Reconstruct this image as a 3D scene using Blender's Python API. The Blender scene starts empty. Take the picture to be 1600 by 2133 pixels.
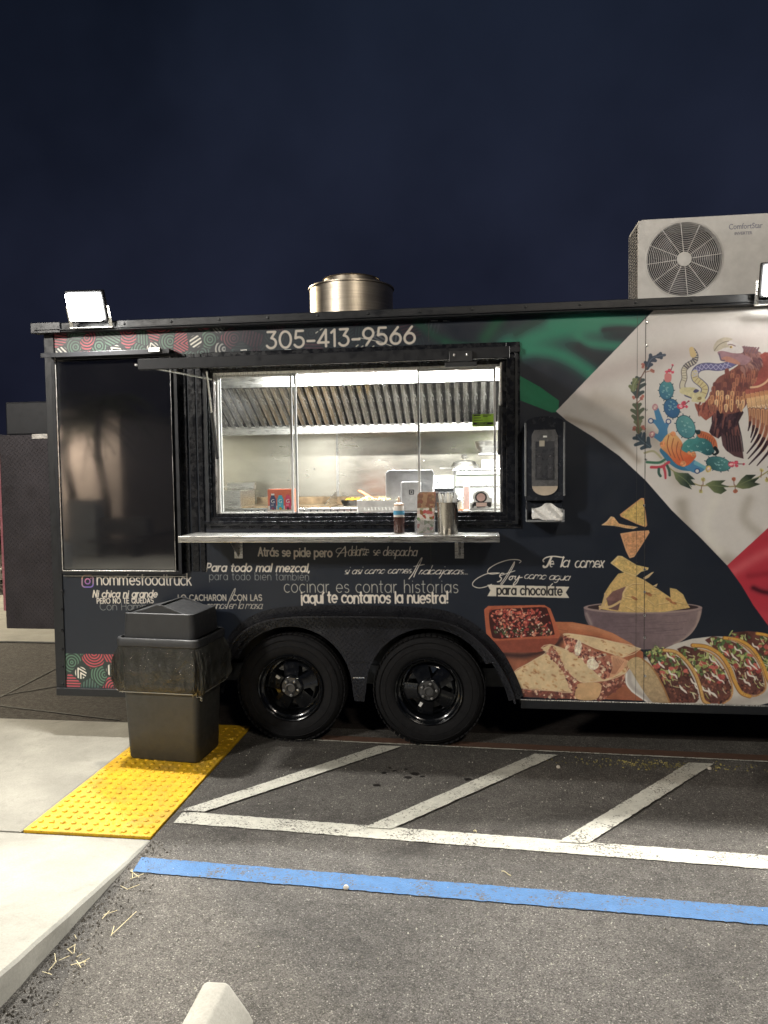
import bpy, bmesh, math, random
import numpy as np
from mathutils import Vector, Matrix
from mathutils.geometry import tessellate_polygon
PI = math.pi
R = math.radians
rnd = random.Random(7)
S = bpy.context.scene
C = S.collection

# ------------------------------------------------------------------ camera
FPX, CX, CY = 1540.0, 800.0, 1066.5
CAM = Vector((0, -4.359, 1.655))
PIT, YAW, ROL = 0.052, 0.130, -0.013
FW = Vector((-math.sin(YAW)*math.cos(PIT), math.cos(YAW)*math.cos(PIT), -math.sin(PIT)))
r0 = Vector((math.cos(YAW), math.sin(YAW), 0)); u0 = r0.cross(FW)
RT = r0*math.cos(ROL) + u0*math.sin(ROL)
UP = u0*math.cos(ROL) - r0*math.sin(ROL)
cam = bpy.data.cameras.new('camera'); co = bpy.data.objects.new('camera', cam); C.objects.link(co)
m = Matrix.Identity(4)
for i in range(3):
    m[i][0] = RT[i]; m[i][1] = UP[i]; m[i][2] = -FW[i]; m[i][3] = CAM[i]
co.matrix_world = m
cam.sensor_fit = 'HORIZONTAL'; cam.sensor_width = 36; cam.lens = FPX/1600*36
cam.clip_start = 0.05; cam.clip_end = 400
S.camera = co

# ------------------------------------------------------------------ world, exposure
w = bpy.data.worlds.new('World'); S.world = w; w.use_nodes = True
nt = w.node_tree; nt.nodes.clear()
o_ = nt.nodes.new('ShaderNodeOutputWorld'); bg = nt.nodes.new('ShaderNodeBackground')
tc = nt.nodes.new('ShaderNodeTexCoord'); sx = nt.nodes.new('ShaderNodeSeparateXYZ')
rp = nt.nodes.new('ShaderNodeValToRGB'); nz = nt.nodes.new('ShaderNodeTexNoise'); mx = nt.nodes.new('ShaderNodeMix')
nt.links.new(tc.outputs['Generated'], sx.inputs[0]); nt.links.new(sx.outputs['Z'], rp.inputs[0])
rp.color_ramp.elements[0].position = 0.0; rp.color_ramp.elements[0].color = (0.0155, 0.0170, 0.032, 1)
rp.color_ramp.elements[1].position = 0.75; rp.color_ramp.elements[1].color = (0.0060, 0.0105, 0.0185, 1)
nz.inputs['Scale'].default_value = 1.5; nz.inputs['Detail'].default_value = 5; nz.inputs['Roughness'].default_value = .55
nt.links.new(tc.outputs['Generated'], nz.inputs['Vector'])
mx.data_type = 'RGBA'; mx.blend_type = 'MULTIPLY'; mx.inputs[0].default_value = 1.0
cr_ = nt.nodes.new('ShaderNodeValToRGB'); cr_.color_ramp.elements[0].position = .34; cr_.color_ramp.elements[0].color = (.42, .45, .52, 1)
cr_.color_ramp.elements[1].position = .68; cr_.color_ramp.elements[1].color = (1.9, 1.9, 2.0, 1)
nt.links.new(nz.outputs['Fac'], cr_.inputs[0]); nt.links.new(rp.outputs[0], mx.inputs[6]); nt.links.new(cr_.outputs[0], mx.inputs[7])
nt.links.new(mx.outputs[2], bg.inputs[0]); bg.inputs[1].default_value = 0.66
nt.links.new(bg.outputs[0], o_.inputs[0])
S.view_settings.view_transform = 'Standard'; S.view_settings.look = 'None'
S.view_settings.exposure = 0.0; S.view_settings.gamma = 1.0; S.view_settings.use_curve_mapping = False
S.render.engine = 'CYCLES'
S.cycles.use_denoising = True; S.cycles.max_bounces = 7; S.cycles.transparent_max_bounces = 12
S.cycles.sample_clamp_indirect = 4.0; S.cycles.caustics_reflective = False; S.cycles.caustics_refractive = False
S.cycles.use_light_tree = True
S.cycles.blur_glossy = 0.5

# ------------------------------------------------------------------ helpers
def ray(u, v): return FW*FPX + RT*(u-CX) - UP*(v-CY)
def W(u, v, Y=0.0):
    d = ray(u, v); return CAM + d*((Y-CAM.y)/d.y)
def G(u, v, Z=0.0):
    d = ray(u, v); return CAM + d*((Z-CAM.z)/d.z)
_r0, _f0, _u0 = [np.array(x) for x in (RT, FW, UP)]
def Wn(P, Y=0.0):
    P = np.asarray(P, float)
    d = _f0[None]*FPX + _r0[None]*(P[:, :1]-CX) - _u0[None]*(P[:, 1:2]-CY)
    t = (Y-CAM.y)/d[:, 1:2]
    p = np.array(CAM)[None] + d*t
    return p[:, [0, 2]]

WM = {}
def tag(o, label=None, cat=None, group=None, kind=None):
    if label: o['label'] = label
    if cat: o['category'] = cat
    if group: o['group'] = group
    if kind: o['kind'] = kind
    return o
def thing(name, loc, label, cat, group=None):
    o = bpy.data.objects.new(name, None); C.objects.link(o); o.location = loc
    o.empty_display_size = 0.1
    WM[o] = Matrix.Translation(Vector(loc))
    return tag(o, label, cat, group)

class MB:
    def __init__(s): s.v = []; s.f = []; s.m = []; s.cur = 0
    def mat(s, i): s.cur = i; return s
    def add(s, vs, fs):
        n = len(s.v); s.v += [tuple(v) for v in vs]; s.f += [tuple(i+n for i in f) for f in fs]; s.m += [s.cur]*len(fs); return s
    def box(s, x0, x1, y0, y1, z0, z1):
        return s.add([(x0,y0,z0),(x1,y0,z0),(x1,y1,z0),(x0,y1,z0),(x0,y0,z1),(x1,y0,z1),(x1,y1,z1),(x0,y1,z1)],
                     [(3,2,1,0),(4,5,6,7),(0,1,5,4),(1,2,6,5),(2,3,7,6),(3,0,4,7)])
    def quad(s, a, b, c, d): return s.add([a, b, c, d], [(0,1,2,3)])
    def bar(s, a, b, wd, dp, up=(0,0,1)):
        a, b = Vector(a), Vector(b); d = (b-a).normalized(); u = Vector(up)
        sd = d.cross(u)
        if sd.length < 1e-4: sd = d.cross(Vector((1,0,0)))
        sd.normalize(); u = sd.cross(d).normalized()
        vs = []
        for p in (a, b):
            for i, j in ((-1,-1),(1,-1),(1,1),(-1,1)): vs.append(p + sd*(wd/2*i) + u*(dp/2*j))
        return s.add(vs, [(3,2,1,0),(4,5,6,7),(0,1,5,4),(1,2,6,5),(2,3,7,6),(3,0,4,7)])
    def tube(s, pts, r, n=8, caps=True):
        pts = [Vector(p) for p in pts]; rs = r if isinstance(r, (list, tuple)) else [r]*len(pts)
        rings = []; prev = None
        for i, p in enumerate(pts):
            d = (pts[min(i+1, len(pts)-1)] - pts[max(i-1, 0)]).normalized()
            a = Vector((0,0,1)) if abs(d.z) < .9 else Vector((1,0,0))
            if prev is not None: a = prev
            sd = d.cross(a).normalized(); u = sd.cross(d).normalized(); prev = u
            rings.append([p + (sd*math.cos(t) + u*math.sin(t))*rs[i] for t in [2*PI*k/n for k in range(n)]])
        vs = [q for rg in rings for q in rg]; fs = []
        for i in range(len(pts)-1):
            for k in range(n):
                a = i*n+k; b = i*n+(k+1) % n; fs.append((a, a+n, b+n, b))
        if caps: fs.append(tuple(range(n))); fs.append(tuple(reversed(range((len(pts)-1)*n, len(pts)*n))))
        return s.add(vs, fs)
    def lathe(s, prof, c=(0,0,0), axis='Z', n=32, a0=0, a1=2*PI, sx=1, sy=1):
        full = abs(a1-a0-2*PI) < 1e-6; k = n if full else n+1; vs = []
        for j in range(k):
            t = a0 + (a1-a0)*j/n
            for (r_, h) in prof:
                if axis == 'Z': vs.append((c[0]+r_*math.cos(t)*sx, c[1]+r_*math.sin(t)*sy, c[2]+h))
                else: vs.append((c[0]+r_*math.cos(t), c[1]+h, c[2]+r_*math.sin(t)))
        L = len(prof); fs = []
        for j in range(n):
            a = j*L; b = ((j+1) % k)*L
            for i in range(L-1):
                q = (a+i, b+i, b+i+1, a+i+1) if axis == 'Z' else (a+i, a+i+1, b+i+1, b+i)
                fs.append(q)
        return s.add(vs, fs)
    def prism(s, outer, holes, y0, y1, axis='Y'):
        # polygon in (x,z) extruded along y
        loops = [outer] + list(holes)
        tri = tessellate_polygon([[Vector((p[0], p[1], 0)) for p in L] for L in loops])
        flat = [p for L in loops for p in L]; n = len(flat)
        mk = (lambda p, y: (p[0], y, p[1])) if axis == 'Y' else (lambda p, y: (p[0], p[1], y))
        vs = [mk(p, y0) for p in flat] + [mk(p, y1) for p in flat]; fs = []
        for t in tri:
            a, b, c = [flat[i] for i in t]
            cr = (b[0]-a[0])*(c[1]-a[1]) - (b[1]-a[1])*(c[0]-a[0])
            if abs(cr) < 1e-12: continue
            t = tuple(t) if cr > 0 else tuple(reversed(t))
            # ccw in (x,z) seen from -y
            if axis == 'Y': fs.append(t); fs.append(tuple(i+n for i in reversed(t)))
            else: fs.append(tuple(reversed(t))); fs.append(tuple(i+n for i in t))
        base = 0
        for li, L in enumerate(loops):
            k = len(L)
            area = sum(L[i][0]*L[(i+1) % k][1]-L[(i+1) % k][0]*L[i][1] for i in range(k))
            fwd = (area > 0) == (li == 0)
            for i in range(k):
                a = base+i; b = base+(i+1) % k
                q = (a, a+n, b+n, b) if fwd else (b, b+n, a+n, a)
                fs.append(q if axis == 'Y' else tuple(reversed(q)))
            base += k
        return s.add(vs, fs)
    def build(s, name, mats, parent=None, smooth=None, bevel=0, kind=None, label=None, seg=2, origin=None):
        if not isinstance(mats, (list, tuple)): mats = [mats]
        V = np.array(s.v, float).reshape(-1, 3)
        if origin is None:
            lo, hi = V.min(0), V.max(0); c = Vector(((lo[0]+hi[0])/2, (lo[1]+hi[1])/2, lo[2] if parent is None else (lo[2]+hi[2])/2))
        else: c = Vector(origin)
        me = bpy.data.meshes.new(name)
        me.from_pydata((V - np.array(c)).tolist(), [], s.f)
        for mm in mats: me.materials.append(mm)
        if len(mats) > 1: me.polygons.foreach_set('material_index', s.m)
        me.update()
        if smooth is not None:
            me.shade_smooth(); me.set_sharp_from_angle(angle=R(smooth))
        o = bpy.data.objects.new(name, me); C.objects.link(o); o.location = c; WM[o] = Matrix.Translation(c)
        if parent is not None:
            o.parent = parent; o.matrix_parent_inverse = WM[parent].inverted()
        if bevel:
            b = o.modifiers.new('bevel', 'BEVEL'); b.width = bevel; b.segments = seg; b.limit_method = 'ANGLE'; b.angle_limit = R(40)
            b.harden_normals = False
        if kind: o['kind'] = kind
        if label: o['label'] = label
        return o
def Bx(name, x0, x1, y0, y1, z0, z1, mat, parent=None, bevel=0.002, **k):
    return MB().box(x0, x1, y0, y1, z0, z1).build(name, mat, parent, bevel=bevel, **k)
def inst(src, dx, parent, rot=None):
    o = src.copy(); C.objects.link(o); o.location = Vector(src.location) + Vector(dx); o.parent = parent
    o.matrix_parent_inverse = WM[parent].inverted() if parent in WM else Matrix.Identity(4)
    if rot: o.rotation_euler = rot
    WM[o] = Matrix.Translation(o.location); return o

# ------------------------------------------------------------------ materials
def lin(c):
    return tuple((x/255/12.92 if x/255 <= .04045 else ((x/255+.055)/1.055)**2.4) for x in c)
class NT:
    def __init__(s, name):
        s.m = bpy.data.materials.new(name); s.m.use_nodes = True; s.t = s.m.node_tree; s.t.nodes.clear()
        s.out = s.n('ShaderNodeOutputMaterial'); s.b = s.n('ShaderNodeBsdfPrincipled'); s.l(s.b.outputs[0], s.out.inputs[0])
    def n(s, t): return s.t.nodes.new(t)
    def l(s, a, b): s.t.links.new(a, b)
    def co(s, scale=(1,1,1), rot=(0,0,0)):
        tc = s.n('ShaderNodeTexCoord'); mp = s.n('ShaderNodeMapping'); s.l(tc.outputs['Object'], mp.inputs[0])
        mp.inputs['Scale'].default_value = scale; mp.inputs['Rotation'].default_value = rot; return mp.outputs[0]
    def wco(s, scale=(1,1,1)):
        g = s.n('ShaderNodeNewGeometry'); mp = s.n('ShaderNodeMapping'); s.l(g.outputs['Position'], mp.inputs[0])
        mp.inputs['Scale'].default_value = scale; return mp.outputs[0]
    def noise(s, v, scale, detail=4, rough=.6, dist=0):
        x = s.n('ShaderNodeTexNoise'); s.l(v, x.inputs['Vector']); x.inputs['Scale'].default_value = scale
        x.inputs['Detail'].default_value = detail; x.inputs['Roughness'].default_value = rough; x.inputs['Distortion'].default_value = dist
        return x.outputs['Fac']
    def vor(s, v, scale, feat='F1', out='Distance', rnd_=1):
        x = s.n('ShaderNodeTexVoronoi'); s.l(v, x.inputs['Vector']); x.inputs['Scale'].default_value = scale; x.feature = feat
        x.inputs['Randomness'].default_value = rnd_
        return x.outputs[out]
    def ramp(s, f, st):
        x = s.n('ShaderNodeValToRGB'); s.l(f, x.inputs[0]); e = x.color_ramp.elements
        while len(e) < len(st): e.new(.5)
        for i, (p, c) in enumerate(st):
            e[i].position = p; c = c if isinstance(c, tuple) else (c, c, c); e[i].color = (*c[:3], 1)
        return x.outputs[0]
    def mix(s, f, a, b, bt='MIX'):
        x = s.n('ShaderNodeMix'); x.data_type = 'RGBA'; x.blend_type = bt
        for val, i in ((f, 0), (a, 6), (b, 7)):
            if hasattr(val, 'links') or hasattr(val, 'node'): s.l(val, x.inputs[i])
            else: x.inputs[i].default_value = val if i == 0 else (*val[:3], 1)
        return x.outputs[2]
    def math(s, op, a, b=0.0):
        x = s.n('ShaderNodeMath'); x.operation = op
        for i, val in enumerate((a, b)):
            if hasattr(val, 'node'): s.l(val, x.inputs[i])
            else: x.inputs[i].default_value = val
        return x.outputs[0]
    def bump(s, h, st, dist=.01):
        x = s.n('ShaderNodeBump'); s.l(h, x.inputs['Height']); x.inputs['Strength'].default_value = st; x.inputs['Distance'].default_value = dist
        s.l(x.outputs[0], s.b.inputs['Normal']); return x
    def set(s, **k):
        for kk, v in k.items():
            i = s.b.inputs[kk.replace('_', ' ')]
            if hasattr(v, 'node'): s.l(v, i)
            else: i.default_value = (*v, 1) if isinstance(v, tuple) and len(v) == 3 else v
        return s
def M(name, col, rough=.5, metal=0, var=.12, scale=12, bump=0, bscale=60, coat=0, spec=.5, rvar=.12, stretch=(1,1,1), emit=None, est=0):
    t = NT(name); v = t.co(stretch); f = t.noise(v, scale, 5)
    lo = tuple(max(0, c*(1-var*1.6)) for c in col); hi = tuple(min(1, c*(1+var*1.6)) for c in col)
    t.set(Base_Color=t.ramp(f, [(.3, lo), (.7, hi)]), Metallic=metal)
    t.b.inputs['Specular IOR Level'].default_value = spec
    t.set(Roughness=t.ramp(t.noise(v, scale*2.3, 4), [(.3, max(.02, rough-rvar)), (.7, min(1, rough+rvar))]))
    if coat: t.b.inputs['Coat Weight'].default_value = coat; t.b.inputs['Coat Roughness'].default_value = .08
    if bump: t.bump(t.noise(v, bscale, 4), bump, .004)
    if emit: t.b.inputs['Emission Color'].default_value = (*emit, 1); t.b.inputs['Emission Strength'].default_value = est
    return t.m
def tread_plate(name, col, rough=.4):
    # diamond plate: alternating raised bars, as fine relief
    t = NT(name); v = t.wco(); sp = t.n('ShaderNodeSeparateXYZ'); t.l(v, sp.inputs[0])
    hz = t.math('ADD', sp.outputs['Z'], sp.outputs['Y'])
    a = t.math('MULTIPLY', t.math('ADD', sp.outputs['X'], hz), 1/.036)
    b = t.math('MULTIPLY', t.math('SUBTRACT', sp.outputs['X'], hz), 1/.036)
    par = t.math('MODULO', t.math('ADD', t.math('FLOOR', a), t.math('FLOOR', b)), 2.0)
    par = t.math('ABSOLUTE', par)
    fa = t.math('ABSOLUTE', t.math('SUBTRACT', t.math('FRACT', a), .5)); fb = t.math('ABSOLUTE', t.math('SUBTRACT', t.math('FRACT', b), .5))
    def lens(p, q): # long along p
        return t.math('ADD', t.math('POWER', t.math('MULTIPLY', p, 2.2), 2.0), t.math('POWER', t.math('MULTIPLY', q, 6.5), 2.0))
    l1 = lens(fa, fb); l2 = lens(fb, fa)
    x = t.n('ShaderNodeMix'); x.data_type = 'FLOAT'; t.l(par, x.inputs[0]); t.l(l1, x.inputs[2]); t.l(l2, x.inputs[3])
    h = t.ramp(x.outputs[0], [(.55, 1.0), (1.0, 0.0)])
    f = t.noise(v, 6, 4)
    t.set(Base_Color=t.ramp(f, [(.3, tuple(c*.75 for c in col)), (.7, tuple(c*1.25 for c in col))]), Metallic=.55)
    t.set(Roughness=t.ramp(t.noise(v, 14, 4), [(.3, rough-.1), (.7, rough+.12)]))
    t.bump(h, .9, .004)
    return t.m

m_black = M('black_satin_paint', (.0085,.010,.013), .42, bump=.05, bscale=14)
m_blackgl = M('black_gloss_paint', (.007,.008,.011), .26, bump=.04, bscale=10)
m_frame = M('black_powdercoat', (.008,.009,.012), .45, metal=.2)
m_rubber = M('tyre_rubber', (.006,.006,.007), .85, bump=.25, bscale=90, spec=.3)
m_rim = M('black_gloss_steel', (.006,.007,.009), .20, metal=.3, coat=.6, var=.1)
m_lug = M('chrome_lug', (.5,.5,.5), .28, metal=1)
m_hub = M('hub_steel', (.10,.10,.10), .5, metal=.7)
m_alu = M('brushed_aluminium', (.62,.61,.58), .30, metal=1, stretch=(1,30,30), scale=5, bump=.08)
m_aluv = M('bright_aluminium', (.72,.71,.69), .25, metal=1, stretch=(30,30,1), scale=5)
m_sash = M('white_aluminium', (.66,.66,.64), .32, metal=.35, stretch=(20,20,1), scale=4)
m_steel = M('stainless_steel', (.58,.57,.54), .30, metal=1, stretch=(2,2,30), scale=3, bump=.12, bscale=3)
m_steelw = M('stainless_wall', (.66,.63,.54), .24, metal=.92, stretch=(.6,1,2.2), scale=2.2, bump=.30, bscale=1.5, var=.06, rvar=.05)
m_duct = M('spun_steel', (.42,.37,.30), .40, metal=1, stretch=(1,1,40), scale=3, bump=.05)
m_dia = tread_plate('black_tread_plate', (.026,.027,.033), .30)
m_diag = tread_plate('grey_tread_plate', (.040,.035,.040), .46)
m_white = M('white_plastic', (.72,.72,.70), .4)
m_cream = M('cream_plastic', (.62,.58,.50), .45)
m_dark = M('dark_plastic', (.02,.021,.023), .45)
m_bin = M('charcoal_bin_plastic', (.040,.040,.036), .6, bump=.15, bscale=160, var=.1)
m_lid = M('charcoal_lid_plastic', (.024,.025,.027), .52, bump=.15, bscale=160, var=.1)
m_cab = M('painted_sheet_metal', (.62,.60,.57), .45, bump=.06, var=.06)
m_grille = M('grille_wire', (.55,.53,.52), .4)
m_void = M('dark_interior', (.025,.027,.035), .7)
m_paper = M('tissue_paper', (.80,.79,.76), .85, bump=.2, bscale=40, var=.05)
m_wood = M('wooden_board', (.45,.28,.14), .6, stretch=(1,8,8))
m_grey = M('grey_plastic', (.25,.26,.27), .4)
m_floor = M('kitchen_floor', (.2,.2,.2), .6)

# ------------------------------------------------------------------ ground materials
def asphalt(name, base, dark, light, stain=True):
    t = NT(name); v = t.wco()
    sp = t.vor(v, 230, out='Color'); sep = t.n('ShaderNodeSeparateColor'); t.l(sp, sep.inputs[0])
    stone = t.ramp(sep.outputs[0], [(0, dark), (.45, base), (.90, tuple(c*1.25 for c in base)), (.975, light), (1, tuple(min(1, c*1.5) for c in light))])
    d = t.vor(v, 230)
    gap = t.ramp(d, [(.35, 1.05), (.8, .60)])
    big = t.ramp(t.noise(v, 1.1, 6, .68, .5), [(.3, .62), (.7, 1.22)])
    mid = t.ramp(t.noise(v, 11, 6, .75), [(.3, .72), (.7, 1.18)])
    c = t.mix(1, t.mix(1, t.mix(1, stone, gap, 'MULTIPLY'), big, 'MULTIPLY'), mid, 'MULTIPLY')
    if stain:
        s1 = t.ramp(t.vor(v, 1.7), [(.05, .45), (.12, 1.0)])
        nn = t.ramp(t.noise(v, 3.1, 3), [(.52, 1.0), (.60, 0.0)])
        c = t.mix(t.math('MULTIPLY', nn, .5), c, t.mix(1, c, s1, 'MULTIPLY'))
        grease = t.ramp(t.noise(v, .9, 7, .72, 1.4), [(.52, 0.0), (.66, 1.0)])
        c = t.mix(t.math('MULTIPLY', grease, .58), c, (.02,.018,.016))
    t.set(Base_Color=c, Roughness=t.ramp(t.noise(v, 30, 3), [(.3, .68), (.7, .92)]))
    t.b.inputs['Specular IOR Level'].default_value = .35
    h = t.math('ADD', t.math('MULTIPLY', d, -1.0), t.math('MULTIPLY', sep.outputs[1], .9))
    h = t.math('ADD', h, t.math('MULTIPLY', t.noise(v, 60, 4), 1.2))
    t.bump(h, .9, .0032)
    return t.m
m_asph = asphalt('asphalt', (.128,.119,.107), (.068,.062,.056), (.26,.245,.22))
m_road = asphalt('shade_brown_asphalt', (.034,.025,.020), (.015,.012,.010), (.06,.05,.04), False)  # dark brown carries the shade beyond the flood light's reach, put into the colour
def concrete(name, col, pock=.5):
    t = NT(name); v = t.wco()
    big = t.ramp(t.noise(v, 1.3, 6, .65, .4), [(.28, .70), (.70, 1.10)])
    st = t.ramp(t.noise(v, 2.6, 8, .75, .3), [(.35, .86), (.62, 1.04)])
    fine = t.ramp(t.noise(v, 140, 3), [(.3, .9), (.7, 1.08)])
    spk = t.ramp(t.vor(v, 30), [(.04, .30), (.10, 1.0)])
    c = t.mix(1, t.mix(1, t.mix(1, col, big, 'MULTIPLY'), st, 'MULTIPLY'), fine, 'MULTIPLY')
    c = t.mix(t.ramp(t.noise(v, 7, 2), [(.5, 0.0), (.62, pock)]), c, t.mix(1, c, spk, 'MULTIPLY'))
    crk = t.ramp(t.vor(t.wco((1, 1, 1)), .8, feat='DISTANCE_TO_EDGE'), [(.002, .45), (.006, 1.0)]); c = t.mix(t.ramp(t.noise(v, 1.1, 2), [(.52, 0.0), (.56, .8)]), c, t.mix(1, c, crk, 'MULTIPLY'))
    smu = t.ramp(t.noise(v, 3.4, 8, .8, 1.5), [(.56, 0.0), (.70, .45)]); c = t.mix(smu, c, tuple(x*.45 for x in col))
    t.set(Base_Color=c, Roughness=.86)
    h = t.math('ADD', t.noise(v, 55, 5), t.math('MULTIPLY', t.noise(t.wco((3, 25, 1)), 8, 3), .5))
    t.bump(h, .35, .004)
    return t.m
m_conc = concrete('broomed_concrete', (.345,.335,.295))
m_concb = concrete('kerb_concrete', (.32,.305,.265), .8)
def paint(name, col, wear=.5, thr=.60, ghost=(.075,.068,.06)):
    t = NT(name); v = t.wco()
    n1 = t.noise(v, 95, 5, .75); n2 = t.noise(v, 6, 4, .7, .5)
    f = t.math('ADD', n1, t.math('MULTIPLY', t.math('SUBTRACT', n2, .5), wear))
    k = t.ramp(f, [(thr-.03, 0.0), (thr+.03, 1.0)])
    cc = t.mix(1, col, t.ramp(t.noise(v, 22, 5, .7), [(.3, .78), (.7, 1.1)]), 'MULTIPLY')
    t.set(Base_Color=t.mix(k, cc, ghost), Roughness=.7)
    t.bump(t.math('ADD', t.noise(v, 120, 4), t.math('MULTIPLY', t.vor(v, 165), -.7)), .7, .003)
    return t.m
m_wpaint = paint('worn_white_line_paint', (.54,.53,.46), .5, .585)
m_bpaint = paint('worn_blue_line_paint', (.045,.135,.30), .55, .585)
m_rpaint = paint('red_brown_concrete', (.11,.060,.040), .8, .70, (.08,.06,.05))
def mat_mat():
    t = NT('yellow_tactile_plastic'); v = t.wco()
    n = t.noise(v, 5, 5, .7, .6); n2 = t.noise(v, 60, 4)
    c = t.ramp(n, [(.25, (.56,.31,.012)), (.6, (.82,.49,.014)), (.8, (.88,.57,.03))])
    c = t.mix(t.ramp(n2, [(.62, 0.0), (.74, .55)]), c, (.40,.33,.22))
    c = t.mix(t.ramp(t.noise(v, 130, 2), [(.62, 0.0), (.70, .8)]), c, (.12,.08,.03)); c = t.mix(t.ramp(t.noise(v, 3.2, 6, .75, .8), [(.50, 0.0), (.68, .55)]), c, (.30,.20,.07))
    t.set(Base_Color=c, Roughness=.55)
    h = t.ramp(t.vor(v, 62, rnd_=.25, feat='DISTANCE_TO_EDGE'), [(.06, 0.0), (.14, 1.0)])
    t.bump(h, .8, .0025)
    return t.m
m_mat = mat_mat()

# ------------------------------------------------------------------ setting: ground
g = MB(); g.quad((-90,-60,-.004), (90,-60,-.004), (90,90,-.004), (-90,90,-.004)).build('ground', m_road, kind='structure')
g = MB(); g.quad((-1.5,-16,0), (30,-16,0), (30,.30,0), (-1.5,.30,0)).build('parking_lot', m_asph, kind='structure')
# sidewalk: flush by the tactile mat, ramping up to a kerb towards the viewer
def kerb_h(y):
    t = min(1, max(0, (-1.25-y)/1.08)); return .105*t**1.15
def slab(name, x0, x1, ys, mat, edge=True):
    b = MB()
    rows = []
    for y in ys:
        h = kerb_h(y) + .004
        j = rnd.uniform(-.0022, .0022)
        rows.append([(x1+j, y, -.03), (x1+j, y, max(h-.010, .0005)), (x1-.010+j, y, h), (x1-.16, y, h), (x0, y, h), (x0, y, -.03)])
    vs = [p for r_ in rows for p in r_]; n = 6; fs = []
    for i in range(len(rows)-1):
        for k in range(n-1): fs.append((i*n+k, (i+1)*n+k, (i+1)*n+k+1, i*n+k+1))
    b.add(vs, [tuple(reversed(f)) for f in fs]); b.add(rows[0], [tuple(range(n))]); b.add(rows[-1], [tuple(reversed(range(n)))])
    return b
sw = bpy.data.objects.new('sidewalk', None); C.objects.link(sw); sw['kind'] = 'structure'; WM[sw] = Matrix.Identity(4)
def yr(a, b, n): return [a+(b-a)*i/n for i in range(n+1)]
MATX0, MATX1, MATY0, MATY1 = -2.135, -1.505, -1.225, .27
slab('paving_slab', -9, -1.5, yr(-7, -1.247, 60), m_conc).build('paving_slab', m_conc, sw)
slab('paving_slab', -9, MATX0-.008, yr(-1.232, .27, 10), m_conc).build('paving_slab', m_conc, sw)
MB().box(-9, -1.5, -9.5, -7.015, -.03, kerb_h(-5)+.004).build('paving_slab', m_conc, sw)
# far sidewalk behind the trailer and dark joints in the lane
MB().box(-16, 5, 2.49, 5.2, 0, .012).build('far_pavement', m_conc, kind='structure')
lj = MB()
for a, b in (((0,1452),(125,1388)), ((0,1449),(128,1428)), ((0,1470),(250,1500))):
    p, q = G(*a), G(*b); lj.bar((p.x, p.y, 0), (q.x, q.y, 0), .012, .003)
lj.build('lane_joint', M('joint_sealant', (.008,.007,.007), .7), kind='structure')

# tactile mat with its domes
tm = thing('tactile_mat', ((MATX0+MATX1)/2, -.5, 0), 'yellow tactile mat with rows of small round domes under the waste bin', 'tactile paving')
Bx('mat_base', MATX0, MATX1, MATY0, MATY1, -.01, .010, m_mat, tm, bevel=.004)
db = MB().lathe([(.0125,0), (.0112,.0030), (.0085,.0048), (0,.0052)], (0,0,0), n=12)
dome0 = None; k = 0
ny = 26; nx = 11
for j in range(ny):
    for i in range(nx):
        x = MATX0 + .035 + i*.056; y = MATY0 + .030 + j*.056
        if y > MATY1-.02 or x > MATX1-.02: continue
        if dome0 is None:
            dome0 = MB().lathe([(.0135,0), (.0122,.0038), (.0095,.0056), (0,.0060)], (x, y, .0102), n=12).build('dome', m_mat, tm, smooth=50)
            bx0, by0 = x, y
        else: inst(dome0, (x-bx0, y-by0, 0), tm)
# painted lines
def strip(name, pts, mat, z=.004, label=None, jit=.003):
    # quad a-b / d-c subdivided along its length, with slightly ragged edges
    a, b, c, d = [Vector((p.x, p.y, z)) for p in pts]; n = max(4, int((b-a).length/.02)); vs = []; fs = []
    for i in range(n+1):
        t = i/n; p = a.lerp(b, t); q = d.lerp(c, t); s_ = (q-p).normalized()
        vs += [p + s_*rnd.uniform(-jit, jit), q + s_*rnd.uniform(-jit, jit)]
    for i in range(n): fs.append((2*i, 2*i+1, 2*i+3, 2*i+2))
    nrm = (vs[1]-vs[0]).cross(vs[2]-vs[0])
    if nrm.z < 0: fs = [tuple(reversed(f)) for f in fs]
    return MB().add(vs, fs).build(name, mat, kind='structure')
V2 = lambda x, y: Vector((x, y, 0))
strip('white_line', [V2(-1.462,-.957), V2(4.5,-1.27), V2(4.5,-1.385), V2(-1.462,-1.072)], m_wpaint)
strip('blue_line', [V2(-1.47,-1.393), V2(4.5,-1.635), V2(4.5,-1.745), V2(-1.455,-1.508)], m_bpaint)
for a, b, c, d in (((-.620,.005), (-1.48,-.955), (-1.355,-.955), (-.479,.005)), ((.307,-.040), (-.545,-1.03), (-.42,-1.035), (.438,-.045)),
                   ((1.155,-.09), (.335,-1.075), (.46,-1.08), (1.285,-.095)), ((2.05,-.13), (1.22,-1.12), (1.345,-1.13), (2.18,-.13))):
    strip('hatch_line', [V2(*a), V2(*b), V2(*c), V2(*d)], m_wpaint, z=.008)
strip('gutter_strip', [V2(-1.1,.10), V2(5,-.06), V2(5,-.005), V2(-1.1,.145)][:0] or [V2(-1.0,.072), V2(5,-.13), V2(5,-.03), V2(-1.0,.16)], m_rpaint, z=.003)
strip('thin_white_line', [V2(-1.30,.065), V2(5,-.155), V2(5,-.139), V2(-1.30,.079)], m_wpaint, z=.0065, jit=.002)

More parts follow.
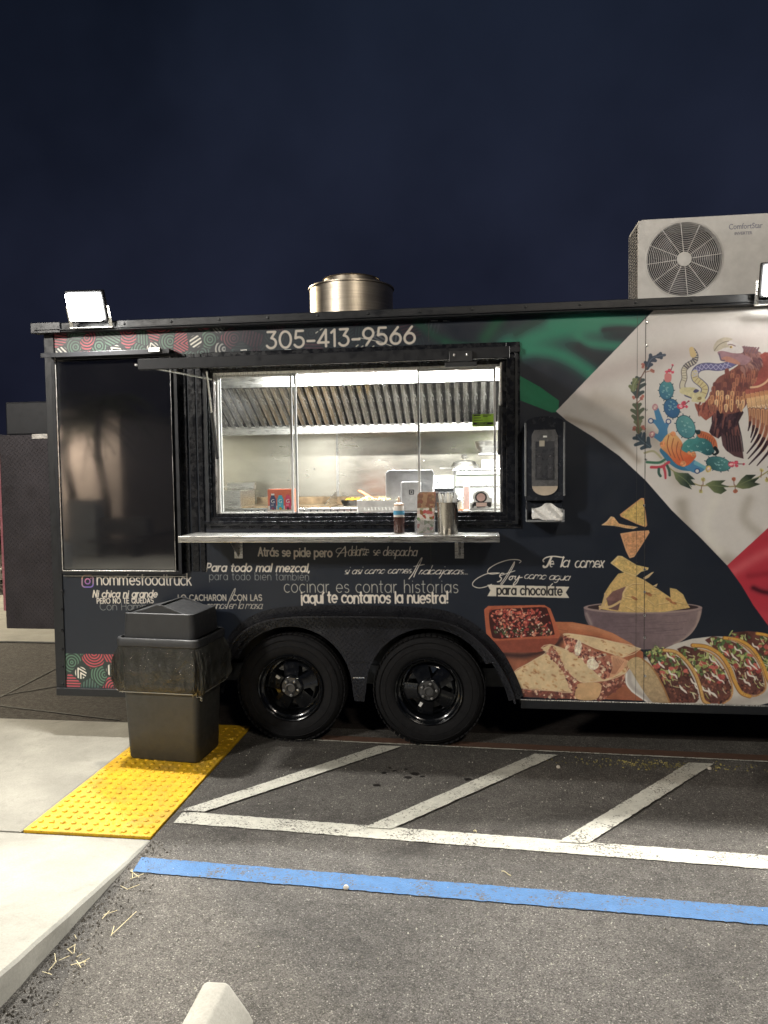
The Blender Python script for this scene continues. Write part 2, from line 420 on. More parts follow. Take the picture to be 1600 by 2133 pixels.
# loose grit, straw and debris
def grit(name, n, area, rr, mat, seed, h=.5):
    q = random.Random(seed); b = MB()
    for _ in range(n):
        x, y = area(q); r_ = q.uniform(*rr); z = .004 + (kerb_h(y) if x < -1.5 else 0); vs = []
        for k in range(5):
            t = 2*PI*k/5+q.random(); vs.append((x+r_*math.cos(t)*q.uniform(.6,1.1), y+r_*math.sin(t)*q.uniform(.6,1.1), z-.003))
        vs.append((x+q.uniform(-.3,.3)*r_, y+q.uniform(-.3,.3)*r_, z+r_*h)); b.add(vs, [(k, (k+1) % 5, 5) for k in range(5)])
    o = b.build(name, mat, kind='stuff'); return o
o = grit('loose_grit', 700, lambda q: (q.uniform(-1.45, 2.4), q.uniform(-3.2, .0)), (.002, .0055), M('pale_grit', (.42,.40,.34), .8, var=.4, scale=3), 3)
o['label'] = 'pale loose grit scattered over the asphalt'; o['category'] = 'grit'
o = grit('kerb_debris', 500, lambda q: (-1.49+abs(q.gauss(0, .09)), q.uniform(-2.7, -1.25)), (.002, .007), M('dark_grit', (.10,.09,.075), .85, var=.5, scale=5), 5)
o['label'] = 'dark crumbs of asphalt gathered along the foot of the kerb'; o['category'] = 'debris'
o = grit('leaf_litter', 260, lambda q: (q.gauss(1.0, .28), -.12+q.gauss(0, .035)), (.003, .009), M('leaf_litter', (.20,.17,.06), .8, var=.6, scale=8), 9, .3)
o['label'] = 'dry leaf litter beside the last hatch line under the trailer edge'; o['category'] = 'litter'
st = MB(); q = random.Random(11)
for _ in range(22):
    y = q.uniform(-2.15, -1.55); x = -1.45+abs(q.gauss(0, .05)); L = q.uniform(.015, .06); a = q.uniform(0, PI)
    if _ == 0: x, y, L, a = -1.33, -1.93, .14, 1.35
    st.bar((x, y, .006), (x+L*math.cos(a), y+L*math.sin(a), .008+q.random()*.01), .0022, .0016)
o = st.build('straw', M('dry_straw', (.58,.50,.30), .7), kind='stuff'); o['label'] = 'dry straw bits lying beside the kerb'; o['category'] = 'straw'
for i, (u, v) in enumerate(((721, 1852), (1163, 1600), (1478, 1603))):
    p = G(u, v); b = MB()
    b.lathe([(.011,0), (.012,.006), (.007,.013), (0,.014)], (p.x, p.y, .002), n=7)
    o = b.build('pebble', M('pale_pebble', (.55,.50,.42), .8) if i == 0 else bpy.data.materials['pale_pebble'])
    tag(o, ['round pale pebble lying just below the blue line', 'small pale pebble beside the right trailer wheel', 'small pale pebble at the top of the last hatch line'][i], 'pebble', 'pebbles on the asphalt')
for i, (u, v, L, a) in enumerate(((993,1737,.028,2.2), (1045,1818,.045,-.6))):
    p = G(u, v); b = MB(); pts = [(p.x+L*k/4*math.cos(a), p.y+L*k/4*math.sin(a), .007+.004*math.sin(k*1.3)) for k in range(5)]
    b.tube(pts, [.001, .004, .005, .003, .001] if i == 0 else .0018, 6)
    tag(b.build('dry_leaf' if i == 0 else 'twig', bpy.data.materials['dry_straw']), ['small curled yellow leaf just above the long white line', 'thin bent twig lying between the white and the blue line'][i], ['leaf', 'twig'][i])
# oil drops
od = MB(); q = random.Random(4)
for u, v, r_ in ((800,1610,.018), (822,1606,.012), (850,1620,.022), (865,1612,.026), (785,1636,.022), (812,1600,.012), (975,1624,.022), (845,1603,.01), (880,1618,.014)):
    p = G(u, v); od.add([(p.x+r_*math.cos(t)*q.uniform(.8,1.2), p.y+r_*.8*math.sin(t)*q.uniform(.8,1.2), .0012) for t in [2*PI*k/11 for k in range(11)]], [tuple(range(11))])
o = od.build('oil_stain', M('oil_stain', (.018,.016,.015), .35), kind='stuff'); o['label'] = 'dark oil drips on the asphalt in front of the wheels'; o['category'] = 'stain'

# wheel stop in the foreground
ws = MB()
p = [(-.868,0), (-.852,.075), (-.842,.118), (-.778,.120), (-.765,.112), (-.705,.03), (-.690,0)]
def wsr(y, k=1, dz=0): return [(-.777+(x+.777)*k, y, z*k if dz == 0 else z) for x, z in p]
rows = [wsr(-4.1), wsr(-2.40), wsr(-2.285, 1.0), wsr(-2.272, .96), wsr(-2.262, .84)]
n = len(p); vs = [q for r_ in rows for q in r_]; fs = []
for i in range(len(rows)-1):
    for k in range(n-1): fs.append((i*n+k, (i+1)*n+k, (i+1)*n+k+1, i*n+k+1))
ws.add(vs, fs).add(rows[0], [tuple(reversed(range(n)))]).add(rows[-1], [tuple(range(n))])
tag(ws.build('wheel_stop', concrete('cast_concrete', (.41,.395,.345), .9), smooth=35, bevel=.006), 'pale cast concrete wheel stop on the asphalt at the near edge of the parking bay', 'wheel stop')

# ------------------------------------------------------------------ the printed vinyl wrap, painted into an image by code
PX = 480.0; WX0, WX1, WZ0, WZ1 = -2.70, 2.75, .30, 2.62
CW, CH = int((WX1-WX0)*PX), int((WZ1-WZ0)*PX)
cv = np.zeros((CH, CW, 3), np.float32)
ng = np.random.RandomState(5)
def vnoise(h, w_, cell, ng_=ng):
    gh, gw = int(h/cell)+3, int(w_/cell)+3; g_ = ng_.rand(gh, gw).astype(np.float32)
    y = np.arange(h)/cell; x = np.arange(w_)/cell; yi = y.astype(int); xi = x.astype(int); fy = (y-yi)[:, None]; fx = (x-xi)[None]
    fy = fy*fy*(3-2*fy); fx = fx*fx*(3-2*fx)
    a = g_[yi][:, xi]; b = g_[yi][:, xi+1]; c = g_[yi+1][:, xi]; d = g_[yi+1][:, xi+1]
    return (a*(1-fx)+b*fx)*(1-fy)+(c*(1-fx)+d*fx)*fy
NZ = (vnoise(CH, CW, 40)*.3+vnoise(CH, CW, 14)*.3+vnoise(CH, CW, 5)*.25+vnoise(CH, CW, 2.2)*.15-.5)*2
NF = (vnoise(CH, CW, 6)*.5+vnoise(CH, CW, 2.5)*.5-.5)*2
KC = 1.0
def tocv(P, Y=0.0):
    q = Wn(P, Y); return np.stack([(q[:, 0]-WX0)*PX, (q[:, 1]-WZ0)*PX], 1)
def cr(P, closed=False, n=6):
    P = np.asarray(P, float); N = len(P); out = []
    rng = range(N) if closed else range(N-1)
    for i in rng:
        if closed: a, b, c, d = P[(i-1) % N], P[i], P[(i+1) % N], P[(i+2) % N]
        else: a, b, c, d = P[max(i-1, 0)], P[i], P[i+1], P[min(i+2, N-1)]
        for k in range(n):
            t = k/n; out.append(.5*((2*b)+(-a+c)*t+(2*a-5*b+4*c-d)*t*t+(-a+3*b-3*c+d)*t**3))
    if not closed: out.append(P[-1])
    return np.array(out)
def fill(P, col, a=1.0, sm=False, nzv=0.0, grad=None, cvs=True, fine=False, mul=None):
    P = np.asarray(P, float)
    if sm: P = cr(P, True)
    if cvs: P = tocv(P)
    x0, y0 = np.floor(P.min(0)).astype(int)-1; x1, y1 = np.ceil(P.max(0)).astype(int)+2
    x0, y0 = max(x0, 0), max(y0, 0); x1, y1 = min(x1, CW), min(y1, CH)
    if x1 <= x0 or y1 <= y0: return
    X = np.arange(x0, x1, .5)+.25; Y = np.arange(y0, y1, .5)+.25
    ins = np.zeros((len(Y), len(X)), bool); Q = np.roll(P, -1, 0)
    for (ax, ay), (bx, by) in zip(P, Q):
        if ay == by: continue
        c = (ay > Y) != (by > Y)
        if not c.any(): continue
        r_ = np.where(c)[0]; xi = ax+(Y[r_]-ay)/(by-ay)*(bx-ax)
        ins[r_] ^= X[None, :] < xi[:, None]
    mk = ins.reshape(len(Y)//2, 2, len(X)//2, 2).mean((1, 3)).astype(np.float32)*a
    c = np.array(col, np.float32)/255
    if grad is not None:
        c1, p0, p1 = grad; g0, g1 = tocv([p0, p1]); d = g1-g0
        yy, xx = np.mgrid[y0:y1, x0:x1]; t = np.clip(((xx-g0[0])*d[0]+(yy-g0[1])*d[1])/(d@d), 0, 1)[..., None]
        c = c*(1-t)+np.array(c1, np.float32)/255*t
    if nzv:
        c = c*(1+nzv*(NF if fine else NZ)[y0:y1, x0:x1, None])
    rg = cv[y0:y1, x0:x1]; mk = mk[..., None]
    cv[y0:y1, x0:x1] = rg*(1-mk)+np.clip(c, 0, 1)*mk
def stroke(P, wd, col, a=1.0, soft=False, sm=True, w2=None, ends=None, cvs=True, clip=None):
    P = np.asarray(P, float)
    if sm and len(P) > 2: P = cr(P)
    if cvs: P = tocv(P)
    sc = 1.36 if cvs else 1.0  # canvas px per photo px
    n = len(P); t = np.linspace(0, 1, n)
    wv = (np.full(n, wd) if w2 is None else wd+(w2-wd)*t)*sc/2
    if ends: wv = wv*np.clip(np.minimum(t, 1-t)*ends+.12, 0, 1)
    pad = wv.max()*(2.2 if soft else 1)+2
    x0, y0 = np.floor(P.min(0)-pad).astype(int); x1, y1 = np.ceil(P.max(0)+pad).astype(int)
    x0, y0 = max(x0, 0), max(y0, 0); x1, y1 = min(x1, CW), min(y1, CH)
    if x1 <= x0 or y1 <= y0: return
    cov = np.zeros((y1-y0, x1-x0), np.float32)
    for i in range(n-1):
        a_, b_ = P[i], P[i+1]; wi = (wv[i]+wv[i+1])/2; pd = wi*(2.2 if soft else 1)+2
        u0_, v0_ = np.floor(np.minimum(a_, b_)-pd).astype(int); u1_, v1_ = np.ceil(np.maximum(a_, b_)+pd).astype(int)
        u0_, v0_ = max(u0_, x0), max(v0_, y0); u1_, v1_ = min(u1_, x1), min(v1_, y1)
        if u1_ <= u0_ or v1_ <= v0_: continue
        yy, xx = np.mgrid[v0_:v1_, u0_:u1_]; xx = xx+.5; yy = yy+.5
        d = b_-a_; L = d@d+1e-9; tt = np.clip(((xx-a_[0])*d[0]+(yy-a_[1])*d[1])/L, 0, 1)
        ds = np.hypot(xx-a_[0]-tt*d[0], yy-a_[1]-tt*d[1])
        c = np.exp(-(ds/max(wi, .5))**2*1.1) if soft else np.clip(wi-ds+.5, 0, 1)
        s_ = cov[v0_-y0:v1_-y0, u0_-x0:u1_-x0]; np.maximum(s_, c, out=s_)
    if clip is not None: cov *= clip[y0:y1, x0:x1]
    cov = (cov*a)[..., None]
    cv[y0:y1, x0:x1] = cv[y0:y1, x0:x1]*(1-cov)+np.array(col, np.float32)/255*cov
def maskof(P, sm=False):
    global cv
    k = cv; cv = np.zeros((CH, CW, 3), np.float32); fill(P, (255,255,255), sm=sm); m_ = cv[..., 0].copy(); cv = k; return m_
def jit(P, a, q): return [(x+q.uniform(-a, a), y+q.uniform(-a, a)) for x, y in P]
def blob(x, y, rx, ry, ang, col, q, n=7, nzv=.25, a=1.0, j=.25):
    P = []
    for k in range(n):
        t = 2*PI*k/n; r_ = 1+q.uniform(-j, j); px, py = rx*r_*math.cos(t), ry*r_*math.sin(t)
        P.append((x+px*math.cos(ang)-py*math.sin(ang), y+px*math.sin(ang)+py*math.cos(ang)))
    fill(P, col, a, sm=n > 5, nzv=nzv, fine=True)

# ---- base colour
cv[:] = np.array((30, 37, 49), np.float32)/255
# ---- woven-arc pattern patches (band above and panel at the foot)
def tribal(x0, x1, z0, z1, seed, alpha, step=.105, base=None, fix=()):
    q = np.random.RandomState(seed)
    c0, r0_ = int((x0-WX0)*PX), int((z0-WZ0)*PX); c1, r1 = int((x1-WX0)*PX), int((z1-WZ0)*PX)
    yy, xx = np.mgrid[r0_:r1, c0:c1]; X = xx/PX; Z = yy/PX
    nx_, nz_ = int((x1-x0)/step)+2, int((z1-z0)/step)+2
    cells = []
    for j in range(nz_+1):
        for i in range(nx_+1):
            cells.append((x0-WX0+(i-.5+q.rand()*.7)*step, z0-WZ0+(j-.6+q.rand()*.7)*step))
    fx_ = [(Wn([(u, v)])[0][0]-WX0, Wn([(u, v)])[0][1]-WZ0) for u, v, *_ in fix]; NF_ = len(fix)
    cells = fx_+[c for c in cells if all(math.hypot(c[0]-a, c[1]-b) > .075 for a, b in fx_)]
    D = np.stack([np.hypot(X-cx_, Z-cz_) for cx_, cz_ in cells]); near = np.argmin(D, 0); S2 = np.partition(D, 1, 0); gap = (S2[1]-S2[0])
    out = np.zeros(X.shape+(3,), np.float32)+np.array(base if base else (36,40,44), np.float32)/255
    al = np.zeros(X.shape, np.float32)
    pal = [(84,122,100)]*8+[(196,72,84)]*6+[(235,230,215)]*4+[(74,104,94)]*4
    for k in range(len(cells)):
        mk = near == k
        if not mk.any(): continue
        col = pal[q.randint(len(pal))]; kind = q.randint(4); cx_, cz_ = cells[k]; per = q.uniform(.0155, .0195)
        if col[0] > 200: kind = 2 + q.randint(2); per = .021
        a = q.rand()*PI
        if k < NF_: kind = fix[k][2]; col = ((84,122,100), (196,72,84), (235,230,215))[fix[k][3]]; a = R(fix[k][4]); per = .0175 if fix[k][3] < 2 else .021
        if kind < 2: f = np.hypot(X-cx_-math.cos(a)*step*q.uniform(0,.5), Z-cz_-math.sin(a)*step*q.uniform(0,.5))
        else:
            f = (X-cx_)*math.cos(a)+(Z-cz_)*math.sin(a)
            if kind == 3: f = np.abs(f)+((X-cx_)*-math.sin(a)+(Z-cz_)*math.cos(a))*.6
        s_ = np.clip((np.abs(((f/per) % 1)-.5)-.235)*per*PX*1.2+.5, 0, 1)
        s_ = 1-s_ if kind == 1 else s_
        ok = np.clip((gap-.004)*PX, 0, 1)
        if col[0] > 200: ok = ok*np.clip((.040-np.hypot(X-cx_, Z-cz_))*PX, 0, 1)
        out[mk] = out[mk]*(1-(s_*ok)[mk][:, None])+np.array(col, np.float32)/255*(s_*ok)[mk][:, None]
    A = alpha(X+WX0)[..., None]
    cv[r0_:r1, c0:c1] = cv[r0_:r1, c0:c1]*(1-A)+out*A
tz = W(130, 750)[2]
tribal(-2.68, -.05, tz, 2.56, 3, lambda x: np.clip(1-(x+1.65)/.25, .22, 1)*np.clip((-.1-x)/.4, 0, 1), fix=((120,712,2,1,80), (128,735,2,2,45), (153,724,0,0,0), (181,714,0,1,90), (206,726,1,0,90), (233,708,2,0,60), (240,732,3,2,50), (268,704,0,1,90), (292,730,1,0,0), (300,708,2,0,0), (318,700,2,1,70), (318,726,3,2,20), (346,712,0,0,0), (377,716,3,1,90), (407,712,2,2,120), (436,708,0,0,0), (457,728,1,2,0), (476,706,1,1,0)))
pz1, pz0, px1 = W(140, 1361)[2], W(140, 1434)[2], W(420, 1400)[0]
tribal(W(136, 1400)[0], px1, pz0, pz1, 12, lambda x: np.ones_like(x), base=(47,58,56), fix=((146,1380,1,0,0), (168,1402,3,2,30), (196,1374,0,1,90), (150,1424,2,1,90), (207,1406,0,0,0), (236,1368,2,1,30), (233,1396,2,2,0), (236,1424,0,1,-90), (258,1380,1,0,40), (256,1430,2,2,0)))

# ---- the flag: green silk, white field, red field
left_m = 1-maskof([(1160,858), (1360,645), (1800,640), (1800,1700), (1160,1700)])
GR = (34,124,94)
gp = maskof([(1000,650), (1375,640), (1345,665), (1240,778), (1180,748), (1085,730), (1000,712)], True)*left_m
for P, wd, a in (([(1060,735), (1110,728), (1165,738), (1215,765), (1255,800)], 34, .95), ([(1060,722), (1110,705), (1170,688), (1240,678)], 56, 1.0),
                 ([(1150,676), (1230,668), (1300,670), (1350,672)], 30, 1.0), ([(1205,700), (1225,715), (1300,722)], 24, .9)):
    stroke(P, wd, GR, a*.95, soft=True, clip=left_m)
stroke([(1258,688), (1300,686), (1345,690)], 13, (36,44,50), .95, soft=True, clip=left_m)
stroke([(1205,722), (1235,742), (1268,752)], 20, (34,42,48), .95, soft=True, clip=left_m)
stroke([(1130,662), (1100,680), (1075,700)], 20, (24,60,52), .6, soft=True, clip=left_m)
for P, wd, a in (([(870,672), (905,700), (930,712)], 22, .55), ([(925,712), (990,718)], 12, .5), ([(1040,664), (1022,690), (1010,706)], 30, .9)):
    stroke(P, wd, (22,84,58), a, soft=True, clip=left_m)
fill([(1083,783), (1125,806), (1165,835), (1163,858), (1150,860), (1083,834)], (14,112,72), nzv=.1)
stroke([(1085,812), (1150,848)], 22, (30,128,86), .5, soft=True, clip=maskof([(1083,783), (1125,806), (1165,835), (1163,858), (1150,860), (1083,834)]))
WH = (214,209,203)
white = [(1158,857), (1362,646), (1800,632), (1800,1110), (1640,1080), (1515,1178), (1460,1121), (1400,1064), (1345,1001), (1290,950), (1235,910), (1180,876)]
fill(white, WH); wm = maskof(white)
for P, wd, col, a in (([(1240,830), (1300,850), (1350,890), (1420,1000)], 40, (176,164,152), .7), ([(1200,800), (1290,770), (1400,740), (1600,700)], 46, (190,176,172), .7),
                      ([(1300,700), (1420,680), (1600,690)], 40, (214,206,204), .6), ([(1180,872), (1260,900), (1330,960)], 14, (168,154,140), .8),
                      ([(1420,1050), (1440,1120), (1520,1170)], 30, (160,152,140), .8), ([(1490,1040), (1470,1100), (1500,1150)], 24, (222,218,208), .8),
                      ([(1560,1040), (1550,1080), (1580,1110)], 22, (168,160,148), .6), ([(1600,860), (1560,960), (1600,1000)], 30, (215,210,204), .5),
                      ([(1340,860), (1380,900), (1400,960)], 30, (216,208,200), .5), ([(1650,720), (1720,900), (1700,1060)], 50, (180,172,162), .6)):
    stroke(P, wd, col, a, soft=True, clip=wm)
red = [(1515,1178), (1600,1100), (1700,1010), (1800,1000), (1800,1560), (1640,1380), (1600,1303), (1570,1262), (1545,1220)]
fill(red, (188,44,58)); rm = maskof(red)
for P, wd, col, a in (([(1530,1190), (1600,1150), (1700,1120)], 22, (214,84,92), .8), ([(1570,1225), (1600,1235), (1680,1240)], 12, (78,20,34), .95), ([(1560,1200), (1640,1190)], 14, (150,30,44), .8),
                      ([(1590,1280), (1700,1300)], 22, (206,60,72), .6), ([(1640,1380), (1760,1420)], 40, (120,24,36), .6)):
    stroke(P, wd, col, a, soft=True, clip=rm)

# ---- coat of arms: eagle, snake, cactus, wreath
E_ = lambda pts: [(1320+x/5.714, 690+y/5.714) for x, y in pts]
def oak(pts, w_, col, q):
    c = cr(E_(pts)); n = len(c)
    for k in range(3, n-1, 6):
        d = c[min(k+1, n-1)]-c[k-1]; d = d/np.hypot(*d); nn = np.array([-d[1], d[0]]); r_ = w_*math.sin(PI*min(1, (k+2)/n))**.5
        for s_ in (-1, 1):
            tip = c[k]+nn*s_*r_+d*r_*.45
            stroke([tuple(c[k]-d*3), tuple(c[k]+nn*s_*r_*.45+d*r_*.1), tuple(tip)], 9.5, col, w2=6.0)
    stroke(c, 8, col, sm=False, w2=5); stroke(c, 1.2, tuple(min(255, v+46) for v in col), .8, sm=False)
q = random.Random(2)
DG = (62,74,74)
oak([(160,440), (190,360), (250,310), (370,285)], 8, (58,68,86), q)
oak([(40,780), (50,700), (60,620), (80,560)], 13, DG, q)
oak([(40,1080), (50,1000), (45,930), (40,860)], 12, (78,88,70), q)
oak([(190,1370), (130,1330), (80,1290), (40,1240)], 15, (60,78,92), q)
oak([(-5,700), (0,640), (40,570)], 7, (110,120,84), q)
oak([(60,1200), (60,1130), (50,1060)], 9, (104,112,82), q)
stroke(E_([(60,1220), (50,1000), (40,780), (70,600), (130,480), (160,430)]), 2.2, (110,84,74))
for x, y in ((110,400), (112,425), (215,465), (235,480), (110,780), (95,800), (0,790), (110,1140), (10,1150), (5,1170), (125,1160)):
    blob(*E_([(x, y)])[0], 3.4, 3.4, 0, (176,104,92), q)
stroke(E_([(140,490), (210,470)]), 1.6, (150,110,90)); stroke(E_([(50,850), (100,800)]), 1.6, (150,90,80))
# snake
sn = cr(E_([(700,230), (735,290), (720,360), (640,410), (600,470), (605,560), (580,640), (600,700), (700,740), (790,770)]))
stroke(sn, 11, (84,76,84), sm=False); stroke(sn, 8.5, (206,198,176), sm=False)
for k in range(2, 34, 2):
    d = sn[k+1]-sn[k]; d = d/np.hypot(*d); nn = np.array([-d[1], d[0]])
    stroke([tuple(sn[k]-nn*5), tuple(sn[k]+nn*5)], 2.8 if k < 22 else 1.2, (86,80,88) if k < 22 else (140,130,110), sm=False)
stroke(E_([(690,215), (700,250), (710,280)]), 9, (200,172,120), w2=12)
s2 = cr(E_([(1210,360), (1110,410), (1000,430), (880,420), (780,440), (730,500), (740,570), (800,620), (850,680), (830,760), (800,800)]))
stroke(s2, 14.5, (76,76,112), sm=False); stroke(s2, 11.5, (96,92,140), sm=False)
stroke(s2[len(s2)//2:], 12.5, (206,192,140), sm=False, w2=11)
for k in range(4, len(s2)-8, 3):
    d = s2[k+1]-s2[k]; d = d/np.hypot(*d); nn = np.array([-d[1], d[0]])
    if k < len(s2)*.55:
        stroke([tuple(s2[k]-nn*5.5), tuple(s2[k+3]+nn*5.5)], 1.1, (186,184,214), sm=False); stroke([tuple(s2[k]+nn*5.5), tuple(s2[k+3]-nn*5.5)], 1.1, (186,184,214), sm=False)
    else: stroke([tuple(s2[k]-nn*5), tuple(s2[k]+nn*5)], 1.1, (150,120,90), sm=False)
fill(E_([(560,680), (640,670), (740,680), (830,770), (850,840), (700,840), (690,800), (610,760), (550,730)]), (206,196,150), sm=True, nzv=.15)
fill(E_([(710,720), (740,690), (780,710), (740,735)]), (70,70,110), sm=True)
fill(E_([(600,755), (690,790), (690,805), (610,775)]), (78,78,110)); blob(*E_([(785,800)])[0], 5, 3, 0, (140,120,80), q)
# cactus pads
def pad(c_, rx, ry, ang, col, col2, seed):
    q = random.Random(seed); x, y = E_([c_])[0]; rx /= 5.714; ry /= 5.714
    P = [(x+rx*math.cos(t)*math.cos(ang)-ry*math.sin(t)*math.sin(ang), y+rx*math.cos(t)*math.sin(ang)+ry*math.sin(t)*math.cos(ang)) for t in [2*PI*k/20 for k in range(20)]]
    for k in range(0, 20, 2):
        dx, dy = P[k][0]-x, P[k][1]-y; stroke([P[k], (x+dx*1.16, y+dy*1.16)], 1.6, (30,60,76), sm=False)
    fill([(x+(px_-x)*1.05, y+(py_-y)*1.05) for px_, py_ in P], (24,58,76)); fill(P, col, grad=(col2, (x-rx, y+ry), (x+rx, y-ry)), nzv=.08)
    for k in range(9):
        a = q.uniform(0, 2*PI); r_ = q.uniform(.1, .7); px_, py_ = x+rx*r_*math.cos(a), y+ry*r_*math.sin(a)
        stroke([(px_-1.5, py_-1), (px_, py_+1), (px_+1.5, py_-.5)], 1.1, (150,196,196))
pad((390,705), 85, 112, 0, (50,100,140), (78,150,146), 1)
pad((455,920), 90, 115, -.35, (46,84,134), (52,110,150), 2)
pad((620,1140), 105, 140, -.45, (60,118,134), (96,164,160), 3)
pad((1010,1580), 145, 82, .22, (34,76,86), (80,150,146), 4)
fill(E_([(560,1390), (640,1290), (740,1270), (760,1180), (830,1210), (940,1330), (960,1440), (880,1480), (760,1430), (640,1450)]), (34,82,92), sm=True, nzv=.15, grad=((70,150,146), E_([(900,1480)])[0], E_([(640,1290)])[0]))
for x, y in ((650,1370), (760,1370), (830,1330), (800,1430), (880,1410), (690,1420)): stroke(E_([(x-10, y-6), (x, y+8), (x+12, y)]), 1.3, (150,196,190))
for P in (E_([(375,600), (370,520), (400,500), (450,520), (440,600)]),): fill(P, (208,120,120), sm=True)
for x, y, r_ in ((395,485,22), (430,470,24), (465,490,20), (465,405,16), (560,900,42), (600,860,28), (630,900,20), (655,835,12), (1160,1585,45), (1220,1560,24), (1225,1600,22), (1310,1582,18)):
    blob(*E_([(x, y)])[0], r_/5.714, r_/5.714*.85, 0, (206,70,92), q, n=8)
blob(*E_([(560,895)])[0], 4, 3, .3, (240,170,180), q); blob(*E_([(1160,1585)])[0], 4.5, 2.4, 0, (250,190,190), q)
for P in ([(445,465), (465,410)], [(615,870), (655,835)], [(1240,1580), (1310,1582)]): stroke(E_(P), 1.6, (110,60,70), sm=False)
# glyph with blue arms and orange shell
BL = (64,124,170)
stroke(E_([(270,930), (310,1060), (350,1180), (340,1260)]), 9, BL, w2=20); stroke(E_([(200,1070), (260,1080), (320,1150)]), 6, BL, w2=10)
stroke(E_([(420,1070), (390,1120), (360,1180)]), 6, BL, w2=11); stroke(E_([(220,1225), (290,1260), (360,1300)]), 6, BL, w2=14)
stroke(E_([(350,1420), (440,1540), (560,1620), (700,1640)]), 13, (48,110,150), w2=9)
fill(E_([(600,1610), (690,1530), (760,1560), (850,1640), (740,1690)]), BL, sm=True); stroke(E_([(740,1570), (800,1600), (880,1640)]), 8, (100,170,190), w2=5)
for x, y in ((205,1068), (415,1075), (757,1665)):
    blob(*E_([(x, y)])[0], 5.8, 5.8, 0, (40,58,110), q, n=12, j=.02); blob(*E_([(x, y)])[0], 3.8, 3.8, 0, (216,212,208), q, n=12, j=.02, nzv=0)
for x, y, c_ in ((255,905,(190,130,140)), (220,1230,(180,120,130)), (890,1640,(206,176,96))):
    blob(*E_([(x, y)])[0], 6, 7, .3, c_, q, n=10, j=.05); blob(*E_([(x, y)])[0], 3, 4, .3, (220,190,180), q, n=10, j=.05)
fill(E_([(340,1310), (400,1230), (480,1215), (580,1330), (560,1400), (640,1450), (720,1450), (740,1500), (640,1600), (520,1590), (400,1460), (320,1380)]), (210,88,50), sm=True, nzv=.06, grad=((224,176,110), E_([(560,1560)])[0], E_([(400,1260)])[0]))
for a in (0, 55, 110, 160): stroke(E_([(420+a, 1240+a*.7), (400+a, 1360+a*.6), (440+a, 1480+a*.5)]), 1.5, (150,70,50))
for x, y, r_ in ((470,1225,32), (345,1345,34), (590,1580,36), (710,1465,32), (660,1450,20)): blob(*E_([(x, y)])[0], r_/5.714, r_/5.714, 0, (222,140,90), q, n=12, j=.03)
# talon
stroke(E_([(800,1230), (880,1250), (950,1310), (975,1390)]), 14, (196,102,66), w2=8)
for k in range(7): stroke(E_([(810+k*25, 1210+k*14), (800+k*25, 1250+k*18)]), 1.2, (120,56,44), sm=False)
stroke(E_([(970,1390), (1000,1440), (960,1470), (940,1450)]), 7, (24,34,40), w2=2); blob(*E_([(765,1200)])[0], 5.5, 5, 0, (34,60,66), q)
# eagle: tail, body, feathers, wing, head
fill(E_([(1060,1020), (1280,960), (1250,1080), (1310,1520), (1200,1490), (1100,1420), (1060,1360), (1040,1240)]), (74,50,54), nzv=.25)
for k in range(7): stroke(E_([(1080+k*26, 1060), (1100+k*30, 1240), (1120+k*31, 1430)]), 1.6, (40,30,40))
for k in range(5): stroke(E_([(1090+k*34, 1080), (1112+k*36, 1240)]), 1.6, (124,76,70))
fill(E_([(930,900), (1100,880), (1290,940), (1310,970), (1260,1060), (1230,1130), (1050,1240), (1010,1280), (930,1240), (900,1200), (930,1100)]), (64,44,52), nzv=.25)
q = random.Random(8)
for k in range(26):
    x = q.uniform(930, 1240); y = q.uniform(960, 1180); stroke(E_([(x, y), (x-8, y+50), (x-14, y+90)]), 4.5, q.choice([(92,58,60), (120,72,66), (58,38,50), (48,34,46)]), w2=1.2)
fill(E_([(730,860), (800,880), (870,820), (910,760), (960,700), (960,960), (880,1050), (850,1055), (790,1000), (750,940)]), (146,78,66), sm=True, nzv=.3)
for k in range(10):
    x = q.uniform(780, 920); y = q.uniform(840, 960); stroke(E_([(x, y), (x-20, y+40), (x-16, y+80)]), 3.4, q.choice([(120,60,56), (172,98,80), (104,52,52)]), w2=1)
fill(E_([(1120,490), (1250,400), (1290,330), (1400,260), (1480,330), (1540,420), (1490,560), (1420,660), (1370,760), (1340,880), (1270,950), (1180,980), (1060,980), (950,900), (900,860), (940,680), (1000,560)]), (122,70,62), sm=True, nzv=.25)
for row in range(9):
    for k in range(7):
        x = 985+k*62+q.uniform(-14,14)-row*9; y = 500+row*52+q.uniform(-10,10)
        if row < 3: x += 140
        if row < 2 and x > 1450: continue
        c_ = q.choice([(150,86,72), (124,66,60), (104,58,58), (176,108,84)])
        if row >= 5: c_ = q.choice([(214,160,112), (196,132,92), (150,90,72), (228,184,136)])
        if row > 4 and x > 1360: continue
        P = [(x-20, y-40), (x+18, y-42), (x+20, y+16), (x, y+58), (x-22, y+14)]
        fill(E_([(a-3, b+4) for a, b in P]), (74,42,46), sm=True); fill(E_(P), c_, sm=True, nzv=.12)
        stroke(E_([(x-2, y-30), (x-3, y+30)]), 1.0, (92,52,50), sm=False)
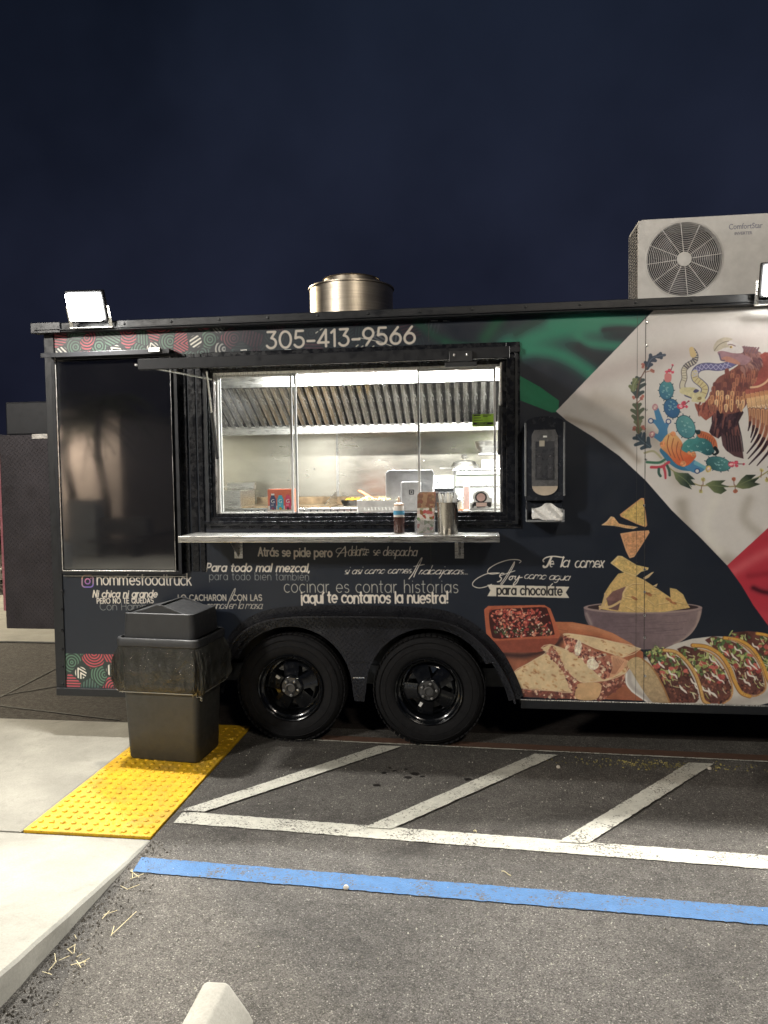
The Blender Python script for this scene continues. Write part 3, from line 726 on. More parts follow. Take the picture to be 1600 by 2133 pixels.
# neck and head
for k in range(26):
    x = q.uniform(1270, 1480); y = q.uniform(250, 480); stroke(E_([(x, y), (x+30, y+40), (x+34, y+90)]), 6, q.choice([(128,84,80), (150,104,96), (110,74,78)]), w2=1)
for k in range(9): stroke(E_([(1250+k*26, 230+k*7), (1280+k*26, 205+k*6), (1320+k*24, 185+k*9)]), 4, (116,88,100), w2=1)
fill(E_([(1180,235), (1240,205), (1330,195), (1430,190), (1480,235), (1505,300), (1530,400), (1420,440), (1330,420), (1240,340)]), (132,92,90), sm=True, nzv=.2)
for k in range(30):
    x = q.uniform(1230, 1500); y = q.uniform(215, 400); stroke(E_([(x, y), (x+34, y+22), (x+52, y+64)]), 4.5, q.choice([(150,104,98), (112,74,78), (128,84,82), (168,124,112), (96,64,72)]), w2=.8)
for k in range(7): stroke(E_([(1230+k*38, 225+k*6), (1270+k*36, 200), (1325+k*28, 176+k*5)]), 4.2, (116,84,92), w2=.8)
fill(E_([(1080,150), (1150,120), (1230,150), (1300,200), (1290,260), (1180,262), (1040,245), (1020,225)]), (206,198,196), sm=True, nzv=.08)
blob(*E_([(1160,190)])[0], 3.2, 2.6, 0, (214,176,96), q, n=10, j=.03); blob(*E_([(1158,190)])[0], 1.4, 1.4, 0, (40,32,40), q, n=8, j=.03); stroke(E_([(1110,168), (1160,160), (1210,178)]), 1.8, (120,92,96))
fill(E_([(1000,250), (1060,236), (1180,262), (1290,275), (1400,330), (1330,400), (1230,390), (1150,330), (1080,310), (1050,350), (1020,300)]), (150,112,120), sm=True, nzv=.15)
fill(E_([(1030,340), (1100,300), (1200,330), (1270,380), (1240,400), (1130,370), (1060,360)]), (176,120,104), sm=True, nzv=.1)
fill(E_([(950,190), (1000,110), (1090,75), (1180,95), (1130,120), (1110,150), (1150,190), (1080,200), (1020,230), (965,240)]), (182,170,150), sm=True, nzv=.12)
stroke(E_([(960,235), (1010,170), (1080,130), (1130,120)]), 1.6, (120,112,100)); stroke(E_([(1020,270), (1040,340), (1080,350)]), 2.4, (96,84,110))
# wing to the right
fill(E_([(1490,480), (1540,420), (1530,330), (1500,290), (1560,250), (1640,260), (1900,240), (1900,760), (1370,780), (1390,680), (1460,600)]), (150,72,66), sm=False, nzv=.2)
stroke(E_([(1395,670), (1480,660), (1560,620), (1620,560), (1700,470), (1850,420)]), 4, (224,180,140))
for row in range(4):
    for k in range(11):
        x = 1360+k*54+row*8; y = 730+row*52-k*10
        c_ = [(166,86,74), (206,140,96), (224,176,124), (216,168,120)][row]
        P = [(x-26, y-30), (x+26, y-30), (x+28, y+24), (x, y+52+row*12), (x-28, y+22)]
        fill(E_([(a-2, b+4) for a, b in P]), (96,52,50), sm=True); fill(E_(P), c_, sm=True, nzv=.1); stroke(E_([(x-18, y+20), (x, y+38), (x+18, y+20)]), 1.2, (246,222,186))
for bx, by_, tx, ty, w_ in ((1890,980,1700,1640,10), (1810,985,1600,1620,10), (1730,985,1470,1600,10), (1660,980,1375,1588,9.5), (1600,975,1366,1518,9), (1545,965,1350,1455,8.5), (1490,960,1398,1325,7.5), (1440,955,1395,1265,7), (1395,955,1364,1185,6.5)):
    P = [(bx-10, by_-20), (bx-4-(bx-tx)*.05, by_+(ty-by_)*.35), (bx-(bx-tx)*.38, by_+(ty-by_)*.68), (tx, ty)]
    c = cr(E_(P), n=8); n1 = len(c)
    stroke(c, w_+1.6, (58,36,44), sm=False, w2=1.6); stroke(c[:int(n1*.72)], w_, (206,146,104), sm=False, w2=w_*.72)
    stroke(c[int(n1*.30):int(n1*.62)], w_*.85, (150,84,66), .7, sm=False, w2=w_*.6); stroke(c[int(n1*.52):], w_*.74, (48,30,42), sm=False, w2=1.2); stroke(c[:int(n1*.6)], 1.0, (110,60,52), sm=False)
# wreath at the foot
stroke(E_([(370,1570), (480,1670), (760,1830), (950,1830), (1150,1850), (1300,1820), (1500,1730), (1700,1600)]), 2.2, (150,140,84))
def laurel(P, mid, col):
    fill(E_(P), col, sm=False, nzv=.15, grad=((120,130,84), E_([P[2]])[0], E_([P[0]])[0])); stroke(E_(mid), 1.4, (110,122,84))
laurel([(470,1665), (540,1685), (650,1690), (730,1765), (680,1765), (740,1835), (660,1830), (695,1885), (560,1830), (500,1760)], [(480,1680), (600,1760), (690,1850)], (46,62,54))
laurel([(860,1820), (940,1780), (1095,1775), (1040,1820), (1140,1850), (1070,1860), (1110,1895), (1040,1940), (960,1920)], [(860,1825), (980,1840), (1120,1855)], (44,60,44))
laurel([(1210,1855), (1280,1760), (1340,1710), (1460,1710), (1400,1760), (1500,1740), (1440,1800), (1510,1820), (1380,1870), (1300,1880)], [(1220,1850), (1340,1790), (1480,1740)], (46,58,48))
laurel([(1590,1700), (1650,1600), (1740,1560), (1720,1640), (1790,1640), (1700,1740)], [(1600,1690), (1700,1620)], (46,62,46))
for x, y, c_ in ((825,1765,(196,186,110)), (800,1905,(190,184,110)), (1192,1765,(180,92,70)), (1212,1905,(184,100,76)), (1525,1655,(200,190,110)), (1590,1770,(200,190,110))):
    blob(*E_([(x, y)])[0], 4.2, 4.2, 0, c_, q, n=8); stroke(E_([(x, y), ((x+830)/2 if x < 900 else (x+1200)/2 if x < 1400 else x-10, 1830 if x < 1400 else 1740)]), 1.4, (120,80,64), sm=False)
stroke(E_([(160,1560), (300,1565), (370,1530)]), 5, (58,110,86)); stroke(E_([(210,1620), (330,1615), (420,1560)]), 5.5, (196,64,80)); stroke(E_([(355,1610), (375,1680), (380,1750)]), 5.5, (196,64,80), w2=4)
stroke(E_([(300,1640), (300,1690), (320,1725)]), 5, (50,84,76)); stroke(E_([(400,1600), (425,1660), (430,1715)]), 5, (50,84,76)); stroke(E_([(130,1450), (240,1430), (330,1510)]), 4, (170,166,130))

# ---- chips bowl
B_ = lambda pts: [(1240+x/6.275, 1020+y/6.275) for x, y in pts]
CH_ = (208,172,104)
BWL = [(1216,1265)]+[tuple(p) for p in cr([(1216,1265), (1221,1292), (1243,1322), (1288,1347), (1340,1353), (1398,1346), (1438,1322), (1457,1292), (1463,1267)])]
fill(BWL, (104,86,92), nzv=.12, grad=((128,108,108), (1260,1300), (1460,1290)))
bm = maskof(BWL)
stroke([(1458,1275), (1450,1305), (1430,1328), (1405,1343)], 7, (170,146,136), .8, soft=True, clip=bm); stroke([(1222,1278), (1232,1300)], 7, (150,132,130), .8, soft=True, clip=bm)
for k in range(26):
    y = q.uniform(1282, 1335); x = q.uniform(1250, 1400); stroke([(x, y), (x+20, y+q.uniform(-1,1)), (x+44, y-2)], 1.0, (84,68,76), .6)
fill([(1339.5+124*math.cos(t), 1266+12.5*math.sin(t)) for t in [2*PI*k/40 for k in range(40)]], (150,128,124))
fill([(1339.5+116*math.cos(t), 1265+8.5*math.sin(t)) for t in [2*PI*k/40 for k in range(40)]], (60,46,48))
pile = [(60,1560), (90,1480), (130,1340), (200,1230), (300,1100), (380,1080), (530,1130), (640,1180), (760,1260), (880,1340), (985,1410), (975,1285), (1060,1300), (1150,1370), (1205,1490), (1240,1545), (900,1600), (500,1605), (290,1595)]
fill(B_(pile), CH_, nzv=.16, fine=True); pm = maskof(B_(pile))
fill(B_([(140,1430), (230,1330), (400,1265), (370,1350), (330,1480), (200,1500)]), (120,84,80), nzv=.2)
fill(B_([(150,1440), (330,1470), (300,1580), (180,1560)]), (100,72,70), nzv=.2)
stroke(B_([(60,1530), (200,1530), (330,1460)]), 4.5, (214,180,124)); stroke(B_([(430,1260), (370,1350), (370,1430)]), 3.5, (220,188,130)); stroke(B_([(130,1360), (120,1480), (60,1560)]), 4, (200,166,118))
for k in range(15):
    x = q.uniform(330, 1150); y = q.uniform(1200, 1540); a = q.uniform(-.6, .9); L = q.uniform(60, 170)
    stroke(B_([(x, y), (x+L*math.cos(a), y+L*math.sin(a)*.6)]), 1.5, (160,118,66), .7, sm=False, clip=pm); stroke(B_([(x, y-8), (x+L*math.cos(a), y-8+L*math.sin(a)*.6)]), 1.5, (232,204,146), .7, sm=False, clip=pm)
for x, y in ((700,1370), (960,1440), (1020,1480), (510,1420)): blob(*B_([(x, y)])[0], 7, 3, .4, (164,104,64), q)
fill(B_([(630,1150), (740,1080), (770,1075), (700,1150), (640,1180)]), (206,176,128)); fill(B_([(750,1260), (820,1225), (800,1270)]), (206,176,128))
for P, c_, e in (([(600,110), (638,112), (680,470), (655,492), (540,450), (335,355), (320,325)], (206,172,96), (214,150,100)),
                 ([(80,465), (150,415), (205,350), (245,360), (310,445), (400,465), (565,490), (500,515), (400,505), (260,475)], (214,164,110), (222,184,140)),
                 ([(325,575), (500,545), (700,532), (712,560), (640,680), (510,880), (450,898), (400,800)], (206,144,98), (222,162,114)),
                 ([(198,960), (295,865), (350,868), (540,985), (700,1020), (690,1050), (600,1075), (530,1135), (350,1070)], (210,176,104), (222,192,130))):
    fill(B_(P), e); cx_ = sum(p[0] for p in P)/len(P); cy_ = sum(p[1] for p in P)/len(P)
    fill(B_([(cx_+(x-cx_)*.9, cy_+(y-cy_)*.9) for x, y in P]), c_, nzv=.22, fine=True)
    for k in range(16): blob(*B_([(cx_+q.uniform(-80,80), cy_+q.uniform(-60,60))])[0], q.uniform(.6,1.4), .8, 0, (156,112,58), q, n=5, a=.7)

# ---- salsa dish, board, quesadillas
Q_ = lambda pts: [(1000+x/4.706, 1240+y/4.706) for x, y in pts]
board = [(720,260), (900,262), (1100,300), (1300,370), (1480,470), (1600,560), (1600,1035), (370,985), (300,750), (180,560), (230,480)]
fill(Q_(board), (176,100,66), nzv=.16, grad=((150,84,60), Q_([(900,260)])[0], Q_([(700,900)])[0])); bd = maskof(Q_(board))
for k in range(30):
    y = q.uniform(280, 1000); x = q.uniform(300, 1300); stroke(Q_([(x, y), (x+120, y+20), (x+260, y+50)]), 1.6, q.choice([(140,74,50), (206,130,90), (120,64,44)]), .5, clip=bd)
stroke(Q_([(900,300), (1200,350), (1500,500)]), 14, (214,146,104), .5, soft=True, clip=bd)
stroke(Q_([(230,580), (450,590), (700,520), (800,430)]), 16, (60,38,38), .9, soft=True, clip=bd)
fill(Q_([(75,420), (780,400), (760,450), (700,530), (560,560), (230,560), (120,480)]), (140,66,50), nzv=.15)
fill(Q_([(40,140), (80,105), (350,100), (630,95), (690,130), (740,260), (790,390), (770,420), (430,432), (100,452), (62,400)]), (178,88,60), nzv=.12)
fill(Q_([(90,180), (150,140), (400,125), (620,118), (665,150), (725,350), (700,392), (430,410), (165,425), (110,370)]), (66,30,30), sm=True)
for k in range(330):
    y = q.uniform(140, 405); x0_ = 100+(y-140)*.2; x1_ = 650+(y-140)*.28; x = q.uniform(x0_, x1_)
    if min(x-x0_, x1_-x) < 40 and q.random() < .7: continue
    low = y > 290
    c_ = q.choice([(176,70,62), (196,92,74), (150,50,48), (206,112,90), (120,40,42), (214,150,120)]+([(66,82,52), (54,70,44), (206,206,186)] if low else [(220,196,176)]))
    blob(*Q_([(x, y)])[0], q.uniform(1.4, 5.2)*(.6 if c_[0] > 205 and c_[1] > 150 else 1), q.uniform(1.2, 3.6)*(.6 if c_[0] > 205 and c_[1] > 150 else 1), q.uniform(0, 3), c_, q, n=5, nzv=.3)
for x, y in ((215,350), (560,310), (390,370)):
    for k in range(16): blob(*Q_([(x+q.gauss(0,28), y+q.gauss(0,22))])[0], q.uniform(1,2.6), q.uniform(.8,1.6), q.uniform(0,3), q.choice([(220,216,196), (78,98,62), (50,68,42)]), q, n=5)
def chunks(P, n, cols, lo, hi, seed):
    q = random.Random(seed); mk = maskof(Q_(P) if P is not None else P); pts = Q_(P); xs = [p[0] for p in pts]; ys = [p[1] for p in pts]; c = 0; tries = 0
    while c < n and tries < n*12:
        tries += 1; x = q.uniform(min(xs), max(xs)); y = q.uniform(min(ys), max(ys)); cc = tocv([(x, y)])[0]
        i, j = int(cc[1]), int(cc[0])
        if 0 <= i < CH and 0 <= j < CW and mk[i, j] > .5: blob(x, y, q.uniform(lo, hi), q.uniform(lo, hi)*.7, q.uniform(0, 3), q.choice(cols), q, n=6, nzv=.3); c += 1
MEAT = [(150,80,66), (176,104,84), (120,62,54), (214,170,140), (196,130,108), (98,50,48), (228,200,166)]
def tortilla(P, seed, n=95, col=(224,194,146)):
    q = random.Random(seed); pts = Q_(P); fill(pts, col, nzv=.10, sm=False); mk = maskof(pts); xs = [p[0] for p in pts]; ys = [p[1] for p in pts]
    for _ in range(n):
        x = q.uniform(min(xs), max(xs)); y = q.uniform(min(ys), max(ys)); a = .35
        L = q.uniform(.4, 3.4); a = q.uniform(-.2, 1.0); stroke([(x-L, y-L*a), (x+L*.3, y+q.uniform(-1,1)), (x+L, y+L*a)], q.uniform(1.6, 4.6), q.choice([(170,98,50), (146,78,42), (190,122,66), (206,150,98), (238,210,164)]), q.uniform(.35, .85), soft=True, sm=False, clip=mk)
    stroke(cr(pts, True, 2), 1.6, (238,216,176), .8, sm=False)
P0 = [(360,905), (620,935), (900,960), (1180,860), (1480,770), (1500,830), (1380,900), (1200,1030), (1000,1022), (640,1006), (380,995)]
fill(Q_(P0), (110,62,52), nzv=.3); chunks(P0, 170, MEAT, 1.5, 4.5, 21)
fill(Q_([(960,870), (1170,860), (1180,960), (1120,1025), (960,1020), (930,960)]), (214,168,118), nzv=.12, sm=True)
tortilla([(312,770), (450,680), (620,582), (660,570), (760,680), (850,790), (915,950), (700,935), (362,905)], 31)
FB = [(650,560), (700,500), (760,560), (830,720), (960,850), (930,960), (890,930), (810,740), (700,620)]
tortilla([(600,518), (690,482), (900,560), (1080,650), (1250,700), (1445,640), (1430,760), (1240,835), (1060,850), (985,850), (880,770), (760,640), (660,560)], 32)
fill(Q_(FB), (170,100,80), nzv=.3); chunks(FB, 90, MEAT, 1.5, 4, 22)
tortilla([(815,385), (870,376), (1100,410), (1300,455), (1577,524), (1400,608), (1300,575), (1130,520), (950,440), (850,410)], 33, 40)
FC = [(812,400), (900,420), (1030,490), (1130,545), (1290,600), (1310,700), (1270,810), (1200,820), (1090,720), (1000,620), (830,510)]
fill(Q_(FC), (186,116,92), nzv=.3); chunks(FC, 150, MEAT, 1.8, 5.4, 23)
for x, y, a_, b_ in ((960,520,9,17), (1110,680,12,12), (860,470,0,0)):
    if a_: blob(*Q_([(x, y)])[0], a_, b_, .2, (238,220,192), q)
fill(Q_([(1290,590), (1440,640), (1410,720), (1320,790), (1270,800), (1300,700)]), (218,160,120), nzv=.15, sm=True)
for k in range(7): stroke(Q_([(1310+k*16, 610+k*6), (1300+k*12, 700), (1290+k*6, 770)]), 1.3, (168,104,78), .8)

# ---- tacos on the white plate
T_ = lambda pts: [(1290+x/5.161, 1280+y/5.161) for x, y in pts]
plate = [(66,640), (120,570), (260,480), (440,385), (620,310), (780,262), (1000,235), (1300,240), (1700,300), (2100,500), (2100,800), (1800,900), (1480,985), (560,965), (290,945), (130,830), (72,730)]
fill(T_(plate), (206,200,190), nzv=.05); plm = maskof(T_(plate))
stroke(T_([(80,640), (80,740), (150,830), (300,935)]), 3.4, (236,232,226)); stroke(T_([(110,620), (120,740), (200,830), (320,910)]), 9, (168,158,152), .7, soft=True, clip=plm)
stroke(T_([(1000,960), (1300,930), (1600,860), (1800,800)]), 20, (176,166,158), .7, soft=True, clip=plm)
GRN = [(150,166,92), (120,140,74), (84,112,62), (186,192,120), (64,92,56)]
def filling(P, seed, meatfrac=.5):
    q = random.Random(seed); pts = T_(P); fill(pts, (92,52,46), nzv=.35); mk = maskof(pts); xs = [p[0] for p in pts]; ys = [p[1] for p in pts]; y0_, y1_ = min(ys), max(ys)
    def pick(f0, f1):
        for _ in range(60):
            x = q.uniform(min(xs), max(xs)); y = q.uniform(y0_+(y1_-y0_)*f0, y0_+(y1_-y0_)*f1); cc = tocv([(x, y)])[0]; i, j = int(cc[1]), int(cc[0])
            if 0 <= i < CH and 0 <= j < CW and mk[i, j] > .5: return x, y
        return None
    for _ in range(150):
        p_ = pick(meatfrac*.8, 1)
        if p_: blob(*p_, q.uniform(1.2, 3.6), q.uniform(1, 2.8), q.uniform(0, 3), q.choice([(104,58,48), (130,76,60), (78,42,40), (150,92,70), (62,34,36)]), q, n=6, nzv=.3)
    for _ in range(60):
        p_ = pick(0, meatfrac)
        if p_: blob(*p_, q.uniform(2.5, 7), q.uniform(1.6, 4), q.uniform(0, 3), q.choice(GRN), q, n=6, nzv=.25, j=.4)
    for _ in range(13):
        p_ = pick(.1, meatfrac+.15)
        if p_: blob(*p_, q.uniform(3.5, 8), q.uniform(3, 6.5), q.uniform(0, 3), q.choice([(190,84,76), (206,100,88), (170,66,62)]), q, n=5, nzv=.15)
    for _ in range(20):
        p_ = pick(0, .85)
        if p_:
            x, y = p_; a = q.uniform(.2, 1.5); L = q.uniform(4, 9); stroke([(x, y), (x+L*math.cos(a)+q.uniform(-2,2), y+L*math.sin(a)), (x+2*L*math.cos(a), y+1.6*L*math.sin(a))], q.uniform(1.2, 2.4), q.choice([(206,210,150), (170,186,104), (220,216,180)]), ends=6)
    for _ in range(7):
        p_ = pick(.05, .75)
        if p_:
            x, y = p_; L = q.uniform(7, 13); a = q.uniform(.5, 1.3)
            stroke([(x, y), (x+L*.4, y+L*.8), (x+L*.5+L*math.cos(a), y+L*1.1), (x+L*1.6, y+L*1.8)], q.uniform(2.6, 4), (238,230,218), ends=5)
def shell(P, w0, seed, col=(206,158,92), w2=None):
    stroke(T_(P), w0, (150,98,52), w2=w2); stroke([(x+1, y) for x, y in T_(P)], w0*.7, col, w2=(w2 or w0)*.7)
    q = random.Random(seed); c = cr(T_(P))
    for _ in range(40):
        k = q.randrange(len(c)); blob(c[k][0]+q.uniform(-1.5,1.5), c[k][1]+q.uniform(-1.5,1.5), .9, .7, 0, q.choice([(236,198,134), (170,116,62)]), q, n=5)
filling([(1190,195), (1380,178), (1500,190), (1640,250), (1800,420), (1850,700), (1700,800), (1560,560), (1400,340), (1230,250)], 44, .7)
shell([(1480,205), (1620,240), (1760,380), (1850,560), (1900,800)], 7, 5, (224,164,60))
filling([(920,275), (1000,232), (1150,262), (1300,330), (1450,480), (1540,650), (1565,800), (1500,860), (1380,870), (1290,780), (1220,560), (1060,400)], 43)
shell([(1130,252), (1300,282), (1440,380), (1540,540), (1600,700), (1640,760)], 7.5, 6, (222,162,64))
shell([(1180,262), (1330,330), (1470,470), (1550,640), (1570,800), (1480,872), (1380,878)], 3.2, 7, (206,150,96))
filling([(620,370), (700,338), (880,380), (1010,450), (1120,600), (1205,780), (1200,900), (1120,955), (930,955), (860,780), (740,520)], 42)
shell([(790,332), (940,350), (1080,430), (1180,570), (1240,720), (1310,840), (1400,880)], 8.5, 8, (220,160,66))
shell([(870,378), (1000,420), (1130,560), (1210,760), (1200,890), (1120,955)], 3.4, 9, (206,150,96))
filling([(285,430), (380,350), (500,390), (640,460), (740,580), (830,760), (855,880), (820,950), (540,948), (470,780), (380,600)], 41)
shell([(480,385), (610,405), (730,510), (820,650), (870,790), (905,920), (960,960)], 7.5, 10, (216,166,90))
fill(T_([(85,545), (110,490), (180,458), (250,480), (330,545), (400,640), (470,770), (543,948), (400,960), (320,905), (200,730), (130,610)]), (200,172,122), sm=True, nzv=.14, fine=True, grad=((176,148,112), T_([(200,480)])[0], T_([(400,940)])[0]))
stroke(T_([(250,480), (330,545), (400,640), (470,770), (545,950)]), 3, (170,118,66))
for k in range(60): blob(*T_([(q.uniform(170, 420), q.uniform(500, 860))])[0], .9, .6, 0, (228,206,158), q, n=5, a=.5)
for x, y in ((400,370), (360,400), (440,400), (300,420)):
    for k in range(8): blob(*T_([(x+q.gauss(0,18), y+q.gauss(0,16))])[0], q.uniform(1.5,3.6), q.uniform(1,2), q.uniform(0,3), q.choice(GRN), q, n=6)

# ---- lettering: a single-stroke alphabet, painted as vinyl print
def ar(cx_, cy_, rx, ry, a0, a1, n=14): return [(cx_+rx*math.cos(R(a0+(a1-a0)*k/n)), cy_+ry*math.sin(R(a0+(a1-a0)*k/n))) for k in range(n+1)]
X_ = .66  # x-height; capital height is 1
bowl = ar(.31, .33, .29, .33, 0, 360, 24)
GL = {
 'a': (.66, [bowl, [(.60,X_),(.60,0)]]), 'b': (.66, [[(.04,1),(.04,0)], ar(.33,.33,.29,.33,0,360,24)]), 'c': (.56, [ar(.31,.33,.29,.33,50,310)]),
 'd': (.66, [bowl, [(.60,1),(.60,0)]]), 'e': (.62, [[(.03,.33),(.59,.33)], ar(.31,.33,.28,.33,0,312)]), 'f': (.36, [[(.36,.98)]+ar(.28,.84,.14,.16,70,180,6)+[(.14,0)], [(0,X_),(.32,X_)]]),
 'g': (.66, [bowl, [(.60,X_),(.60,0)]+ar(.32,-.05,.28,.24,0,-150,8)]), 'h': (.60, [[(.04,1),(.04,0)], [(.04,.3)]+ar(.29,.38,.25,.28,180,0,10)+[(.54,0)]]),
 'i': (.14, [[(.06,X_),(.06,0)], [(.06,.90),(.061,.905)]]), 'j': (.2, [[(.12,X_),(.12,-.15),(.0,-.3)], [(.12,.90),(.121,.905)]]), 'k': (.52, [[(.04,1),(.04,0)], [(.44,X_),(.06,.3)], [(.2,.42),(.48,0)]]),
 'l': (.14, [[(.06,1),(.06,0)]]), 'm': (.96, [[(.04,X_),(.04,0)], [(.04,.3)]+ar(.26,.40,.22,.26,180,0,10)+[(.48,0)], [(.48,.3)]+ar(.70,.40,.22,.26,180,0,10)+[(.92,0)]]),
 'n': (.60, [[(.04,X_),(.04,0)], [(.04,.3)]+ar(.29,.38,.25,.28,180,0,10)+[(.54,0)]]), 'o': (.64, [bowl]), 'p': (.66, [[(.04,X_),(.04,-.3)], ar(.33,.33,.29,.33,0,360,24)]),
 'q': (.66, [bowl, [(.60,X_),(.60,-.3)]]), 'r': (.38, [[(.04,X_),(.04,0)], [(.04,.36)]+ar(.26,.40,.22,.25,180,80,6)]), 's': (.48, [ar(.24,.49,.19,.16,30,250,8)+ar(.24,.165,.2,.165,75,-140,8)]),
 't': (.36, [[(.14,.92),(.14,.16)]+ar(.26,.14,.12,.13,180,280,5), [(0,X_),(.32,X_)]]), 'u': (.60, [[(.04,X_),(.04,.28)]+ar(.29,.28,.25,.28,180,360,10)+[(.54,X_)], [(.54,X_),(.54,0)]]),
 'v': (.5, [[(.02,X_),(.24,0),(.46,X_)]]), 'x': (.46, [[(.02,X_),(.42,0)], [(.42,X_),(.02,0)]]), 'y': (.52, [[(.03,X_),(.26,.05)], [(.48,X_),(.14,-.28)]]), 'z': (.46, [[(.03,X_),(.42,X_),(.03,0),(.43,0)]]),
 '0': (.74, [ar(.36,.5,.32,.5,0,360,26)]), '1': (.34, [[(.02,.82),(.20,1),(.20,0)]]), '3': (.60, [[(.06,1),(.50,1),(.27,.62)]+ar(.25,.31,.28,.31,80,-150,12)]), '4': (.66, [[(.48,0),(.48,1)], [(.48,1),(.03,.24),(.62,.24)]]),
 '5': (.62, [[(.52,1),(.14,1),(.09,.56)]+ar(.28,.31,.28,.31,125,-150,12)]), '6': (.66, [[(.46,1),(.1,.5)], ar(.33,.31,.28,.31,0,360,20)]), '9': (.66, [ar(.32,.69,.28,.31,0,360,20), [(.58,.58),(.22,0)]]), '-': (.50, [[(.05,.36),(.43,.36)]]),
 'P': (.60, [[(.05,0),(.05,1),(.28,1)]+ar(.28,.74,.25,.26,90,-90,10)+[(.05,.48)]]), 'E': (.54, [[(.48,1),(.05,1),(.05,0),(.48,0)], [(.05,.52),(.40,.52)]]), 'R': (.62, [[(.05,0),(.05,1),(.28,1)]+ar(.28,.74,.25,.26,90,-90,10)+[(.05,.48)], [(.28,.48),(.54,0)]]),
 'O': (.92, [ar(.44,.5,.41,.5,0,360,26)]), 'N': (.70, [[(.05,0),(.05,1),(.60,0),(.60,1)]]), 'T': (.60, [[(0,1),(.56,1)], [(.28,1),(.28,0)]]), 'Q': (.92, [ar(.44,.5,.41,.5,0,360,26), [(.55,.25),(.85,-.08)]]),
 'U': (.72, [[(.05,1),(.05,.3)]+ar(.33,.3,.28,.3,180,360,10)+[(.61,1)]]), 'D': (.74, [[(.05,0),(.05,1),(.22,1)]+ar(.22,.5,.44,.5,90,-90,14)+[(.05,0)]]), 'A': (.72, [[(.02,0),(.34,1),(.66,0)], [(.14,.34),(.54,.34)]]),
 'S': (.60, [ar(.29,.75,.24,.25,30,250,8)+ar(.29,.26,.25,.26,75,-140,8)]), 'L': (.50, [[(.05,1),(.05,0),(.46,0)]]), 'C': (.80, [ar(.44,.5,.40,.5,45,315,20)]), 'H': (.70, [[(.05,0),(.05,1)], [(.62,0),(.62,1)], [(.05,.52),(.62,.52)]]),
 ' ': (.34, []), '.': (.12, [[(.05,0),(.051,.01)]]), ',': (.16, [[(.08,.04),(.03,-.14)]]), "'": (.0, [[(-.14,.78),(-.02,.92)]]), '!': (.2, [[(.1,1),(.1,.3)], [(.1,.02),(.101,.03)]]),
 '\u00a1': (.2, [[(.1,.66),(.1,-.2)], [(.1,.90),(.101,.905)]]),
}
for ch, b_, ac in (('\u00e9','e',.3), ('\u00e1','a',.3), ('\u00ed','i',.06)):
    GL[ch] = (GL[b_][0], [p for p in GL[b_][1] if not (b_ == 'i' and p[0][1] > .8)]+[[(ac, .80), (ac+.12, .96)]])
def text(s, p0, p1, cap, wt, col=(214,205,192), slant=0.0, track=.10, cursive=False, asc=1.0, wob=0.0, a=1.0, cal=False, tall=1.0):
    # p0, p1: photo pixels of the two ends of the baseline; cap: capital height in pixels
    A, B = [np.array(Wn([p])[0]) for p in (p0, p1)]; d = B-A; L = np.hypot(*d); ex = d/L; ez = np.array([-ex[1], ex[0]])
    h = cap/353.0; q = random.Random(s); x = 0; strokes = []
    for i, ch in enumerate(s):
        adv, ss = GL[ch]; dy = q.uniform(-wob, wob)
        for st_ in ss:
            P = [(x+px_, (py_+dy)) for px_, py_ in st_]
            P = [(px_+slant*py_, (X_+(py_-X_)*asc if py_ > X_ else py_*(asc if py_ < 0 else 1))) for px_, py_ in P]
            strokes.append(P)
        if cursive and i+1 < len(s) and ch != ' ' and s[i+1].isalpha(): strokes.append([(x+adv-.07, .03), (x+adv+track*.5, .07), (x+adv+track+.06, .22)])
        x += adv+track
    W_ = x-track; sc = L/W_
    for P in strokes:
        wp = [A+ex*px_*sc+ez*py_*h*tall for px_, py_ in P]
        cp = np.array([((p[0]-WX0)*PX, (p[1]-WZ0)*PX) for p in wp]); w_ = wt*1.36
        if len(P) > 3 and cursive: stroke(cp, w_, col, a, sm=False, cvs=False, ends=3.5)
        elif cal: stroke(cp, w_*1.15, col, a, sm=False, cvs=False, w2=w_*.8)
        else: stroke(cp, w_, col, a, sm=False, cvs=False)
VW = (222,212,198)
text('305-413-9566', (556,726), (866,715), 34, 5.2, (206,196,182), track=.11)
stroke([(748,704), (790,712), (823,724)], 1.6, (206,200,186), .9)
for x, y in ((658,694), (667,688), (742,722), (752,724), (762,721), (775,724)): stroke([(x, y), (x+4, y-3)], 2.4, (180,176,160))
text("nomm'esfoodtruck", (202,1218), (399,1219), 25, 3.1, VW, track=.10)
text('para todo bien tambi\u00e9n', (436,1208), (644,1209), 17, 1.15, (150,150,146), track=.14)
text('cocinar es contar historias', (592,1234), (955,1235), 27, 1.7, (178,174,164), track=.13)
text('PERO NO TE QUEDAS', (202,1257), (320,1256), 11, 2.2, VW, track=.12)
text('Con Hambre', (208,1271), (326,1271), 17, 1.15, (150,150,146), track=.08)
text('LO CACHARON', (371,1251), (472,1251), 12.5, 2.4, (176,168,154), track=.12)
text('CON LAS', (484,1251), (546,1251), 12.5, 2.4, (176,168,154), track=.12)
text('manos en la masa.', (430,1268), (547,1268), 15, 1.6, (176,168,154), slant=.4, track=.02, cursive=True, asc=1.4)
stroke([(472,1268), (478,1250), (486,1232), (490,1226), (488,1236), (480,1252)], 2, (176,168,154))
text('\u00a1aqu\u00ed te contamos la nuestra!', (627,1256), (934,1256), 25, 4.0, VW, track=.08, wob=.04, cal=True, tall=.95)
text('delante', (725,1158), (768,1157), 19, 1.9, VW, slant=.28, track=.02, cursive=True, asc=1.2)
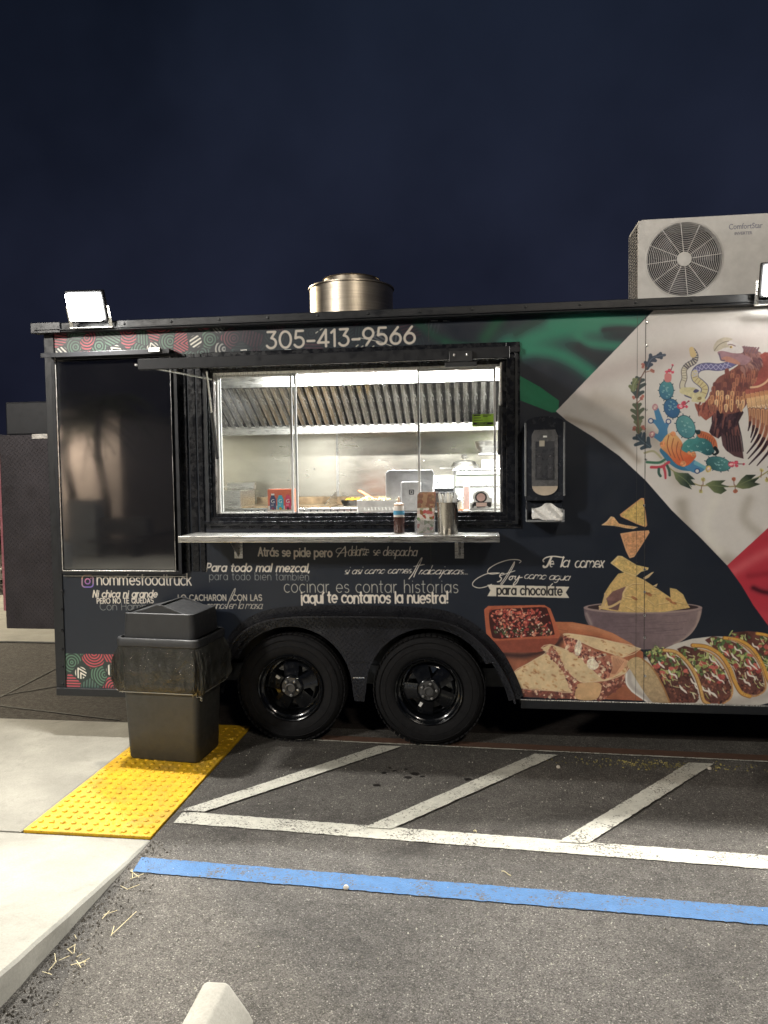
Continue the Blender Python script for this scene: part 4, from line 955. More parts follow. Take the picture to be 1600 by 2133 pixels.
stroke([(703,1160), (710,1150), (719,1139)], 2.2, VW, sm=False); stroke([(719,1139), (720,1150), (719,1159)], 2.8, VW, sm=False); stroke([(724,1150), (712,1152), (703,1152), (700,1148), (704,1143), (711,1142)], 1.5, VW); stroke([(768,1145), (752,1143)], 1.5, VW)
text('se despacha', (776,1157), (868,1158), 17, 2.1, VW, slant=.28, track=.07, cursive=True, asc=1.3)
text('si asi como comes', (716,1196), (856,1194), 13, 1.6, VW, slant=.5, track=.08, cursive=True, asc=1.8)
stroke([(852,1206), (862,1192), (872,1172), (879,1162), (876,1172), (866,1192), (862,1202)], 2, VW); stroke([(862,1180), (884,1176)], 1.4, VW)
text('rabajaras...', (872,1196), (974,1196), 13, 1.6, VW, slant=.5, track=.08, cursive=True, asc=2.2)
F_ = lambda pts: [(980+x/5.333, 1130+y/5.333) for x, y in pts]
stroke(F_([(545,228), (562,208), (520,192), (420,196), (300,235), (210,290), (192,335), (240,352), (322,340), (200,345), (95,388), (32,440), (30,482), (90,505), (160,495), (235,465)]), 1.7, VW)
stroke(F_([(300,438), (330,428), (345,400), (325,375), (345,345), (372,345)]), 2.2, VW); stroke(F_([(335,465), (400,370), (470,250), (490,215), (478,265), (400,400), (345,475)]), 1.7, VW); stroke(F_([(330,370), (420,340), (495,315)]), 1.5, VW)
stroke(F_([(470,375), (445,380), (430,405), (448,415), (470,395), (470,375), (500,380)]), 2.2, VW); stroke(F_([(505,375), (495,405), (515,412), (545,372), (520,440), (490,470), (478,462), (530,400), (575,388)]), 2.0, VW)
text('como agua', (1091,1205), (1185,1209), 13, 1.7, VW, slant=.4, track=.04, cursive=True, asc=1.5)
stroke([(1151,1216), (1146,1221)], 2, VW)
stroke(F_([(815,215), (808,195), (850,165), (930,155), (1010,165), (1040,168)]), 2.6, VW); stroke(F_([(900,165), (880,210), (850,265), (820,275), (812,262)]), 4.2, VW)
text('e', (1145,1181), (1153,1181), 18, 2.4, VW, slant=.2, cursive=True)
text('la', (1167,1181), (1184,1181), 20, 2.6, VW, slant=.3, track=.04, cursive=True, asc=1.1)
text('comex', (1197,1182), (1257,1182), 20, 2.5, VW, slant=.25, track=.07, cursive=True)
fill(F_([(188,470), (1100,492), (1060,556), (1100,618), (188,597), (222,534)]), (208,200,184), nzv=.04)
text('Atr\u00e1s se pide pero', (538,1158), (692,1160), 18, 3.5, VW, track=.10)
text('Para todo mal mezcal,', (429,1190), (645,1191), 17, 3.3, VW, slant=.22, track=.12)
text('Ni chica ni grande', (193,1244), (327,1244), 15, 3.0, VW, slant=.22, track=.12)
text('para chocolate', (1035,1238), (1171,1240), 19, 2.9, (28,28,32), track=.12)
# camera emblem beside the handle
ic = [(169,1197), (195,1197), (195,1224), (169,1224)]
def rrect(x0, y0, x1, y1, r_):
    P = []
    for cx_, cy_, a in ((x1-r_, y0+r_, -90), (x1-r_, y1-r_, 0), (x0+r_, y1-r_, 90), (x0+r_, y0+r_, 180)): P += [(cx_+r_*math.cos(R(a+t)), cy_+r_*math.sin(R(a+t))) for t in (0, 22, 45, 67, 90)]
    return P
def ring(P, w_, c0, c1, y0, y1):
    P = P+[P[0]]
    for i in range(len(P)-1):
        t = min(1, max(0, ((P[i][1]-y0)+(P[i][0]-169)*.6)/((y1-y0)*1.5))); stroke([P[i], P[i+1]], w_, tuple(c0[k]*(1-t)+c1[k]*t for k in range(3)), sm=False)
ring(rrect(171, 1199, 194, 1223, 6), 3.0, (236,176,120), (120,96,190), 1199, 1223)
ring([(182.5+5.2*math.cos(t), 1211+5.4*math.sin(t)) for t in [2*PI*k/16 for k in range(16)]], 2.6, (236,130,130), (150,96,190), 1204, 1218)
blob(189.5, 1204.5, 1.4, 1.4, 0, (220,120,160), q, nzv=0)

# ---- slight print wear and the image itself
cv = cv.mean(2, keepdims=True)*.08+cv*.92; cv *= (1+.03*NZ[..., None]); cv = np.clip(cv, 0, 1)
lum_ = cv.mean(2, keepdims=True); cv = np.where(lum_ > .22, np.clip(cv, 0, 1)**.90, cv)
img = bpy.data.images.new('wrap_print', CW, CH, alpha=False, float_buffer=False)
px = np.ones((CH, CW, 4), np.float32); px[..., :3] = cv; img.pixels.foreach_set(px.ravel()); img.update(); img.pack()
t = NT('printed_vinyl_wrap'); tx = t.n('ShaderNodeTexImage'); tx.image = img; tx.interpolation = 'Cubic'; tx.extension = 'EXTEND'
uvn = t.n('ShaderNodeUVMap'); uvn.uv_map = 'UVMap'; t.l(uvn.outputs[0], tx.inputs[0])
gm = t.n('ShaderNodeGamma'); gm.inputs[1].default_value = 1.0; t.l(tx.outputs[0], gm.inputs[0])
t.set(Base_Color=gm.outputs[0], Roughness=t.ramp(t.noise(t.wco(), 5, 4), [(.3, .30), (.7, .42)]))
t.bump(t.noise(t.wco((1, 1, .6)), 2.2, 4), .12, .02)
m_wrap = t.m

# ------------------------------------------------------------------ food trailer
XL, XR, ZB, ZT = -2.69, 2.72, .315, 2.60
TD = 2.35
tr = thing('food_trailer', (-.7, 1.1, 0), 'long black food trailer with a lit serving window and a flag and taco wrap', 'food trailer')
arch = [tuple(Wn([p])[0]) for p in [(452,1441), (462,1395), (480,1350), (508,1314), (548,1290), (600,1280), (680,1277), (800,1278), (885,1282), (935,1291), (975,1310), (1008,1338), (1035,1370), (1055,1405), (1068,1435), (1074,1457)]]
HX0, HX1, HZ0, HZ1 = -1.632, .150, 1.400, 2.300
hole = [(HX0, HZ0), (HX1, HZ0), (HX1, HZ1), (HX0, HZ1)]
outer = [(XL, ZB)] + [(x, max(z, ZB)) for x, z in arch] + [(XR, ZB), (XR, ZT), (XL, ZT)]
wb = MB().prism(outer, [hole], 0, .045)
wall_o = wb.build('front_wall', m_wrap, tr, origin=(0,0,0), label='black wall wrapped with a flag, an eagle emblem, tacos and slogans')
me = wall_o.data; uvl = me.uv_layers.new(name='UVMap')
for lp in me.loops:
    v = me.vertices[lp.vertex_index].co; uvl.data[lp.index].uv = ((v.x-WX0)/(WX1-WX0), (v.z-WZ0)/(WZ1-WZ0))
# body behind the wall
Bx('roof', XL, XR, .0455, TD, ZT-.03, ZT, m_black, tr)
Bx('end_wall', XL, XL+.04, .0455, TD, ZB, ZT-.031, m_black, tr)
Bx('end_wall', XR-.04, XR, .0455, TD, ZB, ZT-.031, m_black, tr)
Bx('rear_wall', XL+.041, XR-.041, TD-.04, TD, ZB, ZT-.031, m_black, tr)
Bx('chassis', XL+.1, XR-.1, .30, TD-.3, .30, .42, m_black, tr)
# roof rail and drip edge, with rivets
MB().box(XL-.05, XR+.02, -.055, .0, 2.548, 2.606).box(XL-.05, XR+.02, -.062, -.055, 2.548, 2.556).build('roof_rail', m_black, tr, bevel=.004)
Bx('drip_edge', XL-.03, XR, -.066, -.0625, 2.560, 2.567, m_black, tr, bevel=.001)
Bx('rail_end_cap', XL-.055, XL+.14, -.066, -.056, 2.545, 2.610, m_blackgl, tr, bevel=.003)
rail = MB()
for k in range(18): x = XL+.25+k*.3; rail.lathe([(.009,0), (.007,-.004), (0,-.005)], (x, -.0555, 2.585), 'Y', n=8)
rail.build('rail_rivet', m_black, tr, smooth=50, kind='stuff')
# bottom rail
x1 = arch[0][0]; x2 = arch[-1][0]
for a, b in ((XL, x1-.03), (x2+.03, XR)): Bx('bottom_rail', a, b, -.022, .02, .268, .318, m_black, tr, bevel=.003)
Bx('rail_edge_strip', x2+.03, XR, -.024, -.0225, .3185, .3235, m_aluv, tr, bevel=.0006)
# corner trim with rivets
Bx('corner_trim', XL-.006, W(134,1300)[0], -.008, -.0005, ZB, 2.548, m_black, tr, bevel=.002)
rv = MB()
for v in (1231, 1270, 1313, 1352, 1388, 1425):
    z = W(133, v)[2]; x = W(133, v)[0]; rv.lathe([(.0105,0), (.0085,-.005), (0,-.0065)], (x-.006, -.0082, z), 'Y', n=10)
rv.build('trim_rivet', m_blackgl, tr, smooth=50, kind='stuff')
# panel joints and screws
sj = MB()
for u, v in ((898, 1200), (1343, 1100)):
    x = W(u, v)[0]
    if u > 1000: sj.box(x-.0015, x+.0015, -.0016, -.0004, ZB, 2.548); sj.box(x-.046, x-.0445, -.0012, -.0004, ZB, 2.548)
    else: sj.box(x-.0015, x+.0015, -.0016, -.0004, .80, 1.29); sj.box(x-.0015, x+.0015, -.0016, -.0004, 2.42, 2.548)
sj.build('panel_joint', M('joint_dark', (.045,.042,.042), .5), tr)
sc0 = None
for u, v in ((1348,672), (1347,720), (1346,853), (1345,957), (1342,1053), (1343,1186), (1343,1233), (1343,1282), (1343,1328), (1344,1371), (1344,1408)):
    p = W(u, v)
    if sc0 is None: sc0 = MB().lathe([(.0085,0), (.0065,-.0035), (0,-.0042)], (p.x, -.0005, p.z), 'Y', n=10).build('screw', m_aluv, tr, smooth=50); s0 = p
    else: inst(sc0, (p.x-s0.x, 0, p.z-s0.z), tr)

# fender arch: flanged tread-plate trim following the wheel opening
def offset(pts, d):
    out = []
    for i, (x, z) in enumerate(pts):
        a = pts[max(i-1, 0)]; b = pts[min(i+1, len(pts)-1)]; tx_, tz_ = b[0]-a[0], b[1]-a[1]; L = math.hypot(tx_, tz_); out.append((x-tz_/L*d, z+tx_/L*d))
    return out
ac = cr(np.array([(x, z) for x, z in arch]), n=5).tolist(); ao = offset(ac, .004); ai = offset(ac, -.042)
fb = MB()
def band(pa, pb, ya, yb, b):
    n = len(pa); vs = [(x, ya, z) for x, z in pa]+[(x, yb, z) for x, z in pb]; b.add(vs, [(i, i+n, i+n+1, i+1) for i in range(n-1)])
band(ai, ac, -.0035, -.0035, fb); band(ac, offset(ac, .048), -.0035, -.0035, fb)
band(ac, ac, -.085, -.004, fb); band(offset(ac, -.012), offset(ac, -.012), -.004, -.085, fb); band(offset(ac, -.012), ac, -.085, -.085, fb); band(offset(ac, .003), offset(ac, .003), -.085, -.004, fb)
fb.build('fender_trim', m_dia, tr, smooth=40)
# skirt plate between and above the tyres, with round tyre cut-outs
wc = [W(605, 1440, .03), W(893, 1452, .03)]; TR = .338
wx = [wc[0].x, wc[1].x]; wz = TR-.005
def arcp(cx_, r_, a0, a1, n): return [(cx_+r_*math.cos(R(a0+(a1-a0)*k/n)), wz+r_*math.sin(R(a0+(a1-a0)*k/n))) for k in range(n+1)]
ra = .385
skirt = []
top = offset(ac, -.012)
skirt = [p for p in top if p[1] > .52]
ang = math.degrees(math.asin(.0)); mid = (wx[0]+wx[1])/2
dx_ = (wx[1]-wx[0])/2; am = math.degrees(math.acos(min(1, (dx_-.03)/ra)))
right = [(skirt[-1][0], .52)]+[p for p in arcp(wx[1], ra, 27, 180-am, 20)]
left_ = [p for p in arcp(wx[0], ra, am, 153, 20)]+[(skirt[0][0], .52)]
poly = skirt+right+[(mid+.03, .26), (mid-.03, .26)]+left_
poly = poly[::-1] if sum(poly[i][0]*poly[(i+1) % len(poly)][1]-poly[(i+1) % len(poly)][0]*poly[i][1] for i in range(len(poly))) < 0 else poly
MB().prism(poly, [], .055, .060).build('skirt_plate', m_dia, tr, label='dark tread plate skirt filling the arch above both tyres')
Bx('skirt_seam', mid-.06, mid+.06, .0495, .0545, .50, .504, m_frame, tr, bevel=0)
Bx('slot_bracket', mid-.035, mid+.035, .0485, .0545, .405, .412, m_aluv, tr, bevel=.001)
# inner wheel well
MB().box(wx[0]-.55, wx[1]+.62, .36, .38, .30, .80).box(wx[0]-.55, wx[1]+.62, .0605, .36, .80, .81).build('wheel_well', m_black, tr, bevel=0)
# wheels
def wheel(x, rot, y0=.0, tyre0=None):
    wt = bpy.data.objects.new('wheel', None); C.objects.link(wt); wt.location = (x, y0+.12, TR); wt.parent = tr
    wt.matrix_parent_inverse = WM[tr].inverted(); WM[wt] = Matrix.Translation((x, y0+.12, TR))
    c = (x, y0, TR)
    prof = [(.195,.028), (.205,.012), (.222,.002), (.255,-.004), (.292,.000), (.315,.010), (.328,.022), (.336,.040), (.338,.065), (.338,.150), (.336,.180), (.328,.198), (.30,.215), (.24,.220), (.20,.20)]
    b = MB().lathe(prof, c, 'Y', n=64)
    for rr in (.262, .300): b.lathe([(rr-.003,-.0035), (rr,-.0065), (rr+.003,-.0030)], c, 'Y', n=64)
    for k in range(60):   # shoulder tread blocks
        t = 2*PI*k/60; d = Vector((math.cos(t), 0, math.sin(t)))
        for yy in (.030, .085, .14): p = Vector(c)+d*.3385+Vector((0, yy, 0)); b.bar(p-d*.004, p+d*.0015, .026, .044, up=(0,1,0))
    b.build('tyre', m_rubber, wt, smooth=35)
    rim = bpy.data.objects.new('rim', None)
    b = MB().lathe([(.2065,.010), (.207,.000), (.203,-.006), (.197,-.003), (.193,.010), (.186,.018), (.176,.022), (.170,.050), (.168,.085)], c, 'Y', n=64)
    # dished centre disc with five wide webs
    b.lathe([(.160,.078), (.150,.064), (.138,.060)], c, 'Y', n=64)
    for k in range(5):
        a = rot+2*PI*k/5; pts = []
        n = 6; A0 = a-.34; A1 = a+.34
        outr = [(.160*math.cos(A0+(A1-A0)*i/n), .160*math.sin(A0+(A1-A0)*i/n)) for i in range(n+1)]
        inr = [(.072*math.cos(a-.62+1.24*i/n), .072*math.sin(a-.62+1.24*i/n)) for i in range(n+1)]
        vs = [(x+px_, y0+.061, TR+pz_) for px_, pz_ in outr]+[(x+px_, y0+.040, TR+pz_) for px_, pz_ in inr]
        b.add(vs, [(i, i+1, i+n+2, i+n+1)[::-1] for i in range(n)])
    b.lathe([(.075,.041), (.066,.030), (.060,.028), (.034,.028)], c, 'Y', n=40)
    b.lathe([(.168,.086), (.168,.10), (0,.10)], c, 'Y', n=40)
    ro = b.build('rim', m_rim, wt, smooth=40)
    b = MB().lathe([(.060,.0275), (.058,.024), (.036,.024), (.034,.004), (.031,-.006), (.024,-.008), (.022,.004), (0,.004)], c, 'Y', n=32)
    b.build('hub', m_hub, ro, smooth=40)
    n0 = None
    for k in range(5):
        a = rot+PI/5+2*PI*k/5; px_, pz_ = x+.0465*math.cos(a), TR+.0465*math.sin(a)
        if n0 is None:
            n0 = MB().lathe([(.0105,.024), (.0105,.006), (.0085,.002), (.005,.001), (.005,.006), (0,.006)], (px_, y0, pz_), 'Y', n=6).build('lug_nut', m_lug, ro); p0 = (px_, pz_)
        else: inst(n0, (px_-p0[0], 0, pz_-p0[1]), ro)
    a = rot+.95 if rot > .5 else rot+.2
    px_, pz_ = x+.105*math.cos(a), TR+.105*math.sin(a); d = Vector((math.cos(a), 0, math.sin(a)))
    MB().bar(Vector((px_, y0+.040, pz_))-d*.014, Vector((px_, y0+.040, pz_))+d*.014, .018, .0015, up=(0,1,0)).build('balance_sticker', m_white, ro)
    return wt
wheel(wx[0], .55+PI/2-.5, .03); wheel(wx[1], PI+.10, .03)

# left display panel: hinged board with a glossy face, framed, with its own little hood
dx0, dx1, dz0, dz1 = W(110,742,-.05)[0], W(370,1190,-.05)[0], W(200,1192,-.05)[2], W(200,742,-.05)[2]
t = NT('glossy_dark_acrylic'); v = t.wco()
t.set(Base_Color=(.010,.010,.012), Roughness=t.ramp(t.noise(v, 3, 5), [(.3, .035), (.7, .075)])); t.b.inputs['IOR'].default_value = 2.5; t.b.inputs['Coat Weight'].default_value = .6; t.b.inputs['Coat Roughness'].default_value = .03
t.bump(t.noise(t.wco((1, 1, .35)), 1.2, 2), .03, .02); m_acr = t.m
dpn = MB().box(dx0+.016, dx1-.016, -.048, -.001, dz0+.016, dz1-.012).build('display_panel', m_acr, tr, bevel=.002, label='large glossy dark board mirroring the street')
def inner_frame(x0, x1, z0, z1, wdt, y0, y1): return MB().box(x0, x0+wdt, y0, y1, z0, z1).box(x1-wdt, x1, y0, y1, z0, z1).box(x0+wdt, x1-wdt, y0, y1, z0, z0+wdt).box(x0+wdt, x1-wdt, y0, y1, z1-wdt, z1)
inner_frame(dx0-.012, dx1+.030, dz0-.012, dz1+.006, .022, -.053, -.0005).build('panel_frame', m_frame, dpn, bevel=.002)
MB().box(dx0+.0145, dx0+.0215, -.056, -.0535, dz0+.01, dz1).box(dx0+.02, dx1-.01, -.056, -.0535, dz0+.0065, dz0+.0125).box(dx1-.012, dx1-.008, -.056, -.0535, dz0+.01, dz1).build('edge_strip', m_aluv, dpn, bevel=.0006)
MB().prism([(0,0)]*0 or [(dx0-.03, dz1+.010), (dx1+.02, dz1+.010), (dx1+.02, dz1+.016), (dx0-.03, dz1+.016)], [], -.13, -.0005).box(dx0-.03, dx1+.02, -.134, -.1305, dz1-.012, dz1+.016).build('panel_hood', m_frame, dpn, bevel=.0015)
MB().box(dx1-.10, dx1-.03, -.150, -.134, dz1-.004, dz1+.022).build('hood_latch', m_alu, dpn, bevel=.002)
# horizontal seams below the display panel
MB().box(dx0-.01, dx1+.03, -.0035, -.0004, W(200,1200)[2]-.001, W(200,1200)[2]+.002).build('hinge_seam', m_alu, tr)
# vertical posts between display panel and window
for u0_, u1_, y in ((378,392,-.012), (396,410,-.006), (414,424,-.010)):
    x0_, x1_ = W(u0_,950)[0], W(u1_,950)[0]; Bx('post', x0_, x1_, y, -.0005, W(400,1190)[2], 2.398, m_blackgl, tr, bevel=.002)

# serving window: outer casing, sashes, panes
wf = MB()
FX0, FX1, FZ0, FZ1 = W(430,1090)[0], W(1084,1100)[0], W(700,1100)[2], 2.40
for x0_, x1_, z0_, z1_ in ((FX0, HX0, FZ0, FZ1), (HX1, FX1, FZ0, FZ1), (HX0, HX1, FZ0, HZ0), (HX0, HX1, HZ1, FZ1)): wf.box(x0_, x1_, -.016, -.0005, z0_, z1_)
wf.build('window_casing', m_blackgl, tr, bevel=.003)
wi = MB().box(HX1+.05, FX1-.012, -.028, -.0165, FZ0+.02, FZ1-.02).box(FX0+.01, HX0-.01, -.028, -.0165, FZ0+.02, FZ1-.02).box(HX0-.01, HX1+.05, -.028, -.0165, FZ0+.02, HZ0-.030)
wi.build('casing_rib', m_black, tr, bevel=.002)
GX0, GX1, GZ0, GZ1 = W(455,1069,.03)[0], W(1048,1069,.03)[0], W(700,1069,.03)[2], 2.265
fr = inner_frame(HX0, HX1, HZ0, HZ1, .022, .0, .075).build('window_frame', m_blackgl, tr, bevel=.002)
MB().box(GX0-.018, GX1+.012, .010, .070, GZ0-.012, GZ0).box(HX0+.0225, HX0+.036, .004, .070, GZ0, GZ1).box(HX1-.036, HX1-.0225, .004, .070, GZ0, GZ1).box(HX0+.0225, HX1-.0225, .004, .070, GZ1, GZ1+.030).build('window_track', m_aluv, fr, bevel=.001)
t = NT('window_glass'); v = t.wco(); tb = t.n('ShaderNodeBsdfTransparent'); gl = t.n('ShaderNodeBsdfGlossy'); df = t.n('ShaderNodeBsdfDiffuse')
tb.inputs[0].default_value = (.97,.98,.97,1); gl.inputs['Roughness'].default_value = .03; df.inputs[0].default_value = (.8,.82,.85,1)
hz = t.ramp(t.noise(t.wco((1,1,.6)), 5, 6, .7, .8), [(.4, .03), (.75, .34)]); sp_ = t.n('ShaderNodeSeparateXYZ'); t.l(t.wco(), sp_.inputs[0])
upz = t.ramp(t.math('MULTIPLY', t.math('SUBTRACT', sp_.outputs['Z'], 1.9), 2.6), [(0, .12), (1, .9)]); hz = t.math('MULTIPLY', hz, upz)
m1 = t.n('ShaderNodeMixShader'); m2 = t.n('ShaderNodeMixShader'); m1.inputs[0].default_value = .07
t.l(tb.outputs[0], m1.inputs[1]); t.l(gl.outputs[0], m1.inputs[2]); t.l(hz, m2.inputs[0]); t.l(m1.outputs[0], m2.inputs[1]); t.l(df.outputs[0], m2.inputs[2]); t.l(m2.outputs[0], t.out.inputs[0])
m_glass = t.m
def sash(u0_, u1_, y, edges, glass=True):
    x0_, x1_ = W(u0_,1069,y)[0], W(u1_,1069,y)[0]; b = MB()
    b.box(x0_, x0_+.013, y-.008, y+.008, GZ0, GZ1).box(x1_-.013, x1_, y-.008, y+.008, GZ0, GZ1).box(x0_+.013, x1_-.013, y-.008, y+.008, GZ0, GZ0+.010).box(x0_+.013, x1_-.013, y-.008, y+.008, GZ1-.012, GZ1)
    s_ = b.build('sash', m_sash, tr, bevel=.001)
    MB().quad((x0_+.012, y, GZ0+.009), (x1_-.012, y, GZ0+.009), (x1_-.012, y, GZ1-.011), (x0_+.012, y, GZ1-.011)).build('pane', m_glass, s_)
    return s_
sash(457, 613, .022, 0); sash(872, 1034, .022, 0); sash(462, 622, .050, 0); 
Bx('sill', FX0-.01, HX1+.03, -.040, -.0285, FZ0+.03, FZ0+.045, m_blackgl, tr)

# awning hatch, hinged above the window and held out by gas struts
AX0, AX1, AY = -1.700, .140, -.80
AZ0, AZ1 = 2.190, 2.240      # outer edge, bottom and top
HZ = 2.355                   # hinge height
def slab_y(b, x0, x1, y0, z0, y1, z1, th):
    return b.add([(x0,y0,z0), (x1,y0,z0), (x1,y1,z1), (x0,y1,z1), (x0,y0,z0+th), (x1,y0,z0+th), (x1,y1,z1+th), (x0,y1,z1+th)], [(3,2,1,0), (4,5,6,7), (0,1,5,4), (1,2,6,5), (2,3,7,6), (3,0,4,7)])
HI = 2.315
aw = slab_y(MB(), AX0+.02, AX1-.02, AY+.02, AZ0+.022, -.03, HI, .008).build('awning_hatch', m_steel, tr, label='raised hatch with a bright metal underside')
MB().box(AX0, AX1, AY-.012, AY+.012, AZ0, AZ1+.004).build('hatch_edge', m_frame, aw, bevel=.003)
for x in (AX0, AX1-.03): slab_y(MB(), x, x+.03, AY+.0125, AZ0+.004, -.03, HI-.012, .040).build('hatch_side', m_frame, aw, bevel=.002)
MB().box(AX0-.02, AX1+.09, -.038, -.0165, HI+.022, HI+.055).build('hinge_bar', m_frame, aw, bevel=.003)
p = W(960, 742, AY-.013)
MB().box(p.x-.055, p.x+.055, AY-.035, AY-.0125, p.z-.028, p.z+.022).box(p.x-.075, p.x+.075, AY-.030, AY-.0125, p.z-.050, p.z-.029).build('hatch_latch', m_dark, aw, bevel=.003)
b = MB()
for dxx in (-.03, .03): b.lathe([(.008,0), (.006,-.003), (0,-.004)], (p.x+dxx, AY-.0352, p.z+.004), 'Y', n=8)
b.build('latch_bolt', m_aluv, aw, smooth=50)
for (a, bq, k) in (((431,792,-.30), (453,955,-.02), 0), ((1044,775,-.30), (1040,945,-.02), 1)):
    A, B = W(*a), W(*bq); A.z = 2.345-.10; mdl = A.lerp(B, .45)
    s_ = MB().tube([mdl, B], .0105, 10).build('gas_strut', m_dark, aw, smooth=50); MB().tube([A, mdl], .0055, 8).build('strut_rod', m_alu, s_, smooth=50)
MB().tube([W(282,760,-.78), W(440,790,-.05)], .006, 8).build('hatch_stay', m_alu, aw, smooth=50)

# serving shelf on two slotted brackets
SX0, SX1, SZ = -1.735, .103, 1.308
sh = MB().box(SX0, SX1, -.285, -.0175, SZ-.010, SZ).box(SX0, SX1, -.292, -.2855, SZ-.036, SZ).build('serving_shelf', m_alu, tr, bevel=.0025, label='narrow brushed metal shelf below the serving window')
for u in (497, 957):
    x = W(u, 1140)[0]; b = MB()
    z0_, z1_ = W(u, 1163)[2], SZ-.0105
    hs = [(z0_+.02+k*.034, z0_+.034+k*.034) for k in range(3)]
    b.prism([(x-.026, z0_), (x+.026, z0_), (x+.026, z1_), (x-.026, z1_)], [[(x-.006, a), (x+.006, a), (x+.006, c), (x-.006, c)] for a, c in hs if c < z1_-.005], -.0045, -.0005)
    b.add([(x-.003,-.005,z0_+.01), (x-.003,-.20,z1_), (x-.003,-.005,z1_), (x+.003,-.005,z0_+.01), (x+.003,-.20,z1_), (x+.003,-.005,z1_)], [(0,2,1), (3,4,5), (0,1,4,3), (1,2,5,4), (2,0,3,5)])
    b.build('shelf_bracket', m_alu, sh, bevel=.0008)
# hatch stay latches on the rail above the window, small hardware
hw = MB()
for u, v in ((508,729), (600,728), (672,732), (893,727), (930,668), (905,668)):
    p = W(u, v); hw.box(p.x-.02, p.x+.02, -.004, -.0005, p.z-.0025, p.z+.0015)
hw.build('hatch_hardware', m_alu, tr, bevel=0)

# tongue box: tread-plate generator housing beyond the left end
gx0, gx1 = W(5,1100,.25)[0], XL-.003
gz0, gz1 = W(60,1310,.25)[2], W(60,905,.25)[2]
gb = thing('tongue_box', ((gx0+gx1)/2, .8, gz0), 'tall grey tread plate box with a reddish edge at the left end of the trailer', 'storage box')
Bx('box_body', gx0, gx1, .25, 1.5, gz0, gz1, m_diag, gb, bevel=.006)
Bx('box_lid', gx0+.02, gx1, .30, 1.45, gz1+.001, W(60,835,.25)[2], m_frame, gb, bevel=.01)
Bx('corner_plate', W(65,900,.24)[0], gx1-.02, .244, .2495, gz1-.03, gz1+.002, m_alu, gb, bevel=.001)
Bx('edge_reflector', gx0-.022, gx0-.004, .26, .28, gz0+.12, gz1, M('reddish_edge', (.28,.10,.12), .35), gb, bevel=.002)
# jack stand under the nose
b = MB().tube([(-2.3,.9,.0), (-2.3,.9,.34)], .03, 10).box(-2.37,-2.23,.83,.97,0,.01); b.build('jack_leg', m_black, tr, smooth=40)
b = MB().box(W(1085,1490,.3)[0]-.012, W(1085,1490,.3)[0]+.012, .30, .33, .20, .31); b.build('underbody_bracket', m_frame, tr)

# kitchen room inside
KX0, KX1, KY, KZ0, KZ1 = -2.62, 2.62, 2.25, .88, 2.50
MB().box(KX0, KX1, KY, KY+.03, KZ0, KZ1).build('kitchen_back_wall', m_steelw, tr, label='stainless back wall of the kitchen')
MB().box(KX0, KX0+.02, .08, KY-.001, KZ0, KZ1).build('kitchen_side_wall', m_steelw, tr)
MB().box(1.0, 1.02, .08, KY-.001, KZ0, KZ1).build('kitchen_side_wall', M('white_wall_panel', (.75,.74,.70), .4), tr)
MB().box(KX0, KX1, .08, KY, KZ1+.001, KZ1+.02).build('kitchen_ceiling', M('white_ceiling_panel', (.78,.78,.76), .4), tr)
MB().box(KX0, KX1, .08, KY, KZ0-.02, KZ0-.001).build('kitchen_floor', m_floor, tr)
b = MB(); 
for z0_, z1_, xa, xb in ((.905, HZ0-.001, KX0, KX1), (HZ1+.001, KZ1, KX0, KX1), (HZ0, HZ1, KX0, HX0-.001), (HZ0, HZ1, HX1+.001, KX1)): b.box(xa, xb, .046, .060, z0_, z1_)
b.build('kitchen_front_lining', M('white_lining', (.70,.70,.68), .4), tr)
b = MB()
for u in (703,):
    x = W(u, 1000, KY-.01)[0]; b.box(x-.010, x+.010, KY-.004, KY-.0005, 1.2, W(u, 905, KY)[2])
b.build('wall_joint', m_steel, tr)
b = MB()
for u, v in ((703,943), (704,977), (705,1007), (654,977), (883,960), (600,1000), (820,990)): p = W(u, v, KY-.01); b.lathe([(.009,0), (.006,-.005), (0,-.006)], (p.x, KY-.001, p.z), 'Y', n=8)
b.build('wall_rivet', m_aluv, tr, smooth=50, kind='stuff')

# ------------------------------------------------------------------ things on and around the trailer
def light_disc(name, loc, direction, size, watts, col, parent=None, spread=180, shape='DISK', sy=None):
    l = bpy.data.lights.new(name, 'AREA'); l.energy = watts; l.color = col; l.size = size; l.shape = shape
    if sy: l.size_y = sy
    l.spread = R(spread); o = bpy.data.objects.new(name, l); C.objects.link(o); o.location = loc
    o.rotation_euler = Vector(direction).to_track_quat('-Z', 'Y').to_euler(); WM[o] = Matrix.Translation(loc)
    if parent: o.parent = parent; o.matrix_parent_inverse = WM[parent].inverted()
    return o
def emis(name, col, st):
    m_ = bpy.data.materials.new(name); m_.use_nodes = True; n = m_.node_tree; n.nodes.clear(); e = n.nodes.new('ShaderNodeEmission'); o = n.nodes.new('ShaderNodeOutputMaterial')
    e.inputs[0].default_value = (*col, 1); e.inputs[1].default_value = st; n.links.new(e.outputs[0], o.inputs[0]); return m_
m_led = emis('led_flood_face', (1.0,.98,.92), 50)
